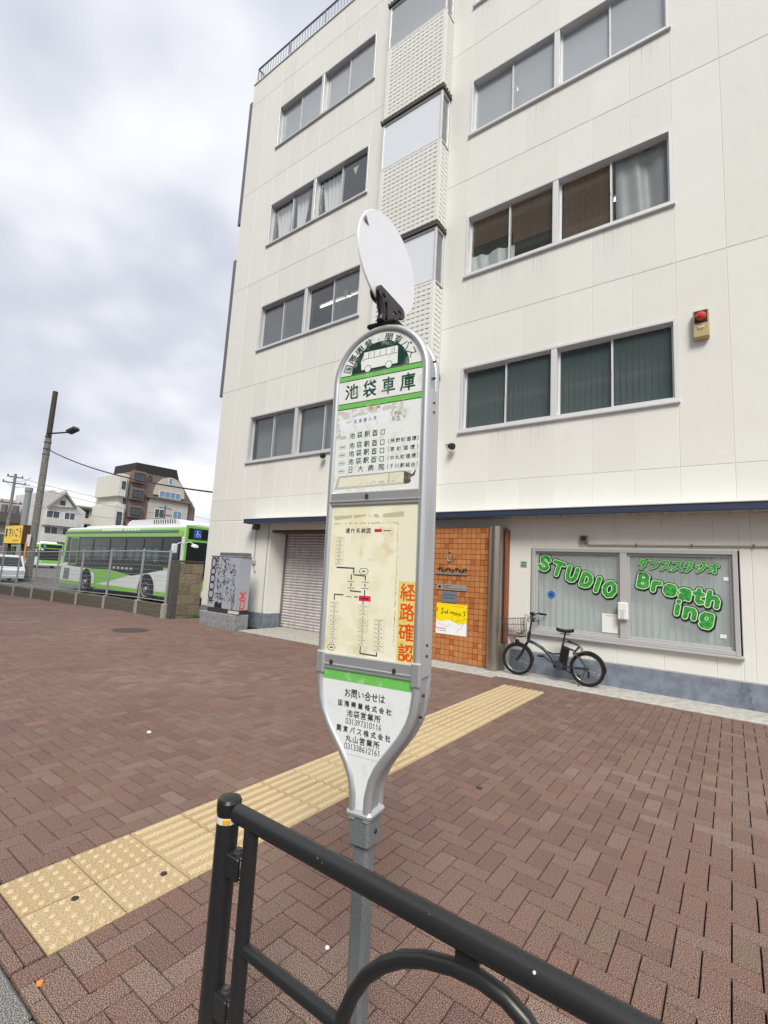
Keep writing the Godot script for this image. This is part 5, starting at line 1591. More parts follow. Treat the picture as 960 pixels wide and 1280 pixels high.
# ---------------------------------------------------------------- bicycle
func build_bicycle() -> void:
	var bk := thing("bicycle", "dark electric bicycle with wire basket leaning before the shop window", "bicycle", Vector3(-2.835, 0.016, -7.70))
	bk.rotation = Vector3(-0.03, 0.02, 0)
	var navy := mat(s8(38, 46, 62), 0.35, 0.1)
	var chrome := mat(s8(160, 162, 164), 0.3, 0.85)
	var V := func(x: float, y: float, z := 0.0): return Vector3(x, y, z)
	var F := Vector3(0, 0.25, 0); var R := Vector3(1.055, 0.25, 0)
	for q in [F, R]:
		var w := Node3D.new()
		w.name = "wheel"
		bk.add_child(w, true)
		w.position = q
		var m := MB.new()
		var ring := []
		for i in 40: ring.append(Vector3(cos(TAU * i / 40), sin(TAU * i / 40), 0) * 0.226)
		m.tube(ring, 0.025, 10, true)
		part("tyre", m, K.rubber, w)
		m = MB.new()
		ring = []
		for i in 40: ring.append(Vector3(cos(TAU * i / 40), sin(TAU * i / 40), 0) * 0.199)
		m.tube(ring, 0.0095, 8, true)
		part("rim", m, chrome, w)
		m = MB.new()
		for i in 18:
			var a := TAU * i / 18
			m.rod(Vector3(cos(a + 0.25 * (1 if i % 2 else -1)), sin(a + 0.25 * (1 if i % 2 else -1)), 0) * 0.025 + Vector3(0, 0, 0.025 * (1 if i % 2 else -1)), Vector3(cos(a), sin(a), 0) * 0.195, 0.0018, 4)
		part("spokes", m, chrome, w)
		m = MB.new()
		m.rod(Vector3(0, 0, -0.045), Vector3(0, 0, 0.045), 0.028, 12)
		m.rod(Vector3(0, 0, -0.07), Vector3(0, 0, 0.07), 0.007, 8)
		part("hub", m, mat(s8(86, 88, 92), 0.4, 0.6), w)
		m = MB.new()
		var fe := []
		for i in 19:
			var a := deg_to_rad(-5.0 + i * (150.0 if q == R else 135.0) / 18.0 + (0 if q == R else 5))
			fe.append(Vector3(cos(a), sin(a), 0) * 0.262)
		for i in 18:
			var a: Vector3 = fe[i]; var b: Vector3 = fe[i + 1]
			var zz := Vector3(0, 0, 0.026)
			m.quad(a + zz, a - zz, b - zz, b + zz); m.quad(a * 0.97 + zz * 1.1, a + zz, b + zz, b * 0.97 + zz * 1.1)
		part("mudguard", m, K.black, bk).position = q
	var m := MB.new()
	var head := V.call(0.17, 0.56); var headt := V.call(0.185, 0.70); var bb := V.call(0.64, 0.23); var st := V.call(0.70, 0.56)
	m.tube([V.call(0.17, 0.55), V.call(0.26, 0.53), V.call(0.40, 0.46), V.call(0.52, 0.36), V.call(0.58, 0.27), bb], 0.024, 12)
	m.tube([head - Vector3(0.004, 0.02, 0), headt], 0.024, 12)
	m.tube([bb, st], 0.018, 12)
	m.tube([V.call(0.44, 0.43), V.call(0.56, 0.40), V.call(0.66, 0.42)], 0.012, 8)
	for s in [-0.05, 0.05]:
		m.tube([bb + Vector3(0.03, 0, s * 0.7), R + Vector3(0, 0, s)], 0.012, 8); m.tube([V.call(0.71, 0.54, s * 0.3), V.call(0.86, 0.49, s), R + Vector3(0, 0, s)], 0.009, 8)
	part("frame", m, navy, bk)
	m = MB.new()
	m.xf = Transform3D(Basis(Vector3(0, 0, 1), -0.62), V.call(0.31, 0.515, 0.0225))
	m.bspan(-0.07, 0.07, -0.006, 0.006, 0, 0.004, 0.001)
	m.xf = Transform3D()
	part("frame_decal", m, mat(s8(48, 164, 140), 0.4), bk)
	m = MB.new()
	for s in [-0.045, 0.045]: m.tube([V.call(0.165, 0.545, s * 0.5), V.call(0.14, 0.51, s), V.call(0.06, 0.34, s), F + Vector3(0, 0, s)], 0.012, 8)
	part("fork", m, navy, bk)
	m = MB.new()
	m.tube([headt, V.call(0.21, 0.86), V.call(0.225, 0.93)], 0.013, 10)
	m.tube([V.call(0.30, 0.90, 0.27), V.call(0.27, 0.935, 0.16), V.call(0.225, 0.95, 0.05), V.call(0.225, 0.95, -0.05), V.call(0.25, 0.99, -0.18), V.call(0.28, 0.98, -0.27)], 0.011, 10)
	part("handlebar", m, K.black, bk)
	for s in [-1, 1]:
		m = MB.new()
		m.tube([V.call(0.285, 0.915 if s > 0 else 0.985, 0.2 * s), V.call(0.345, 0.885 if s > 0 else 0.975, 0.31 * s)], 0.018, 10)
		part("grip", m, K.rubber, bk)
		m = MB.new()
		m.tube([V.call(0.25, 0.93, 0.13 * s), V.call(0.20, 0.90, 0.16 * s), V.call(0.25, 0.86, 0.26 * s)], 0.007, 6)
		part("brake_lever", m, K.black, bk)
	m = MB.new()
	m.tube([V.call(0.25, 0.92, 0.13), V.call(0.14, 0.97, 0.10), V.call(0.10, 0.82, 0.05), V.call(0.13, 0.60, 0.03)], 0.004, 6); m.tube([V.call(0.25, 0.92, -0.13), V.call(0.12, 0.94, -0.08), V.call(0.12, 0.75, -0.03), V.call(0.15, 0.58, -0.02)], 0.004, 6)
	part("brake_cable", m, K.black, bk)
	m = MB.new()
	m.bevel(V.call(0.24, 0.985, 0.06), Vector3(0.06, 0.05, 0.10), 0.012)
	part("control_unit", m, K.black, bk)
	# saddle
	m = MB.new()
	for i in 7:
		for j in 8:
			var ps := []
			for q in [[i, j], [i + 1, j], [i + 1, j + 1], [i, j + 1]]:
				var u: float = q[0] / 7.0; var w: float = TAU * q[1] / 8.0
				var half := lerpf(0.028, 0.085, smoothstep(0.2, 0.95, u)) * (0.5 if u == 0 else (0.75 if u == 1 else 1.0))
				ps.append(Vector3(lerpf(0.60, 0.85, u), 0.765 + 0.028 * sin(w) + 0.02 * (u - 0.5) * (u - 0.5) * 4, half * cos(w)))
			m.quad(ps[0], ps[1], ps[2], ps[3])
	part("saddle", m, mat(s8(26, 26, 28), 0.55), bk)
	m = MB.new()
	m.rod(V.call(0.700, 0.55), V.call(0.735, 0.74), 0.013, 10); m.tube([V.call(0.66, 0.72, 0.03), V.call(0.80, 0.72, 0.03), V.call(0.80, 0.72, -0.03), V.call(0.66, 0.72, -0.03)], 0.006, 6, true)
	part("seat_post", m, K.black, bk)
	m = MB.new()
	m.xf = Transform3D(Basis(Vector3(0, 0, 1), -0.18), V.call(0.735, 0.40))
	m.bevel(Vector3.ZERO, Vector3(0.095, 0.26, 0.085), 0.02)
	m.xf = Transform3D()
	part("battery", m, mat(s8(20, 20, 22), 0.4), bk)
	m = MB.new()
	m.bevel(V.call(0.665, 0.245), Vector3(0.20, 0.13, 0.09), 0.03)
	part("motor_case", m, mat(s8(30, 31, 34), 0.5), bk)
	m = MB.new()
	m.lathe(V.call(0.655, 0.235, 0.045), Vector3(0, 0, 1), [Vector2(0.062, 0), Vector2(0.060, 0.012), Vector2(0.045, 0.016), Vector2(0, 0.017)], 20)
	part("motor_cover", m, mat(s8(58, 66, 84), 0.4, 0.2), bk)
	m = MB.new()
	m.tube([bb + Vector3(0, 0.01, 0.07), V.call(0.42, 0.355, 0.08)], 0.010, 8)
	part("crank", m, K.black, bk)
	m = MB.new()
	m.bevel(V.call(0.41, 0.36, 0.13), Vector3(0.09, 0.03, 0.09), 0.01)
	part("pedal", m, K.black, bk)
	m = MB.new()
	m.tube([bb + Vector3(0, -0.01, -0.07), V.call(0.87, 0.115, -0.08)], 0.010, 8)
	part("crank", m, K.black, bk)
	m = MB.new()
	m.bevel(V.call(0.88, 0.11, -0.13), Vector3(0.09, 0.03, 0.09), 0.01)
	part("pedal", m, K.black, bk)
	# rear carrier stays, lock, stand, lamp
	m = MB.new()
	for s in [-0.05, 0.05]: m.tube([V.call(0.76, 0.62, s), V.call(0.92, 0.58, s), V.call(0.99, 0.51, s)], 0.007, 6)
	m.tube([V.call(0.72, 0.66), V.call(0.80, 0.63), V.call(0.95, 0.55)], 0.006, 6)
	part("carrier_stay", m, K.black, bk)
	m = MB.new()
	m.tube([V.call(0.90, 0.50, -0.04), V.call(0.93, 0.55, 0), V.call(0.90, 0.50, 0.04), V.call(0.86, 0.44, 0.03)], 0.013, 8)
	part("ring_lock", m, mat(s8(60, 62, 64), 0.4, 0.5), bk)
	m = MB.new()
	m.tube([R + Vector3(-0.02, -0.02, 0.05), R + Vector3(-0.06, -0.16, 0.09), R + Vector3(-0.10, -0.250, 0.12)], 0.007, 6)
	part("kick_stand", m, mat(s8(70, 70, 72), 0.4, 0.6), bk)
	m = MB.new()
	m.bevel(R + Vector3(0.265, 0.02, 0), Vector3(0.014, 0.035, 0.03), 0.004)
	part("rear_reflector", m, mat(s8(190, 30, 34), 0.3), bk)
	m = MB.new()
	m.lathe(V.call(-0.02, 0.52), Vector3(-1, -0.1, 0), [Vector2(0.012, -0.04), Vector2(0.035, -0.02), Vector2(0.038, 0.02), Vector2(0.03, 0.024), Vector2(0, 0.026)], 14)
	part("front_lamp", m, mat(s8(40, 40, 42), 0.3), bk)
	m = MB.new()
	m.bevel(R + Vector3(0.03, -0.07, 0.05), Vector3(0.03, 0.10, 0.02), 0.008)
	part("derailleur", m, K.black, bk)
	# wire basket
	m = MB.new()
	var top := [V.call(-0.245, 0.86, 0.15), V.call(0.07, 0.90, 0.15), V.call(0.07, 0.90, -0.15), V.call(-0.245, 0.86, -0.15)]
	var bot := [V.call(-0.16, 0.60, 0.11), V.call(0.085, 0.60, 0.11), V.call(0.085, 0.60, -0.11), V.call(-0.16, 0.60, -0.11)]
	m.tube(top, 0.006, 6, true); m.tube(bot, 0.004, 6, true)
	for f in [0.33, 0.66]:
		var l := []
		for i in 4: l.append(bot[i].lerp(top[i], f))
		m.tube(l, 0.003, 5, true)
	for i in 4:
		var j := (i + 1) % 4
		for k in 7:
			m.rod(bot[i].lerp(bot[j], k / 7.0), top[i].lerp(top[j], k / 7.0), 0.0028, 5)
	for k in 5: m.rod(bot[0].lerp(bot[3], k / 4.0), bot[1].lerp(bot[2], k / 4.0), 0.0028, 5)
	part("basket", m, mat(s8(84, 82, 80), 0.4, 0.4), bk)
	# crumpled pale cloth in the basket, hanging through its front corner
	m = MB.new()
	var nz := noise(3.0, 19, 3)
	for i in 12:
		for j in 10:
			var ps := []
			for q in [[i, j], [i + 1, j], [i + 1, j + 1], [i, j + 1]]:
				var a: float = TAU * q[0] / 12.0; var t: float = q[1] / 10.0
				var r := (0.125 - 0.05 * t) * (1.0 + 0.35 * nz.get_noise_3d(cos(a) * 2, sin(a) * 2, t * 3)) * sin(PI * clampf(t * 0.93 + 0.05, 0.02, 0.98)) * 1.1
				ps.append(V.call(-0.03 + r * cos(a) - 0.05 * t, 0.76 - 0.22 * t - (0.10 * t * t if cos(a) < -0.4 else 0.0), r * sin(a) * 0.9))
			m.quad(ps[0], ps[1], ps[2], ps[3])
	part("basket_cloth", m, mat(s8(222, 208, 206), 0.9, 0, "mottle", 6.0), bk)

# ---------------------------------------------------------------- utility cabinet with graffiti
func build_cabinet() -> void:
	var m := MB.new()
	m.bspan(-10.84, -9.47, -0.05, 0.34, -7.60, -7.175, 0.012)
	tag(part("cabinet_plinth", m, mat(s8(150, 153, 157), 0.85, 0, "cloud", 1.2, "grain_n", 1, 0.4), self), "grey concrete plinth under the graffiti covered cabinet", "plinth")
	var cb := thing("utility_cabinet", "grey metal utility cabinet covered in black graffiti, beside the shutter", "cabinet", Vector3(-10.06, 0.34, -7.385))
	var grey := mat(s8(160, 166, 178), 0.5, 0.1, "cloud", 1.0)
	m = MB.new()
	m.bspan(-0.60, 0.60, 0.10, 1.36, -0.16, 0.16, 0.012)
	var body := part("body", m, grey, cb)
	m = MB.new()
	m.bspan(-0.57, 0.57, 0.0, 0.10, -0.15, 0.15, 0.006)
	part("base_frame", m, mat(s8(64, 64, 66), 0.6, 0.3), cb)
	m = MB.new()
	m.bspan(0.28, 0.62, 0.015, 0.085, 0.10, 0.172, 0.006)
	part("base_corner", m, mat(s8(198, 198, 192), 0.7), cb)
	m = MB.new()
	m.bspan(-0.62, 0.62, 1.36, 1.385, -0.17, 0.17, 0.008)
	part("lid", m, grey, cb)
	var pn := Pen.new(480, 512, s8(164, 170, 182), STROKES)
	var ink := s8(26, 26, 30)
	var r := RandomNumberGenerator.new()
	r.seed = 8
	var oval := func(c: Vector2, a: float, b: float, th: float):
		var l := []
		for i in 21: l.append(c + Vector2(a * cos(TAU * i / 20), b * sin(TAU * i / 20)))
		pn.line(l, th, ink)
	oval.call(Vector2(46, 58), 34.0, 50.0, 15.0); oval.call(Vector2(104, 26), 18.0, 20.0, 13.0); oval.call(Vector2(108, 92), 20.0, 24.0, 10.0)
	oval.call(Vector2(48, 150), 40.0, 36.0, 15.0); oval.call(Vector2(50, 222), 40.0, 44.0, 15.0); oval.call(Vector2(48, 300), 42.0, 44.0, 15.0); oval.call(Vector2(46, 380), 42.0, 46.0, 15.0)
	pn.line([Vector2(20, 430), Vector2(80, 470)], 11, ink); pn.line([Vector2(80, 420), Vector2(24, 474)], 11, ink); pn.line([Vector2(10, 450), Vector2(100, 446)], 9, ink)
	pn.poly([Vector2(120, 512), Vector2(128, 460), Vector2(160, 448), Vector2(190, 470), Vector2(230, 452), Vector2(250, 512)], ink)
	pn.line([Vector2(180, 8), Vector2(230, 30), Vector2(270, 10), Vector2(300, 34)], 9, ink)
	for i in 95:
		var c := Vector2(r.randf_range(140, 420), r.randf_range(30, 440))
		var l := [c]
		for k in r.randi_range(2, 5): l.append(l[-1] + Vector2(r.randf_range(-24, 24), r.randf_range(-22, 26)))
		pn.line(l, r.randf_range(3.5, 9.0), [ink, ink, s8(84, 88, 110), s8(60, 66, 100)][r.randi_range(0, 3)])
	oval.call(Vector2(200, 104), 10.0, 9.0, 12.0)
	pn.poly([Vector2(184, 92), Vector2(214, 88), Vector2(218, 114), Vector2(190, 120)], s8(206, 200, 60))
	pn.line([Vector2(400, 360), Vector2(440, 420)], 9, ink); pn.line([Vector2(440, 356), Vector2(398, 424)], 9, ink); oval.call(Vector2(410, 466), 15.0, 40.0, 9.0)
	m = MB.new()
	m.quad(Vector3(-0.585, 0.115, 0.1615), Vector3(0.585, 0.115, 0.1615), Vector3(0.585, 1.345, 0.1615), Vector3(-0.585, 1.345, 0.1615))
	part("painted_door", m, print_mat(pn.tex(), 0.5), body)
	m = MB.new()
	m.bspan(-0.006, 0.006, 0.115, 1.345, 0.1616, 0.1635, 0.0005); m.bspan(0.03, 0.05, 0.68, 0.80, 0.1616, 0.175, 0.003)
	part("handle", m, mat(s8(96, 100, 108), 0.4, 0.4), body)
	pn = Pen.new(130, 512, s8(166, 171, 181), STROKES)
	var red := s8(214, 66, 44)
	pn.line([Vector2(20, 340), Vector2(92, 404)], 14, red); pn.line([Vector2(92, 336), Vector2(16, 412)], 14, red); pn.line([Vector2(56, 330), Vector2(50, 420)], 12, red)
	pn.line([Vector2(36, 420), Vector2(82, 420), Vector2(78, 500), Vector2(30, 500), Vector2(36, 420)], 13, red)
	m = MB.new()
	m.quad(Vector3(0.6015, 0.115, 0.15), Vector3(0.6015, 0.115, -0.15), Vector3(0.6015, 1.345, -0.15), Vector3(0.6015, 1.345, 0.15))
	part("painted_side", m, print_mat(pn.tex(), 0.5), body)

# ---------------------------------------------------------------- block wall, low wall and fence at the depot
func build_depot_edge() -> void:
	var bw := thing("block_wall", "short tan concrete block wall with a dark end post, between fence and building", "wall")
	var m := MB.new()
	m.bspan(-12.36, -12.19, -0.3, 1.545, -7.33, -7.135, 0.012)
	part("end_post", m, mat(s8(88, 87, 84), 0.9, 0, "cloud", 2.0), bw)
	m = MB.new()
	m.bspan(-12.36, -12.185, 1.50, 1.56, ZW, -7.335, 0.01)
	part("coping", m, mat(s8(84, 78, 72), 0.9, 0, "mottle", 1.5), bw)
	var tan := mat(s8(158, 146, 124), 0.9, 0, "mottle", 1.6, "grain_n", 1, 0.4)
	var tan2 := mat(s8(146, 134, 112), 0.9, 0, "mottle", 1.3, "grain_n", 1, 0.4)
	for k in 6:
		for j in 2:
			m = MB.new()
			var cut := -7.70 if k % 2 else -7.86
			var z0 := ZW if j == 0 else cut + 0.004
			var z1 := cut - 0.004 if j == 0 else -7.338
			m.bspan(-12.33, -12.205, -0.22 + k * 0.285, -0.22 + k * 0.285 + 0.277, z0, z1, 0.008)
			part("block", m, tan if (k + j) % 2 else tan2, bw)
	# weeds at its foot
	m = MB.new()
	for i in 90:
		var b := Vector3(rng.randf_range(-12.17, -12.0), -0.01, rng.randf_range(-8.0, -7.55))
		var d := Vector3(rng.randf_range(-0.05, 0.05), rng.randf_range(0.04, 0.13), rng.randf_range(-0.05, 0.05))
		var s := Vector3(rng.randf_range(-1, 1), 0, rng.randf_range(-1, 1)).normalized() * 0.012
		m.tri(b - s, b + s, b + d)
	var wd := part("weeds", m, mat(lin(0.07, 0.11, 0.035), 0.8), self)
	tag(wd, "green weeds growing at the foot of the block wall", "weeds")
	wd.set_meta("kind", "stuff")
	# low wall: mossy dark panels between pale stubs
	var lw := thing("low_wall", "low stained concrete wall with pale stubs under the fence posts", "wall")
	var moss := mat(s8(124, 118, 104), 0.95, 0, "mottle", 0.9, "grain_n", 1, 0.5)
	var pale := mat(s8(196, 194, 184), 0.9, 0, "mottle", 1.4)
	var xs := [-12.37]
	for i in 9: xs.append(-13.80 - i * 1.98)
	for i in 9:
		var xa: float = xs[i + 1] + 0.07
		var xb: float = xs[i] - 0.07
		var g := ground_y((xa + xb) / 2)
		m = MB.new()
		m.bspan(xa, xb, g - 0.2, g + 0.36, -7.17, -7.05, 0.012)
		part("wall_panel", m, moss, lw)
		m = MB.new()
		var gx := ground_y(xs[i])
		m.bspan(xs[i] - 0.066, xs[i] + 0.066, gx - 0.2, gx + 0.375, -7.185, -7.03, 0.012)
		part("stub", m, pale, lw)
	# steel wire fence
	var fn := thing("wire_fence", "galvanised steel wire mesh fence on the low wall in front of the bus", "fence")
	var st := mat(s8(172, 178, 182), 0.45, 0.4)
	for i in 9:
		var x: float = xs[i]
		var g := ground_y(x)
		m = MB.new()
		m.bspan(x - 0.028, x + 0.028, g + 0.375, g + 1.81, -7.135, -7.085, 0.006); m.lathe(Vector3(x, g + 1.81, -7.11), Vector3.UP, [Vector2(0.034, 0), Vector2(0.03, 0.02), Vector2(0, 0.026)], 10)
		part("post", m, st, fn)
		var x2: float = xs[i + 1]
		var g2 := ground_y(x2)
		m = MB.new()
		m.rod(Vector3(x, g + 1.77, -7.11), Vector3(x2, g2 + 1.77, -7.11), 0.019, 8); m.rod(Vector3(x, g + 0.44, -7.11), Vector3(x2, g2 + 0.44, -7.11), 0.013, 8)
		part("rail", m, st, fn)
		m = MB.new()
		for k in 9: m.rod(Vector3(x, g + 0.57 + k * 0.135, -7.11), Vector3(x2, g2 + 0.57 + k * 0.135, -7.11), 0.0042, 4)
		var nv := 20
		for k in range(1, nv):
			var t := float(k) / nv
			m.rod(Vector3(lerpf(x, x2, t), lerpf(g, g2, t) + 0.44, -7.105), Vector3(lerpf(x, x2, t), lerpf(g, g2, t) + 1.77, -7.105), 0.0022, 4)
		part("wire_mesh", m, st, fn)

# ---------------------------------------------------------------- buses, car
func bus_livery() -> ImageTexture:
	var W := 1024; var H := 256
	var green := s8(136, 200, 84); var white := s8(228, 232, 234); var dark := s8(20, 25, 29)
	var pn := Pen.new(W, H, white, STROKES)
	var P := func(x: float, y: float): return Vector2((x + 10.4) / 10.4 * W, (2.95 - y) / 2.7 * H)
	pn.rect(0, P.call(0, 2.95).y, W, P.call(0, 2.52).y, green)
	pn.rect(0, P.call(0, 2.93).y, W, P.call(0, 2.88).y, s8(196, 220, 176)); pn.rect(0, P.call(0, 2.80).y, P.call(-0.4, 0).x, P.call(0, 2.66).y, s8(58, 92, 70)); pn.rect(0, P.call(0, 2.76).y, P.call(-0.4, 0).x, P.call(0, 2.735).y, s8(120, 150, 120))
	for i in 12: pn.rect(P.call(-6.6 + i * 0.26 + (0.2 if i > 6 else 0.0), 0).x, P.call(0, 2.89).y, P.call(-6.42 + i * 0.26 + (0.2 if i > 6 else 0.0), 0).x, P.call(0, 2.80).y, s8(232, 236, 230))
	pn.rect(0, P.call(0, 2.52).y, P.call(-0.16, 0).x, P.call(0, 1.30).y, dark)
	pn.poly([P.call(-9.75, 1.31), P.call(-9.7, 1.17), P.call(-8.1, 1.12), P.call(-6.9, 1.0), P.call(-3.5, 0.95), P.call(-1.2, 1.26), P.call(-0.9, 1.31)], dark)
	pn.poly([P.call(-10.4, 2.52), P.call(-10.4, 1.25), P.call(-10.2, 1.25), P.call(-10.1, 2.52)], s8(150, 200, 110))
	pn.poly([P.call(-8.1, 1.13), P.call(-6.92, 1.10), P.call(-5.5, 1.13), P.call(-3.6, 0.97), P.call(-5.2, 0.66), P.call(-6.75, 0.42), P.call(-6.8, 0.9), P.call(-7.3, 1.0)], green)
	pn.poly([P.call(-6.75, 0.40), P.call(-3.5, 0.93), P.call(-1.2, 1.24), P.call(-0.1, 1.31), P.call(-0.1, 0.52), P.call(-6.75, 0.38)], white)
	pn.rect(P.call(-1.2, 0).x, P.call(0, 1.36).y, P.call(-0.1, 0).x, P.call(0, 1.28).y, green)
	pn.rect(0, P.call(0, 0.46).y, W, H, green)
	pn.poly([P.call(-10.4, 1.15), P.call(-8.1, 1.1), P.call(-7.4, 0.95), P.call(-7.4, 0.46), P.call(-10.4, 0.46)], white)
	pn.rect(P.call(-10.05, 0).x, P.call(0, 1.02).y, P.call(-9.4, 0).x, P.call(0, 0.5).y, s8(120, 126, 128))
	for i in 6: pn.rect(P.call(-5.5 + i * 0.36, 0).x, P.call(0, 1.27).y, P.call(-5.3 + i * 0.36, 0).x, P.call(0, 1.17).y, s8(190, 196, 196))
	pn.line([P.call(-1.7, 1.0), P.call(-1.7, 0.55)], 1, s8(150, 154, 156)); pn.line([P.call(-1.7, 1.0), P.call(-0.5, 1.0), P.call(-0.5, 0.55)], 1, s8(150, 154, 156))
	return pn.tex()

func make_bus(label: String, at: Vector3, turn: float) -> Node3D:
	var b := thing("city_bus", label, "bus", at, "buses in the depot")
	b.rotation.y = turn
	var green := mat(s8(136, 200, 84), 0.3); var white := mat(s8(228, 232, 234), 0.3); var dark := mat(s8(18, 22, 25), 0.12)
	var L := 10.4
	var sec := []          # cross-section in z / y
	for q in [[0.0, 0.30], [0.0, 2.72], [-0.06, 2.90], [-0.18, 2.98], [-0.5, 3.02], [-2.0, 3.02], [-2.32, 2.98], [-2.44, 2.90], [-2.49, 2.72], [-2.49, 0.30]]: sec.append(Vector2(-q[0], q[1]))
	var m := MB.new()
	m.xf = Transform3D(Basis(Vector3(0, 0, -1), Vector3(0, 1, 0), Vector3(1, 0, 0)), Vector3.ZERO)   # polygon x -> -z, depth -> x
	sec.reverse()
	m.prism(sec, -L, 0.0)
	m.xf = Transform3D()
	part("body", m, white, b)
	var t := bus_livery()
	m = MB.new()
	m.quad(Vector3(-L + 0.03, 0.305, 0.004), Vector3(-0.03, 0.305, 0.004), Vector3(-0.03, 2.72, 0.004), Vector3(-L + 0.03, 2.72, 0.004), Vector2(0.003, 0.085), Vector2(0.997, 0.98))
	m.quad(Vector3(-L + 0.03, 2.725, 0.003), Vector3(-0.03, 2.725, 0.003), Vector3(-0.03, 2.90, -0.056), Vector3(-L + 0.03, 2.90, -0.056), Vector2(0.003, 0.0), Vector2(0.997, 0.085))
	part("side_livery", m, print_mat(t, 0.25), b)
	# side windows: frames, panes, the seats' pale curtains behind
	var wx := [[-9.55, -8.85], [-8.55, -7.25], [-7.1, -5.65], [-5.45, -4.25], [-4.1, -2.8], [-2.68, -1.45]]
	for i in wx.size():
		m = MB.new()
		m.bspan(wx[i][0], wx[i][1], 1.42 if i else 1.30, 2.44, 0.004, 0.016, 0.004)
		var w := part("side_window", m, dark, b)
		if i:
			m = MB.new()
			m.span(wx[i][0] + 0.04, wx[i][1] - 0.04, 2.10, 2.12, 0.016, 0.022)
			part("sash_bar", m, mat(s8(60, 64, 66), 0.4), w)
			for k in 2:
				var x: float = lerpf(wx[i][0], wx[i][1], 0.28 + 0.42 * k)
				m = MB.new()
				m.bspan(x - 0.14, x + 0.16, 1.66 - 0.1 * k, 2.06 + 0.03 * k, 0.016, 0.019, 0.001)
				part("seat_cover", m, mat(s8(64, 92, 88), 0.2), w)
	m = MB.new()
	m.bspan(-1.25, -0.25, 1.45, 2.44, 0.004, 0.016, 0.004)
	part("driver_window", m, dark, b)
	m = MB.new()
	for r in [[-9.62, -9.58], [-8.82, -8.78]]: m.span(r[0], r[1], 1.22, 2.5, 0.005, 0.02)
	m.span(-9.58, -8.82, 2.46, 2.5, 0.005, 0.02); m.span(-9.58, -8.82, 1.22, 1.26, 0.005, 0.02)
	part("emergency_door_trim", m, green, b)
	# wheels
	for x in [-2.3, -7.6]:
		m = MB.new()
		var arch := []
		for i in 17: arch.append(Vector2(x + 0.60 * cos(PI * i / 16), 0.50 + 0.58 * sin(PI * i / 16)))
		arch.append(Vector2(x - 0.60, 0.29)); arch.append(Vector2(x + 0.60, 0.29))
		m.prism(arch, 0.004, 0.010)
		part("wheel_arch", m, mat(s8(14, 14, 15), 0.9), b)
		m = MB.new()
		m.lathe(Vector3(x, 0.48, -0.25), Vector3(0, 0, 1), [Vector2(0.3, 0), Vector2(0.46, 0.0), Vector2(0.48, 0.03), Vector2(0.48, 0.24), Vector2(0.45, 0.275), Vector2(0.28, 0.27)], 32)
		var w := part("wheel", m, K.rubber, b)
		m = MB.new()
		m.lathe(Vector3(x, 0.48, 0.0), Vector3(0, 0, 1), [Vector2(0.285, 0.02), Vector2(0.27, 0.03), Vector2(0.24, 0.0), Vector2(0.13, 0.01), Vector2(0.11, 0.05), Vector2(0, 0.055)], 24)
		part("rim", m, mat(s8(150, 152, 154), 0.4, 0.6), w)
		m = MB.new()
		for i in 8: m.rod(Vector3(x + 0.18 * cos(TAU * i / 8), 0.48 + 0.18 * sin(TAU * i / 8), 0.0), Vector3(x + 0.18 * cos(TAU * i / 8), 0.48 + 0.18 * sin(TAU * i / 8), 0.04), 0.02, 6)
		part("wheel_nut", m, mat(s8(80, 82, 84), 0.4, 0.6), w)
		m = MB.new()
		m.lathe(Vector3(x, 0.48, -2.24), Vector3(0, 0, -1), [Vector2(0.3, 0), Vector2(0.48, 0.0), Vector2(0.48, 0.22), Vector2(0, 0.24)], 24)
		part("wheel", m, K.rubber, b)
	# front
	m = MB.new()
	m.bspan(0.0, 0.03, 0.32, 2.96, -2.44, -0.02, 0.02)
	part("front_panel", m, green, b)
	m = MB.new()
	m.bspan(0.03, 0.05, 2.46, 2.86, -2.36, -0.12, 0.012)
	var sg := part("destination_display", m, mat(s8(14, 16, 18), 0.15), b)
	m = MB.new()
	m.bspan(0.05, 0.056, 2.50, 2.82, -0.64, -0.32, 0.002)
	var ic := part("access_sign", m, mat(s8(34, 96, 190), 0.4), sg)
	m = MB.new()
	m.rod(Vector3(0.058, 2.76, -0.47), Vector3(0.062, 2.76, -0.47), 0.025, 10); m.rod(Vector3(0.058, 2.73, -0.47), Vector3(0.058, 2.64, -0.48), 0.012, 6); m.rod(Vector3(0.058, 2.64, -0.48), Vector3(0.058, 2.64, -0.56), 0.012, 6); m.rod(Vector3(0.058, 2.64, -0.56), Vector3(0.058, 2.55, -0.60), 0.012, 6)
	var ar := []
	for i in 9: ar.append(Vector3(0.058, 2.61 + 0.06 * sin(1.9 + i * 0.42), -0.49 - 0.06 * cos(1.9 + i * 0.42)))
	m.tube(ar, 0.010, 6)
	part("figure", m, white, ic)
	m = MB.new()
	m.bspan(0.03, 0.05, 0.98, 2.36, -2.36, -0.10, 0.02)
	part("windscreen", m, mat(s8(22, 28, 30), 0.08), b)
	m = MB.new()
	m.bspan(0.03, 0.06, 0.34, 0.56, -2.44, -0.02, 0.02)
	part("bumper", m, white, b)
	for z in [-0.3, -2.16]:
		m = MB.new()
		m.lathe(Vector3(0.03, 0.74, z), Vector3(1, 0, 0), [Vector2(0.11, 0), Vector2(0.10, 0.03), Vector2(0, 0.04)], 16)
		part("headlight", m, mat(s8(220, 222, 224), 0.15), b)
	m = MB.new()
	m.tube([Vector3(0.0, 2.25, 0.0), Vector3(0.10, 2.30, 0.18), Vector3(0.02, 2.22, 0.30)], 0.018, 8); m.tube([Vector3(0.05, 2.30, -0.05), Vector3(0.25, 2.34, -0.1), Vector3(0.36, 2.24, -0.2)], 0.016, 8)
	var mi := part("mirror_arm", m, white, b)
	m = MB.new()
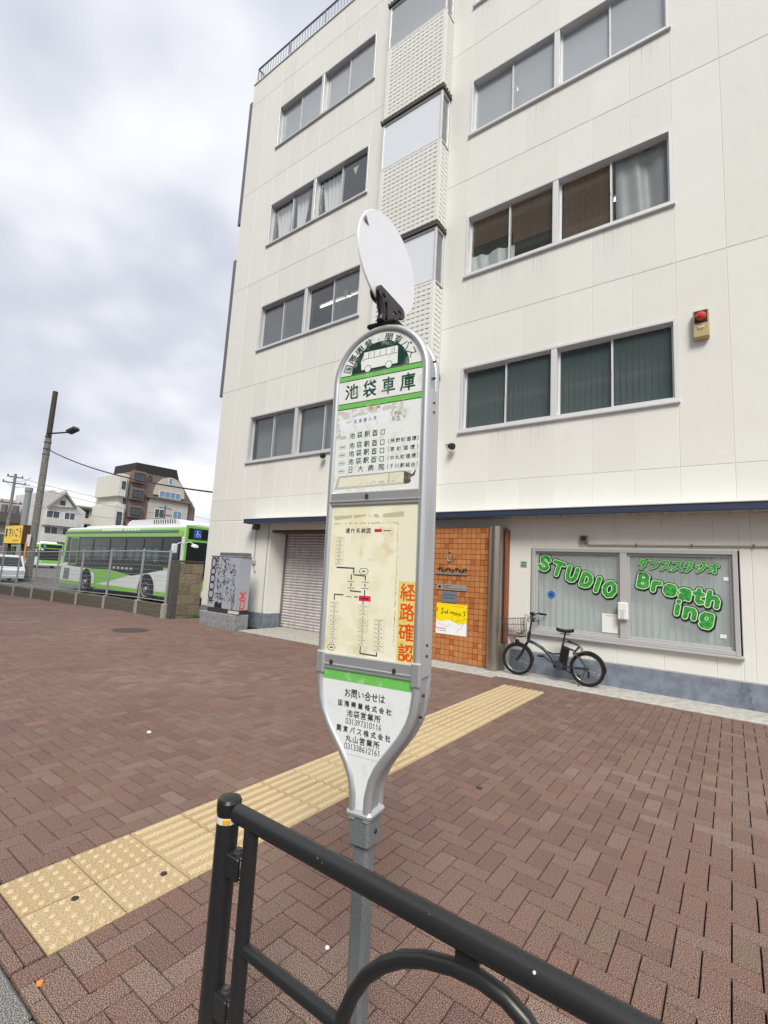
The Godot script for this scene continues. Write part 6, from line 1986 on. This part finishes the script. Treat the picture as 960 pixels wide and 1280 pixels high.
	m.bspan(-0.06, 0.04, 1.90, 2.24, 0.24, 0.44, 0.03)
	part("mirror", m, white, mi)
	m = MB.new()
	m.lathe(Vector3(0.36, 2.18, -0.22), Vector3(0.3, 1, 0), [Vector2(0.14, 0), Vector2(0.12, 0.05), Vector2(0.06, 0.08), Vector2(0, 0.085)], 14)
	part("round_mirror", m, white, mi)
	# roof unit
	m = MB.new()
	m.prism([Vector2(-5.15, 3.0), Vector2(-0.9, 3.0), Vector2(-1.1, 3.20), Vector2(-1.5, 3.27), Vector2(-4.7, 3.27), Vector2(-4.95, 3.2)], -2.1, -0.35)
	var ac := part("roof_unit", m, white, b)
	for i in 10:
		m = MB.new()
		m.xf = Transform3D(Basis(Vector3(0, 0, 1), 0.4), Vector3(-1.35 - i * 0.17, 3.16, -0.348))
		m.bspan(-0.03, 0.03, -0.09, 0.09, 0, 0.006, 0.002)
		part("vent", m, mat(s8(50, 52, 54), 0.7), ac)
	m = MB.new()
	m.bspan(-9.6, -6.2, 3.0, 3.10, -1.9, -0.55, 0.04)
	part("roof_box", m, white, b)
	return b

func build_bus() -> void:
	make_bus("green and white city bus parked broadside behind the wire fence", Vector3(-16.0, -0.09, -9.65), 0.0)
	make_bus("distant green and white bus seen front on beyond the nearer bus", Vector3(-67.0, -0.1, -21.9), 0.0)
	# white van behind the fence
	var v := thing("white_van", "small white van parked behind the left part of the fence", "van", Vector3(-33.4, -0.1, -9.3))
	v.scale = Vector3.ONE * 0.86
	var white := mat(s8(224, 227, 230), 0.25); var dark := mat(s8(30, 36, 40), 0.12)
	var side := [Vector2(-1.7, 0.28), Vector2(1.65, 0.28), Vector2(1.72, 0.75), Vector2(1.45, 1.0), Vector2(0.95, 1.62), Vector2(0.75, 1.72), Vector2(-1.5, 1.74), Vector2(-1.68, 1.55)]
	var m := MB.new()
	m.prism(side, -0.72, 0.72)
	part("body", m, white, v)
	for r in [[0.15, 0.85], [-0.65, 0.08], [-1.5, -0.73]]:
		m = MB.new()
		m.prism([Vector2(r[0], 1.04), Vector2(r[1] + (0.32 if r[1] > 0.5 else 0.0), 1.04), Vector2(r[1], 1.56), Vector2(r[0], 1.56)], 0.721, 0.73)
		part("side_window", m, dark, v)
	m = MB.new()
	m.quad(Vector3(1.46, 1.02, 0.62), Vector3(1.46, 1.02, -0.62), Vector3(0.975, 1.60, -0.58), Vector3(0.975, 1.60, 0.58))
	part("windscreen", m, dark, v)
	for x in [-1.1, 1.05]:
		for z in [0.66, -0.74]:
			m = MB.new()
			m.lathe(Vector3(x, 0.28, z - 0.08), Vector3(0, 0, 1), [Vector2(0, 0), Vector2(0.28, 0.0), Vector2(0.28, 0.15), Vector2(0.18, 0.17)], 20)
			var w := part("wheel", m, K.rubber, v)
			m = MB.new()
			m.lathe(Vector3(x, 0.28, z + 0.08), Vector3(0, 0, 1), [Vector2(0.18, 0.008), Vector2(0.15, 0.0), Vector2(0.05, 0.02), Vector2(0, 0.02)], 16)
			part("rim", m, mat(s8(150, 152, 154), 0.4, 0.6), w)
	for z in [-0.55, 0.55]:
		m = MB.new()
		m.bspan(1.66, 1.73, 0.62, 0.80, z - 0.12, z + 0.12, 0.02)
		part("headlight", m, mat(s8(214, 216, 216), 0.15), v)
	m = MB.new()
	m.bspan(1.62, 1.76, 0.25, 0.45, -0.7, 0.7, 0.03)
	part("bumper", m, mat(s8(200, 203, 206), 0.35), v)

# ---------------------------------------------------------------- poles, wires, yellow sign
func build_poles() -> void:
	var con := mat(s8(150, 148, 142), 0.9, 0, "mottle", 0.5)
	var p := thing("utility_pole", "tall concrete utility pole with a floodlight, carrying the thick cable", "utility pole", Vector3(-33.3, -0.12, -10.5))
	var m := MB.new()
	m.lathe(Vector3.ZERO, Vector3.UP, [Vector2(0.21, 0), Vector2(0.17, 8.6)], 16)
	part("pole", m, con, p)
	m = MB.new()
	m.lathe(Vector3(0, 8.6, 0), Vector3.UP, [Vector2(0.15, 0), Vector2(0.14, 3.0), Vector2(0, 3.0)], 14)
	part("extension", m, mat(s8(88, 84, 78), 0.8, 0.2, "mottle", 0.8), p)
	m = MB.new()
	for y in [7.6, 7.95, 8.35]: m.lathe(Vector3(0, y, 0), Vector3.UP, [Vector2(0.2, 0), Vector2(0.2, 0.06), Vector2(0.16, 0.06)], 14)
	m.bspan(-0.55, 0.3, 8.78, 8.86, -0.04, 0.04, 0.01); m.bspan(-0.4, 0.1, 8.38, 8.44, -0.04, 0.04, 0.01)
	part("band", m, mat(s8(100, 100, 98), 0.6, 0.4), p)
	m = MB.new()
	m.tube([Vector3(0.1, 8.9, 0.1), Vector3(0.6, 8.95, -0.2), Vector3(1.0, 9.05, -0.6)], 0.05, 8)
	part("lamp_arm", m, K.black, p)
	m = MB.new()
	m.xf = Transform3D(Basis(Vector3(0, 1, 0), 0.5) * Basis(Vector3(0, 0, 1), 0.45), Vector3(1.2, 9.2, -0.8))
	m.bevel(Vector3.ZERO, Vector3(0.62, 0.22, 0.45), 0.04)
	part("floodlight", m, mat(s8(46, 46, 48), 0.5), p)
	m = MB.new()
	m.bspan(-0.24, 0.28, 2.05, 2.75, 0.2, 0.26, 0.02)
	part("pole_plate", m, mat(s8(206, 208, 206), 0.6), p)
	m = MB.new()
	m.rod(Vector3(0.45, 0.0, 0.45), Vector3(0.45, 2.3, 0.45), 0.05, 8)
	tag(part("marker_post", m, mat(s8(222, 150, 60), 0.6), self), "thin orange marker post beside the concrete utility pole", "post")
	get_node("marker_post").position = Vector3(-33.3, -0.12, -10.5)
	# thick cable from the pole to the building
	m = MB.new()
	var l := []
	var a := Vector3(-33.2, 7.85, -10.45); var b := Vector3(-12.17, 3.62, -8.6)
	for i in 25:
		var t := i / 24.0
		l.append(a.lerp(b, t) + Vector3(0, -1.1 * 4 * t * (1 - t) * 0.35, 0))
	m.tube(l, 0.030, 6)
	tag(part("cable", m, K.black, self), "thick black cable sagging from the concrete pole to the white building", "cable")
	# second, farther pole with transformers
	p = thing("utility_pole", "farther power pole with crossarms and two grey transformers", "utility pole", Vector3(-77, -0.9, -21.2))
	m = MB.new()
	m.lathe(Vector3.ZERO, Vector3.UP, [Vector2(0.24, 0), Vector2(0.16, 12.9), Vector2(0, 12.9)], 12)
	part("pole", m, con, p)
	m = MB.new()
	for q in [[12.4, 0.9], [11.6, 1.3], [8.9, 1.2]]: m.bspan(-0.06, 0.06, q[0], q[0] + 0.14, -q[1], q[1], 0.02)
	part("crossarm", m, mat(s8(84, 84, 86), 0.6, 0.4), p)
	for z in [-0.62, 0.62]:
		m = MB.new()
		m.lathe(Vector3(0, 7.6, z), Vector3.UP, [Vector2(0, 0), Vector2(0.36, 0), Vector2(0.36, 1.0), Vector2(0.3, 1.1), Vector2(0, 1.1)], 14)
		part("transformer", m, mat(s8(96, 98, 102), 0.6, 0.2), p)
	m = MB.new()
	for q in [[12.55, -0.8], [12.55, 0.8], [11.75, -1.2], [11.75, 0.0], [11.75, 1.2], [9.05, -1.0], [9.05, 1.0]]: m.lathe(Vector3(0, q[0], q[1]), Vector3.UP, [Vector2(0.05, 0), Vector2(0.09, 0.1), Vector2(0.05, 0.22), Vector2(0, 0.24)], 8)
	part("insulator", m, mat(s8(70, 68, 66), 0.4), p)
	p = thing("utility_pole", "plain grey steel pole behind the concrete utility pole", "utility pole", Vector3(-50, -0.5, -14.9))
	m = MB.new()
	m.lathe(Vector3.ZERO, Vector3.UP, [Vector2(0.27, 0), Vector2(0.25, 7.4), Vector2(0.30, 7.45), Vector2(0.30, 7.8), Vector2(0, 7.85)], 14)
	part("pole", m, mat(s8(132, 136, 140), 0.7), p)
	p = thing("utility_pole", "far power pole standing in front of the brown apartment block", "utility pole", Vector3(-80, -0.9, -44.0))
	m = MB.new()
	m.lathe(Vector3.ZERO, Vector3.UP, [Vector2(0.2, 0), Vector2(0.14, 12.2), Vector2(0, 12.2)], 10)
	part("pole", m, mat(s8(104, 100, 98), 0.8), p)
	m = MB.new()
	for q in [[11.6, 1.1], [10.4, 1.4], [9.2, 0.8]]: m.bspan(-0.05, 0.05, q[0], q[0] + 0.12, -q[1], q[1], 0.02)
	part("crossarm", m, mat(s8(84, 84, 86), 0.6), p)
	# thin far wires
	var wires := [[Vector3(-77, 11.5, -22.0), Vector3(-80, 10.9, -44.9), 0.05], [Vector3(-77, 10.8, -22.4), Vector3(-80, 9.7, -45.2), 0.05], [Vector3(-77, 8.2, -22.2), Vector3(-80, 8.4, -44.6), 0.05], [Vector3(-80, 10.9, -43.1), Vector3(-70, 8.4, -62.0), 0.05], [Vector3(-80, 9.7, -42.8), Vector3(-70, 7.2, -62.0), 0.05], [Vector3(-77, 11.6, -20.6), Vector3(-50, 8.2, -14.9), 0.04], [Vector3(-77, 10.9, -20.2), Vector3(-50, 7.6, -14.9), 0.04]]
	for i in wires.size():
		m = MB.new()
		l = []
		for k in 13:
			var t := k / 12.0
			l.append((wires[i][0] as Vector3).lerp(wires[i][1], t) + Vector3(0, -0.9 * 4 * t * (1 - t) * 0.6, 0))
		m.tube(l, wires[i][2] * 0.5, 5)
		tag(part("power_line", m, mat(s8(96, 98, 104), 0.6), self), "thin far power line strung between the distant poles", "wire", "far power lines")
	# yellow shop sign
	var ys := thing("yellow_sign_box", "yellow boxed shop sign with dark hiragana on brown posts, beyond the fence", "sign", Vector3(-36.0, -0.12, -10.3))
	m = MB.new()
	m.bspan(-1.7, 1.55, 2.18, 3.36, -0.45, 0.0, 0.02)
	part("casing", m, mat(s8(84, 54, 34), 0.7), ys)
	var pn := Pen.new(480, 176, s8(250, 206, 22), STROKES)
	var ink := s8(52, 34, 16)
	pn.text("車でいこう", 50, 70, 74, 96, 96, 15, ink)
	for i in 7: pn.rect(250 + i * 24, 142, 266 + i * 24, 154, s8(90, 64, 30))
	m = MB.new()
	m.span(-1.66, 1.40, 2.22, 3.32, 0.001, 0.008)
	part("sign_face", m, print_mat(pn.tex(), 0.4), ys)
	for x in [-1.3, 1.1]:
		m = MB.new()
		m.bspan(x - 0.08, x + 0.08, 0, 2.18, -0.3, -0.14, 0.02)
		part("post", m, mat(s8(76, 58, 46), 0.8), ys)

# ---------------------------------------------------------------- houses beyond the depot
func facade_window(parent: Node, x: float, y0: float, y1: float, z0: float, z1: float, frame: Material, pane: Material, halves := 2) -> void:
	var m := MB.new()
	m.span(x - 0.12, x + 0.06, y0, y1, z0, z0 + 0.10); m.span(x - 0.12, x + 0.06, y0, y1, z1 - 0.10, z1); m.span(x - 0.12, x + 0.06, y1 - 0.1, y1, z0 + 0.1, z1 - 0.1); m.span(x - 0.12, x + 0.10, y0, y0 + 0.1, z0 + 0.1, z1 - 0.1)
	for k in range(1, halves): m.span(x - 0.05, x + 0.03, y0 + 0.1, y1 - 0.1, lerpf(z0, z1, float(k) / halves) - 0.04, lerpf(z0, z1, float(k) / halves) + 0.04)
	var w := part("window", m, frame, parent)
	m = MB.new()
	m.span(x + 0.004, x + 0.012, y0 + 0.1, y1 - 0.1, z0 + 0.1, z1 - 0.1)
	part("pane", m, pane, w)

func build_houses() -> void:
	var pane := mat(s8(66, 74, 80), 0.08); var blue := mat(s8(104, 136, 164), 0.1)
	var dark := mat(s8(58, 56, 56), 0.6); var light := mat(s8(214, 214, 210), 0.7)
	# brown apartment block: its face looks along +x
	var X := -84.0
	var b := thing("apartment_block", "brown apartment block with a pale arched bay and sloping dark roof edge", "building", Vector3(X, -0.9, -45))
	b.position = Vector3.ZERO
	var brown := mat(s8(124, 108, 102), 0.85, 0, "cloud", 0.4)
	var pale := mat(s8(196, 192, 184), 0.85, 0, "cloud", 0.6)
	var m := MB.new()
	m.xf = TURN
	m.prism([Vector2(39.4, -0.9), Vector2(52.5, -0.9), Vector2(52.2, 12.0), Vector2(48.2, 17.0), Vector2(40.1, 17.0), Vector2(39.4, 16.6)], X - 8, X)
	part("wall", m, brown, b)
	m = MB.new()
	m.xf = TURN
	m.prism([Vector2(40.0, 17.0), Vector2(48.2, 17.0), Vector2(47.6, 18.7), Vector2(40.1, 18.5)], X - 8, X + 0.05)
	part("roof", m, mat(s8(46, 44, 44), 0.9), b)
	m = MB.new()
	m.xf = TURN
	m.prism([Vector2(42.9, -0.8), Vector2(50.4, -0.8), Vector2(50.4, 12.6), Vector2(42.9, 12.6)], X + 0.005, X + 0.5)
	part("pale_bay", m, pale, b)
	m = MB.new()
	m.xf = TURN
	var arch := []
	for i in 15: arch.append(Vector2(46.6 + 3.0 * cos(PI * i / 14), 13.4 + 3.6 * sin(PI * i / 14)))
	m.prism(arch, X + 0.005, X + 0.3)
	part("arch_panel", m, pale, b)
	m = MB.new()
	m.xf = TURN
	m.prism([Vector2(42.4, 12.62), Vector2(50.9, 12.62), Vector2(50.9, 13.0), Vector2(42.4, 13.0)], X + 0.005, X + 1.0)
	part("balcony_slab", m, brown, b)
	for y in [15.2, 12.2, 9.1, 6.0, 2.9]:
		m = MB.new()
		m.bspan(X + 0.003, X + 0.7, y - 0.35, y + 1.75, -41.7, -39.45, 0.03)
		part("corner_bay", m, brown, b)
		facade_window(b, X + 0.72, y, y + 1.4, -41.5, -39.7, dark, pane)
	for q in [[9.2, 10.9, -45.8, -44.0, 0], [9.2, 10.9, -49.3, -47.5, 1], [6.0, 7.7, -45.8, -44.0, 0], [6.0, 7.7, -49.3, -47.5, 0], [2.8, 4.5, -45.8, -44.0, 0], [2.8, 4.5, -49.3, -47.5, 0]]:
		facade_window(b, X + 0.52, q[0], q[1], q[2], q[3], light, blue if q[4] else pane)
	facade_window(b, X + 0.32, 13.05, 14.3, -48.8, -44.6, light, blue, 4)
	facade_window(b, X + 0.32, 15.6, 16.9, -46.9, -46.1, light, blue, 1)
	facade_window(b, X + 0.02, 15.6, 16.7, -43.1, -42.5, dark, pane, 1)
	# white annex tower beside it
	b = thing("annex_tower", "slim white tower with small dark windows joined to the brown apartment block", "building", Vector3(X, 0, -38))
	b.position = Vector3.ZERO
	m = MB.new()
	m.span(X - 9, X - 0.3, -0.9, 16.1, -39.35, -38.0); m.bspan(X - 8, X + 0.6, 12.1, 15.9, -38.6, -37.3, 0.03); m.bspan(X - 8, X + 0.6, -0.9, 10.7, -38.7, -37.2, 0.03)
	part("wall", m, mat(s8(216, 214, 206), 0.85, 0, "cloud", 0.6), b)
	facade_window(b, X + 0.62, 13.4, 14.7, -38.4, -37.8, dark, pane, 1)
	facade_window(b, X + 0.62, 7.2, 9.4, -38.4, -37.6, dark, pane, 1)
	facade_window(b, X - 0.28, 11.0, 12.0, -39.2, -38.7, dark, pane, 1)
	# white house with a gable
	X = -90.0
	b = thing("gabled_house", "white three storey house with a steep gable and balconies", "building", Vector3(X, 0, -32))
	b.position = Vector3.ZERO
	var white := mat(s8(206, 206, 204), 0.85, 0, "cloud", 0.6)
	m = MB.new()
	m.xf = TURN
	m.prism([Vector2(28.7, -0.9), Vector2(35.5, -0.9), Vector2(35.4, 9.2), Vector2(33.6, 10.3), Vector2(32.0, 12.5), Vector2(30.9, 11.8), Vector2(30.2, 12.2), Vector2(28.6, 11.6)], X - 12, X)
	part("wall", m, white, b)
	m = MB.new()
	m.xf = TURN
	m.prism([Vector2(29.9, 9.4), Vector2(33.4, 9.7), Vector2(31.8, 11.5)], X + 0.004, X + 0.35)
	part("gable", m, white, b)
	m = MB.new()
	m.xf = TURN
	m.prism([Vector2(29.6, 9.2), Vector2(31.8, 11.7), Vector2(33.7, 9.5), Vector2(33.7, 9.85), Vector2(31.8, 12.05), Vector2(29.6, 9.55)], X + 0.004, X + 0.8)
	part("roof", m, mat(s8(142, 140, 138), 0.8), b)
	facade_window(b, X + 0.37, 9.9, 10.6, -32.0, -31.3, dark, pane)
	for y in [6.8, 4.2]:
		m = MB.new()
		m.bspan(X + 0.003, X + 1.4, y - 0.5, y + 0.75, -34.0, -29.2, 0.03)
		part("balcony", m, white, b)
		facade_window(b, X + 0.02, y + 0.7, y + 2.0, -31.6, -29.6, light, pane)
		facade_window(b, X + 0.02, y + 0.7, y + 2.0, -33.9, -32.2, light, pane)
	facade_window(b, X + 0.02, 1.4, 3.2, -33.6, -29.6, light, pane, 3)
	# long low apartment house and small dark roofs to the left
	X = -104.0
	b = thing("long_apartment_house", "long low white apartment house behind the bus roof", "building", Vector3(X, 0, -44))
	b.position = Vector3.ZERO
	m = MB.new()
	m.span(X - 10, X, -0.9, 11.1, -56, -36.4)
	part("wall", m, mat(s8(210, 204, 196), 0.85, 0, "cloud", 0.6), b)
	m = MB.new()
	m.bspan(X - 10.3, X + 0.8, 11.1, 11.5, -56.3, -36.0, 0.05)
	part("roof", m, mat(s8(150, 142, 132), 0.8), b)
	for y in [6.2, 9.1]:
		m = MB.new()
		m.bspan(X + 0.003, X + 1.0, y - 1.1, y, -55.8, -36.6, 0.04)
		part("balcony", m, mat(s8(216, 208, 200), 0.85), b)
		for i in 7: facade_window(b, X + 0.02, y + 0.1, y + 1.7, -38.9 - i * 2.6, -37.0 - i * 2.6, dark, pane)
	X = -96.0
	b = thing("tiled_roof_house", "low house with a dark sloping roof behind the yellow sign", "building", Vector3(X, 0, -24))
	b.position = Vector3.ZERO
	m = MB.new()
	m.span(X - 10, X, -0.9, 6.5, -27.5, -12)
	part("wall", m, mat(s8(168, 160, 150), 0.9, 0, "mottle", 0.2), b)
	m = MB.new()
	m.xf = TURN
	m.prism([Vector2(11.2, 6.4), Vector2(28.2, 6.4), Vector2(27.4, 7.9), Vector2(19, 8.6)], X - 10, X + 0.8)
	part("roof", m, mat(s8(86, 82, 80), 0.8), b)
	m = MB.new()
	m.span(X - 6, X - 1, 7.0, 10.3, -27.4, -25.2)
	part("stair_house", m, mat(s8(176, 174, 170), 0.9), b)
	facade_window(b, X + 0.02, 2.4, 4.6, -26.6, -24.0, light, pane)

# ---------------------------------------------------------------- the building across the road, mirrored in the windows
func build_opposite() -> void:
	# these stand behind the photographer; the strip windows mirror them
	var glassy := mat(s8(70, 78, 84), 0.1)
	var slab := mat(s8(186, 172, 150), 0.8, 0, "cloud", 0.4)
	for q in [["brown tiled apartment tower across the road with pale balcony slabs", -19.0, -1.0, 10, 118, 90, 64], ["lower grey brown apartment house across the road beside the tower", -46.0, -19.5, 4, 124, 110, 98]]:
		var b := thing("opposite_building", q[0], "building", Vector3(q[1], 0, 17))
		b.position = Vector3.ZERO
		var m := MB.new()
		m.span(q[1], q[2], -0.4, q[3] * 3.0 + 0.8, 17.5, 26)
		part("wall", m, mat(s8(q[4], q[5], q[6]), 0.8, 0, "mottle", 0.3), b)
		for k in q[3]:
			m = MB.new()
			m.bspan(q[1], q[2], 2.9 + k * 3.0, 3.35 + k * 3.0, 16.4, 17.49, 0.03)
			part("balcony_slab", m, slab, b)
			m = MB.new()
			m.span(q[1], q[2], 3.4 + k * 3.0, 4.1 + k * 3.0, 16.42, 16.46)
			part("balcony_rail", m, mat(s8(q[4] - 20, q[5] - 16, q[6] - 12), 0.7), b)
			var n := int((q[2] - q[1]) / 3.6)
			for i in n:
				m = MB.new()
				m.span(q[1] + 0.7 + i * 3.6, q[1] + 2.9 + i * 3.6, 0.6 + k * 3.0, 2.7 + k * 3.0, 17.44, 17.497)
				part("window", m, glassy, b)
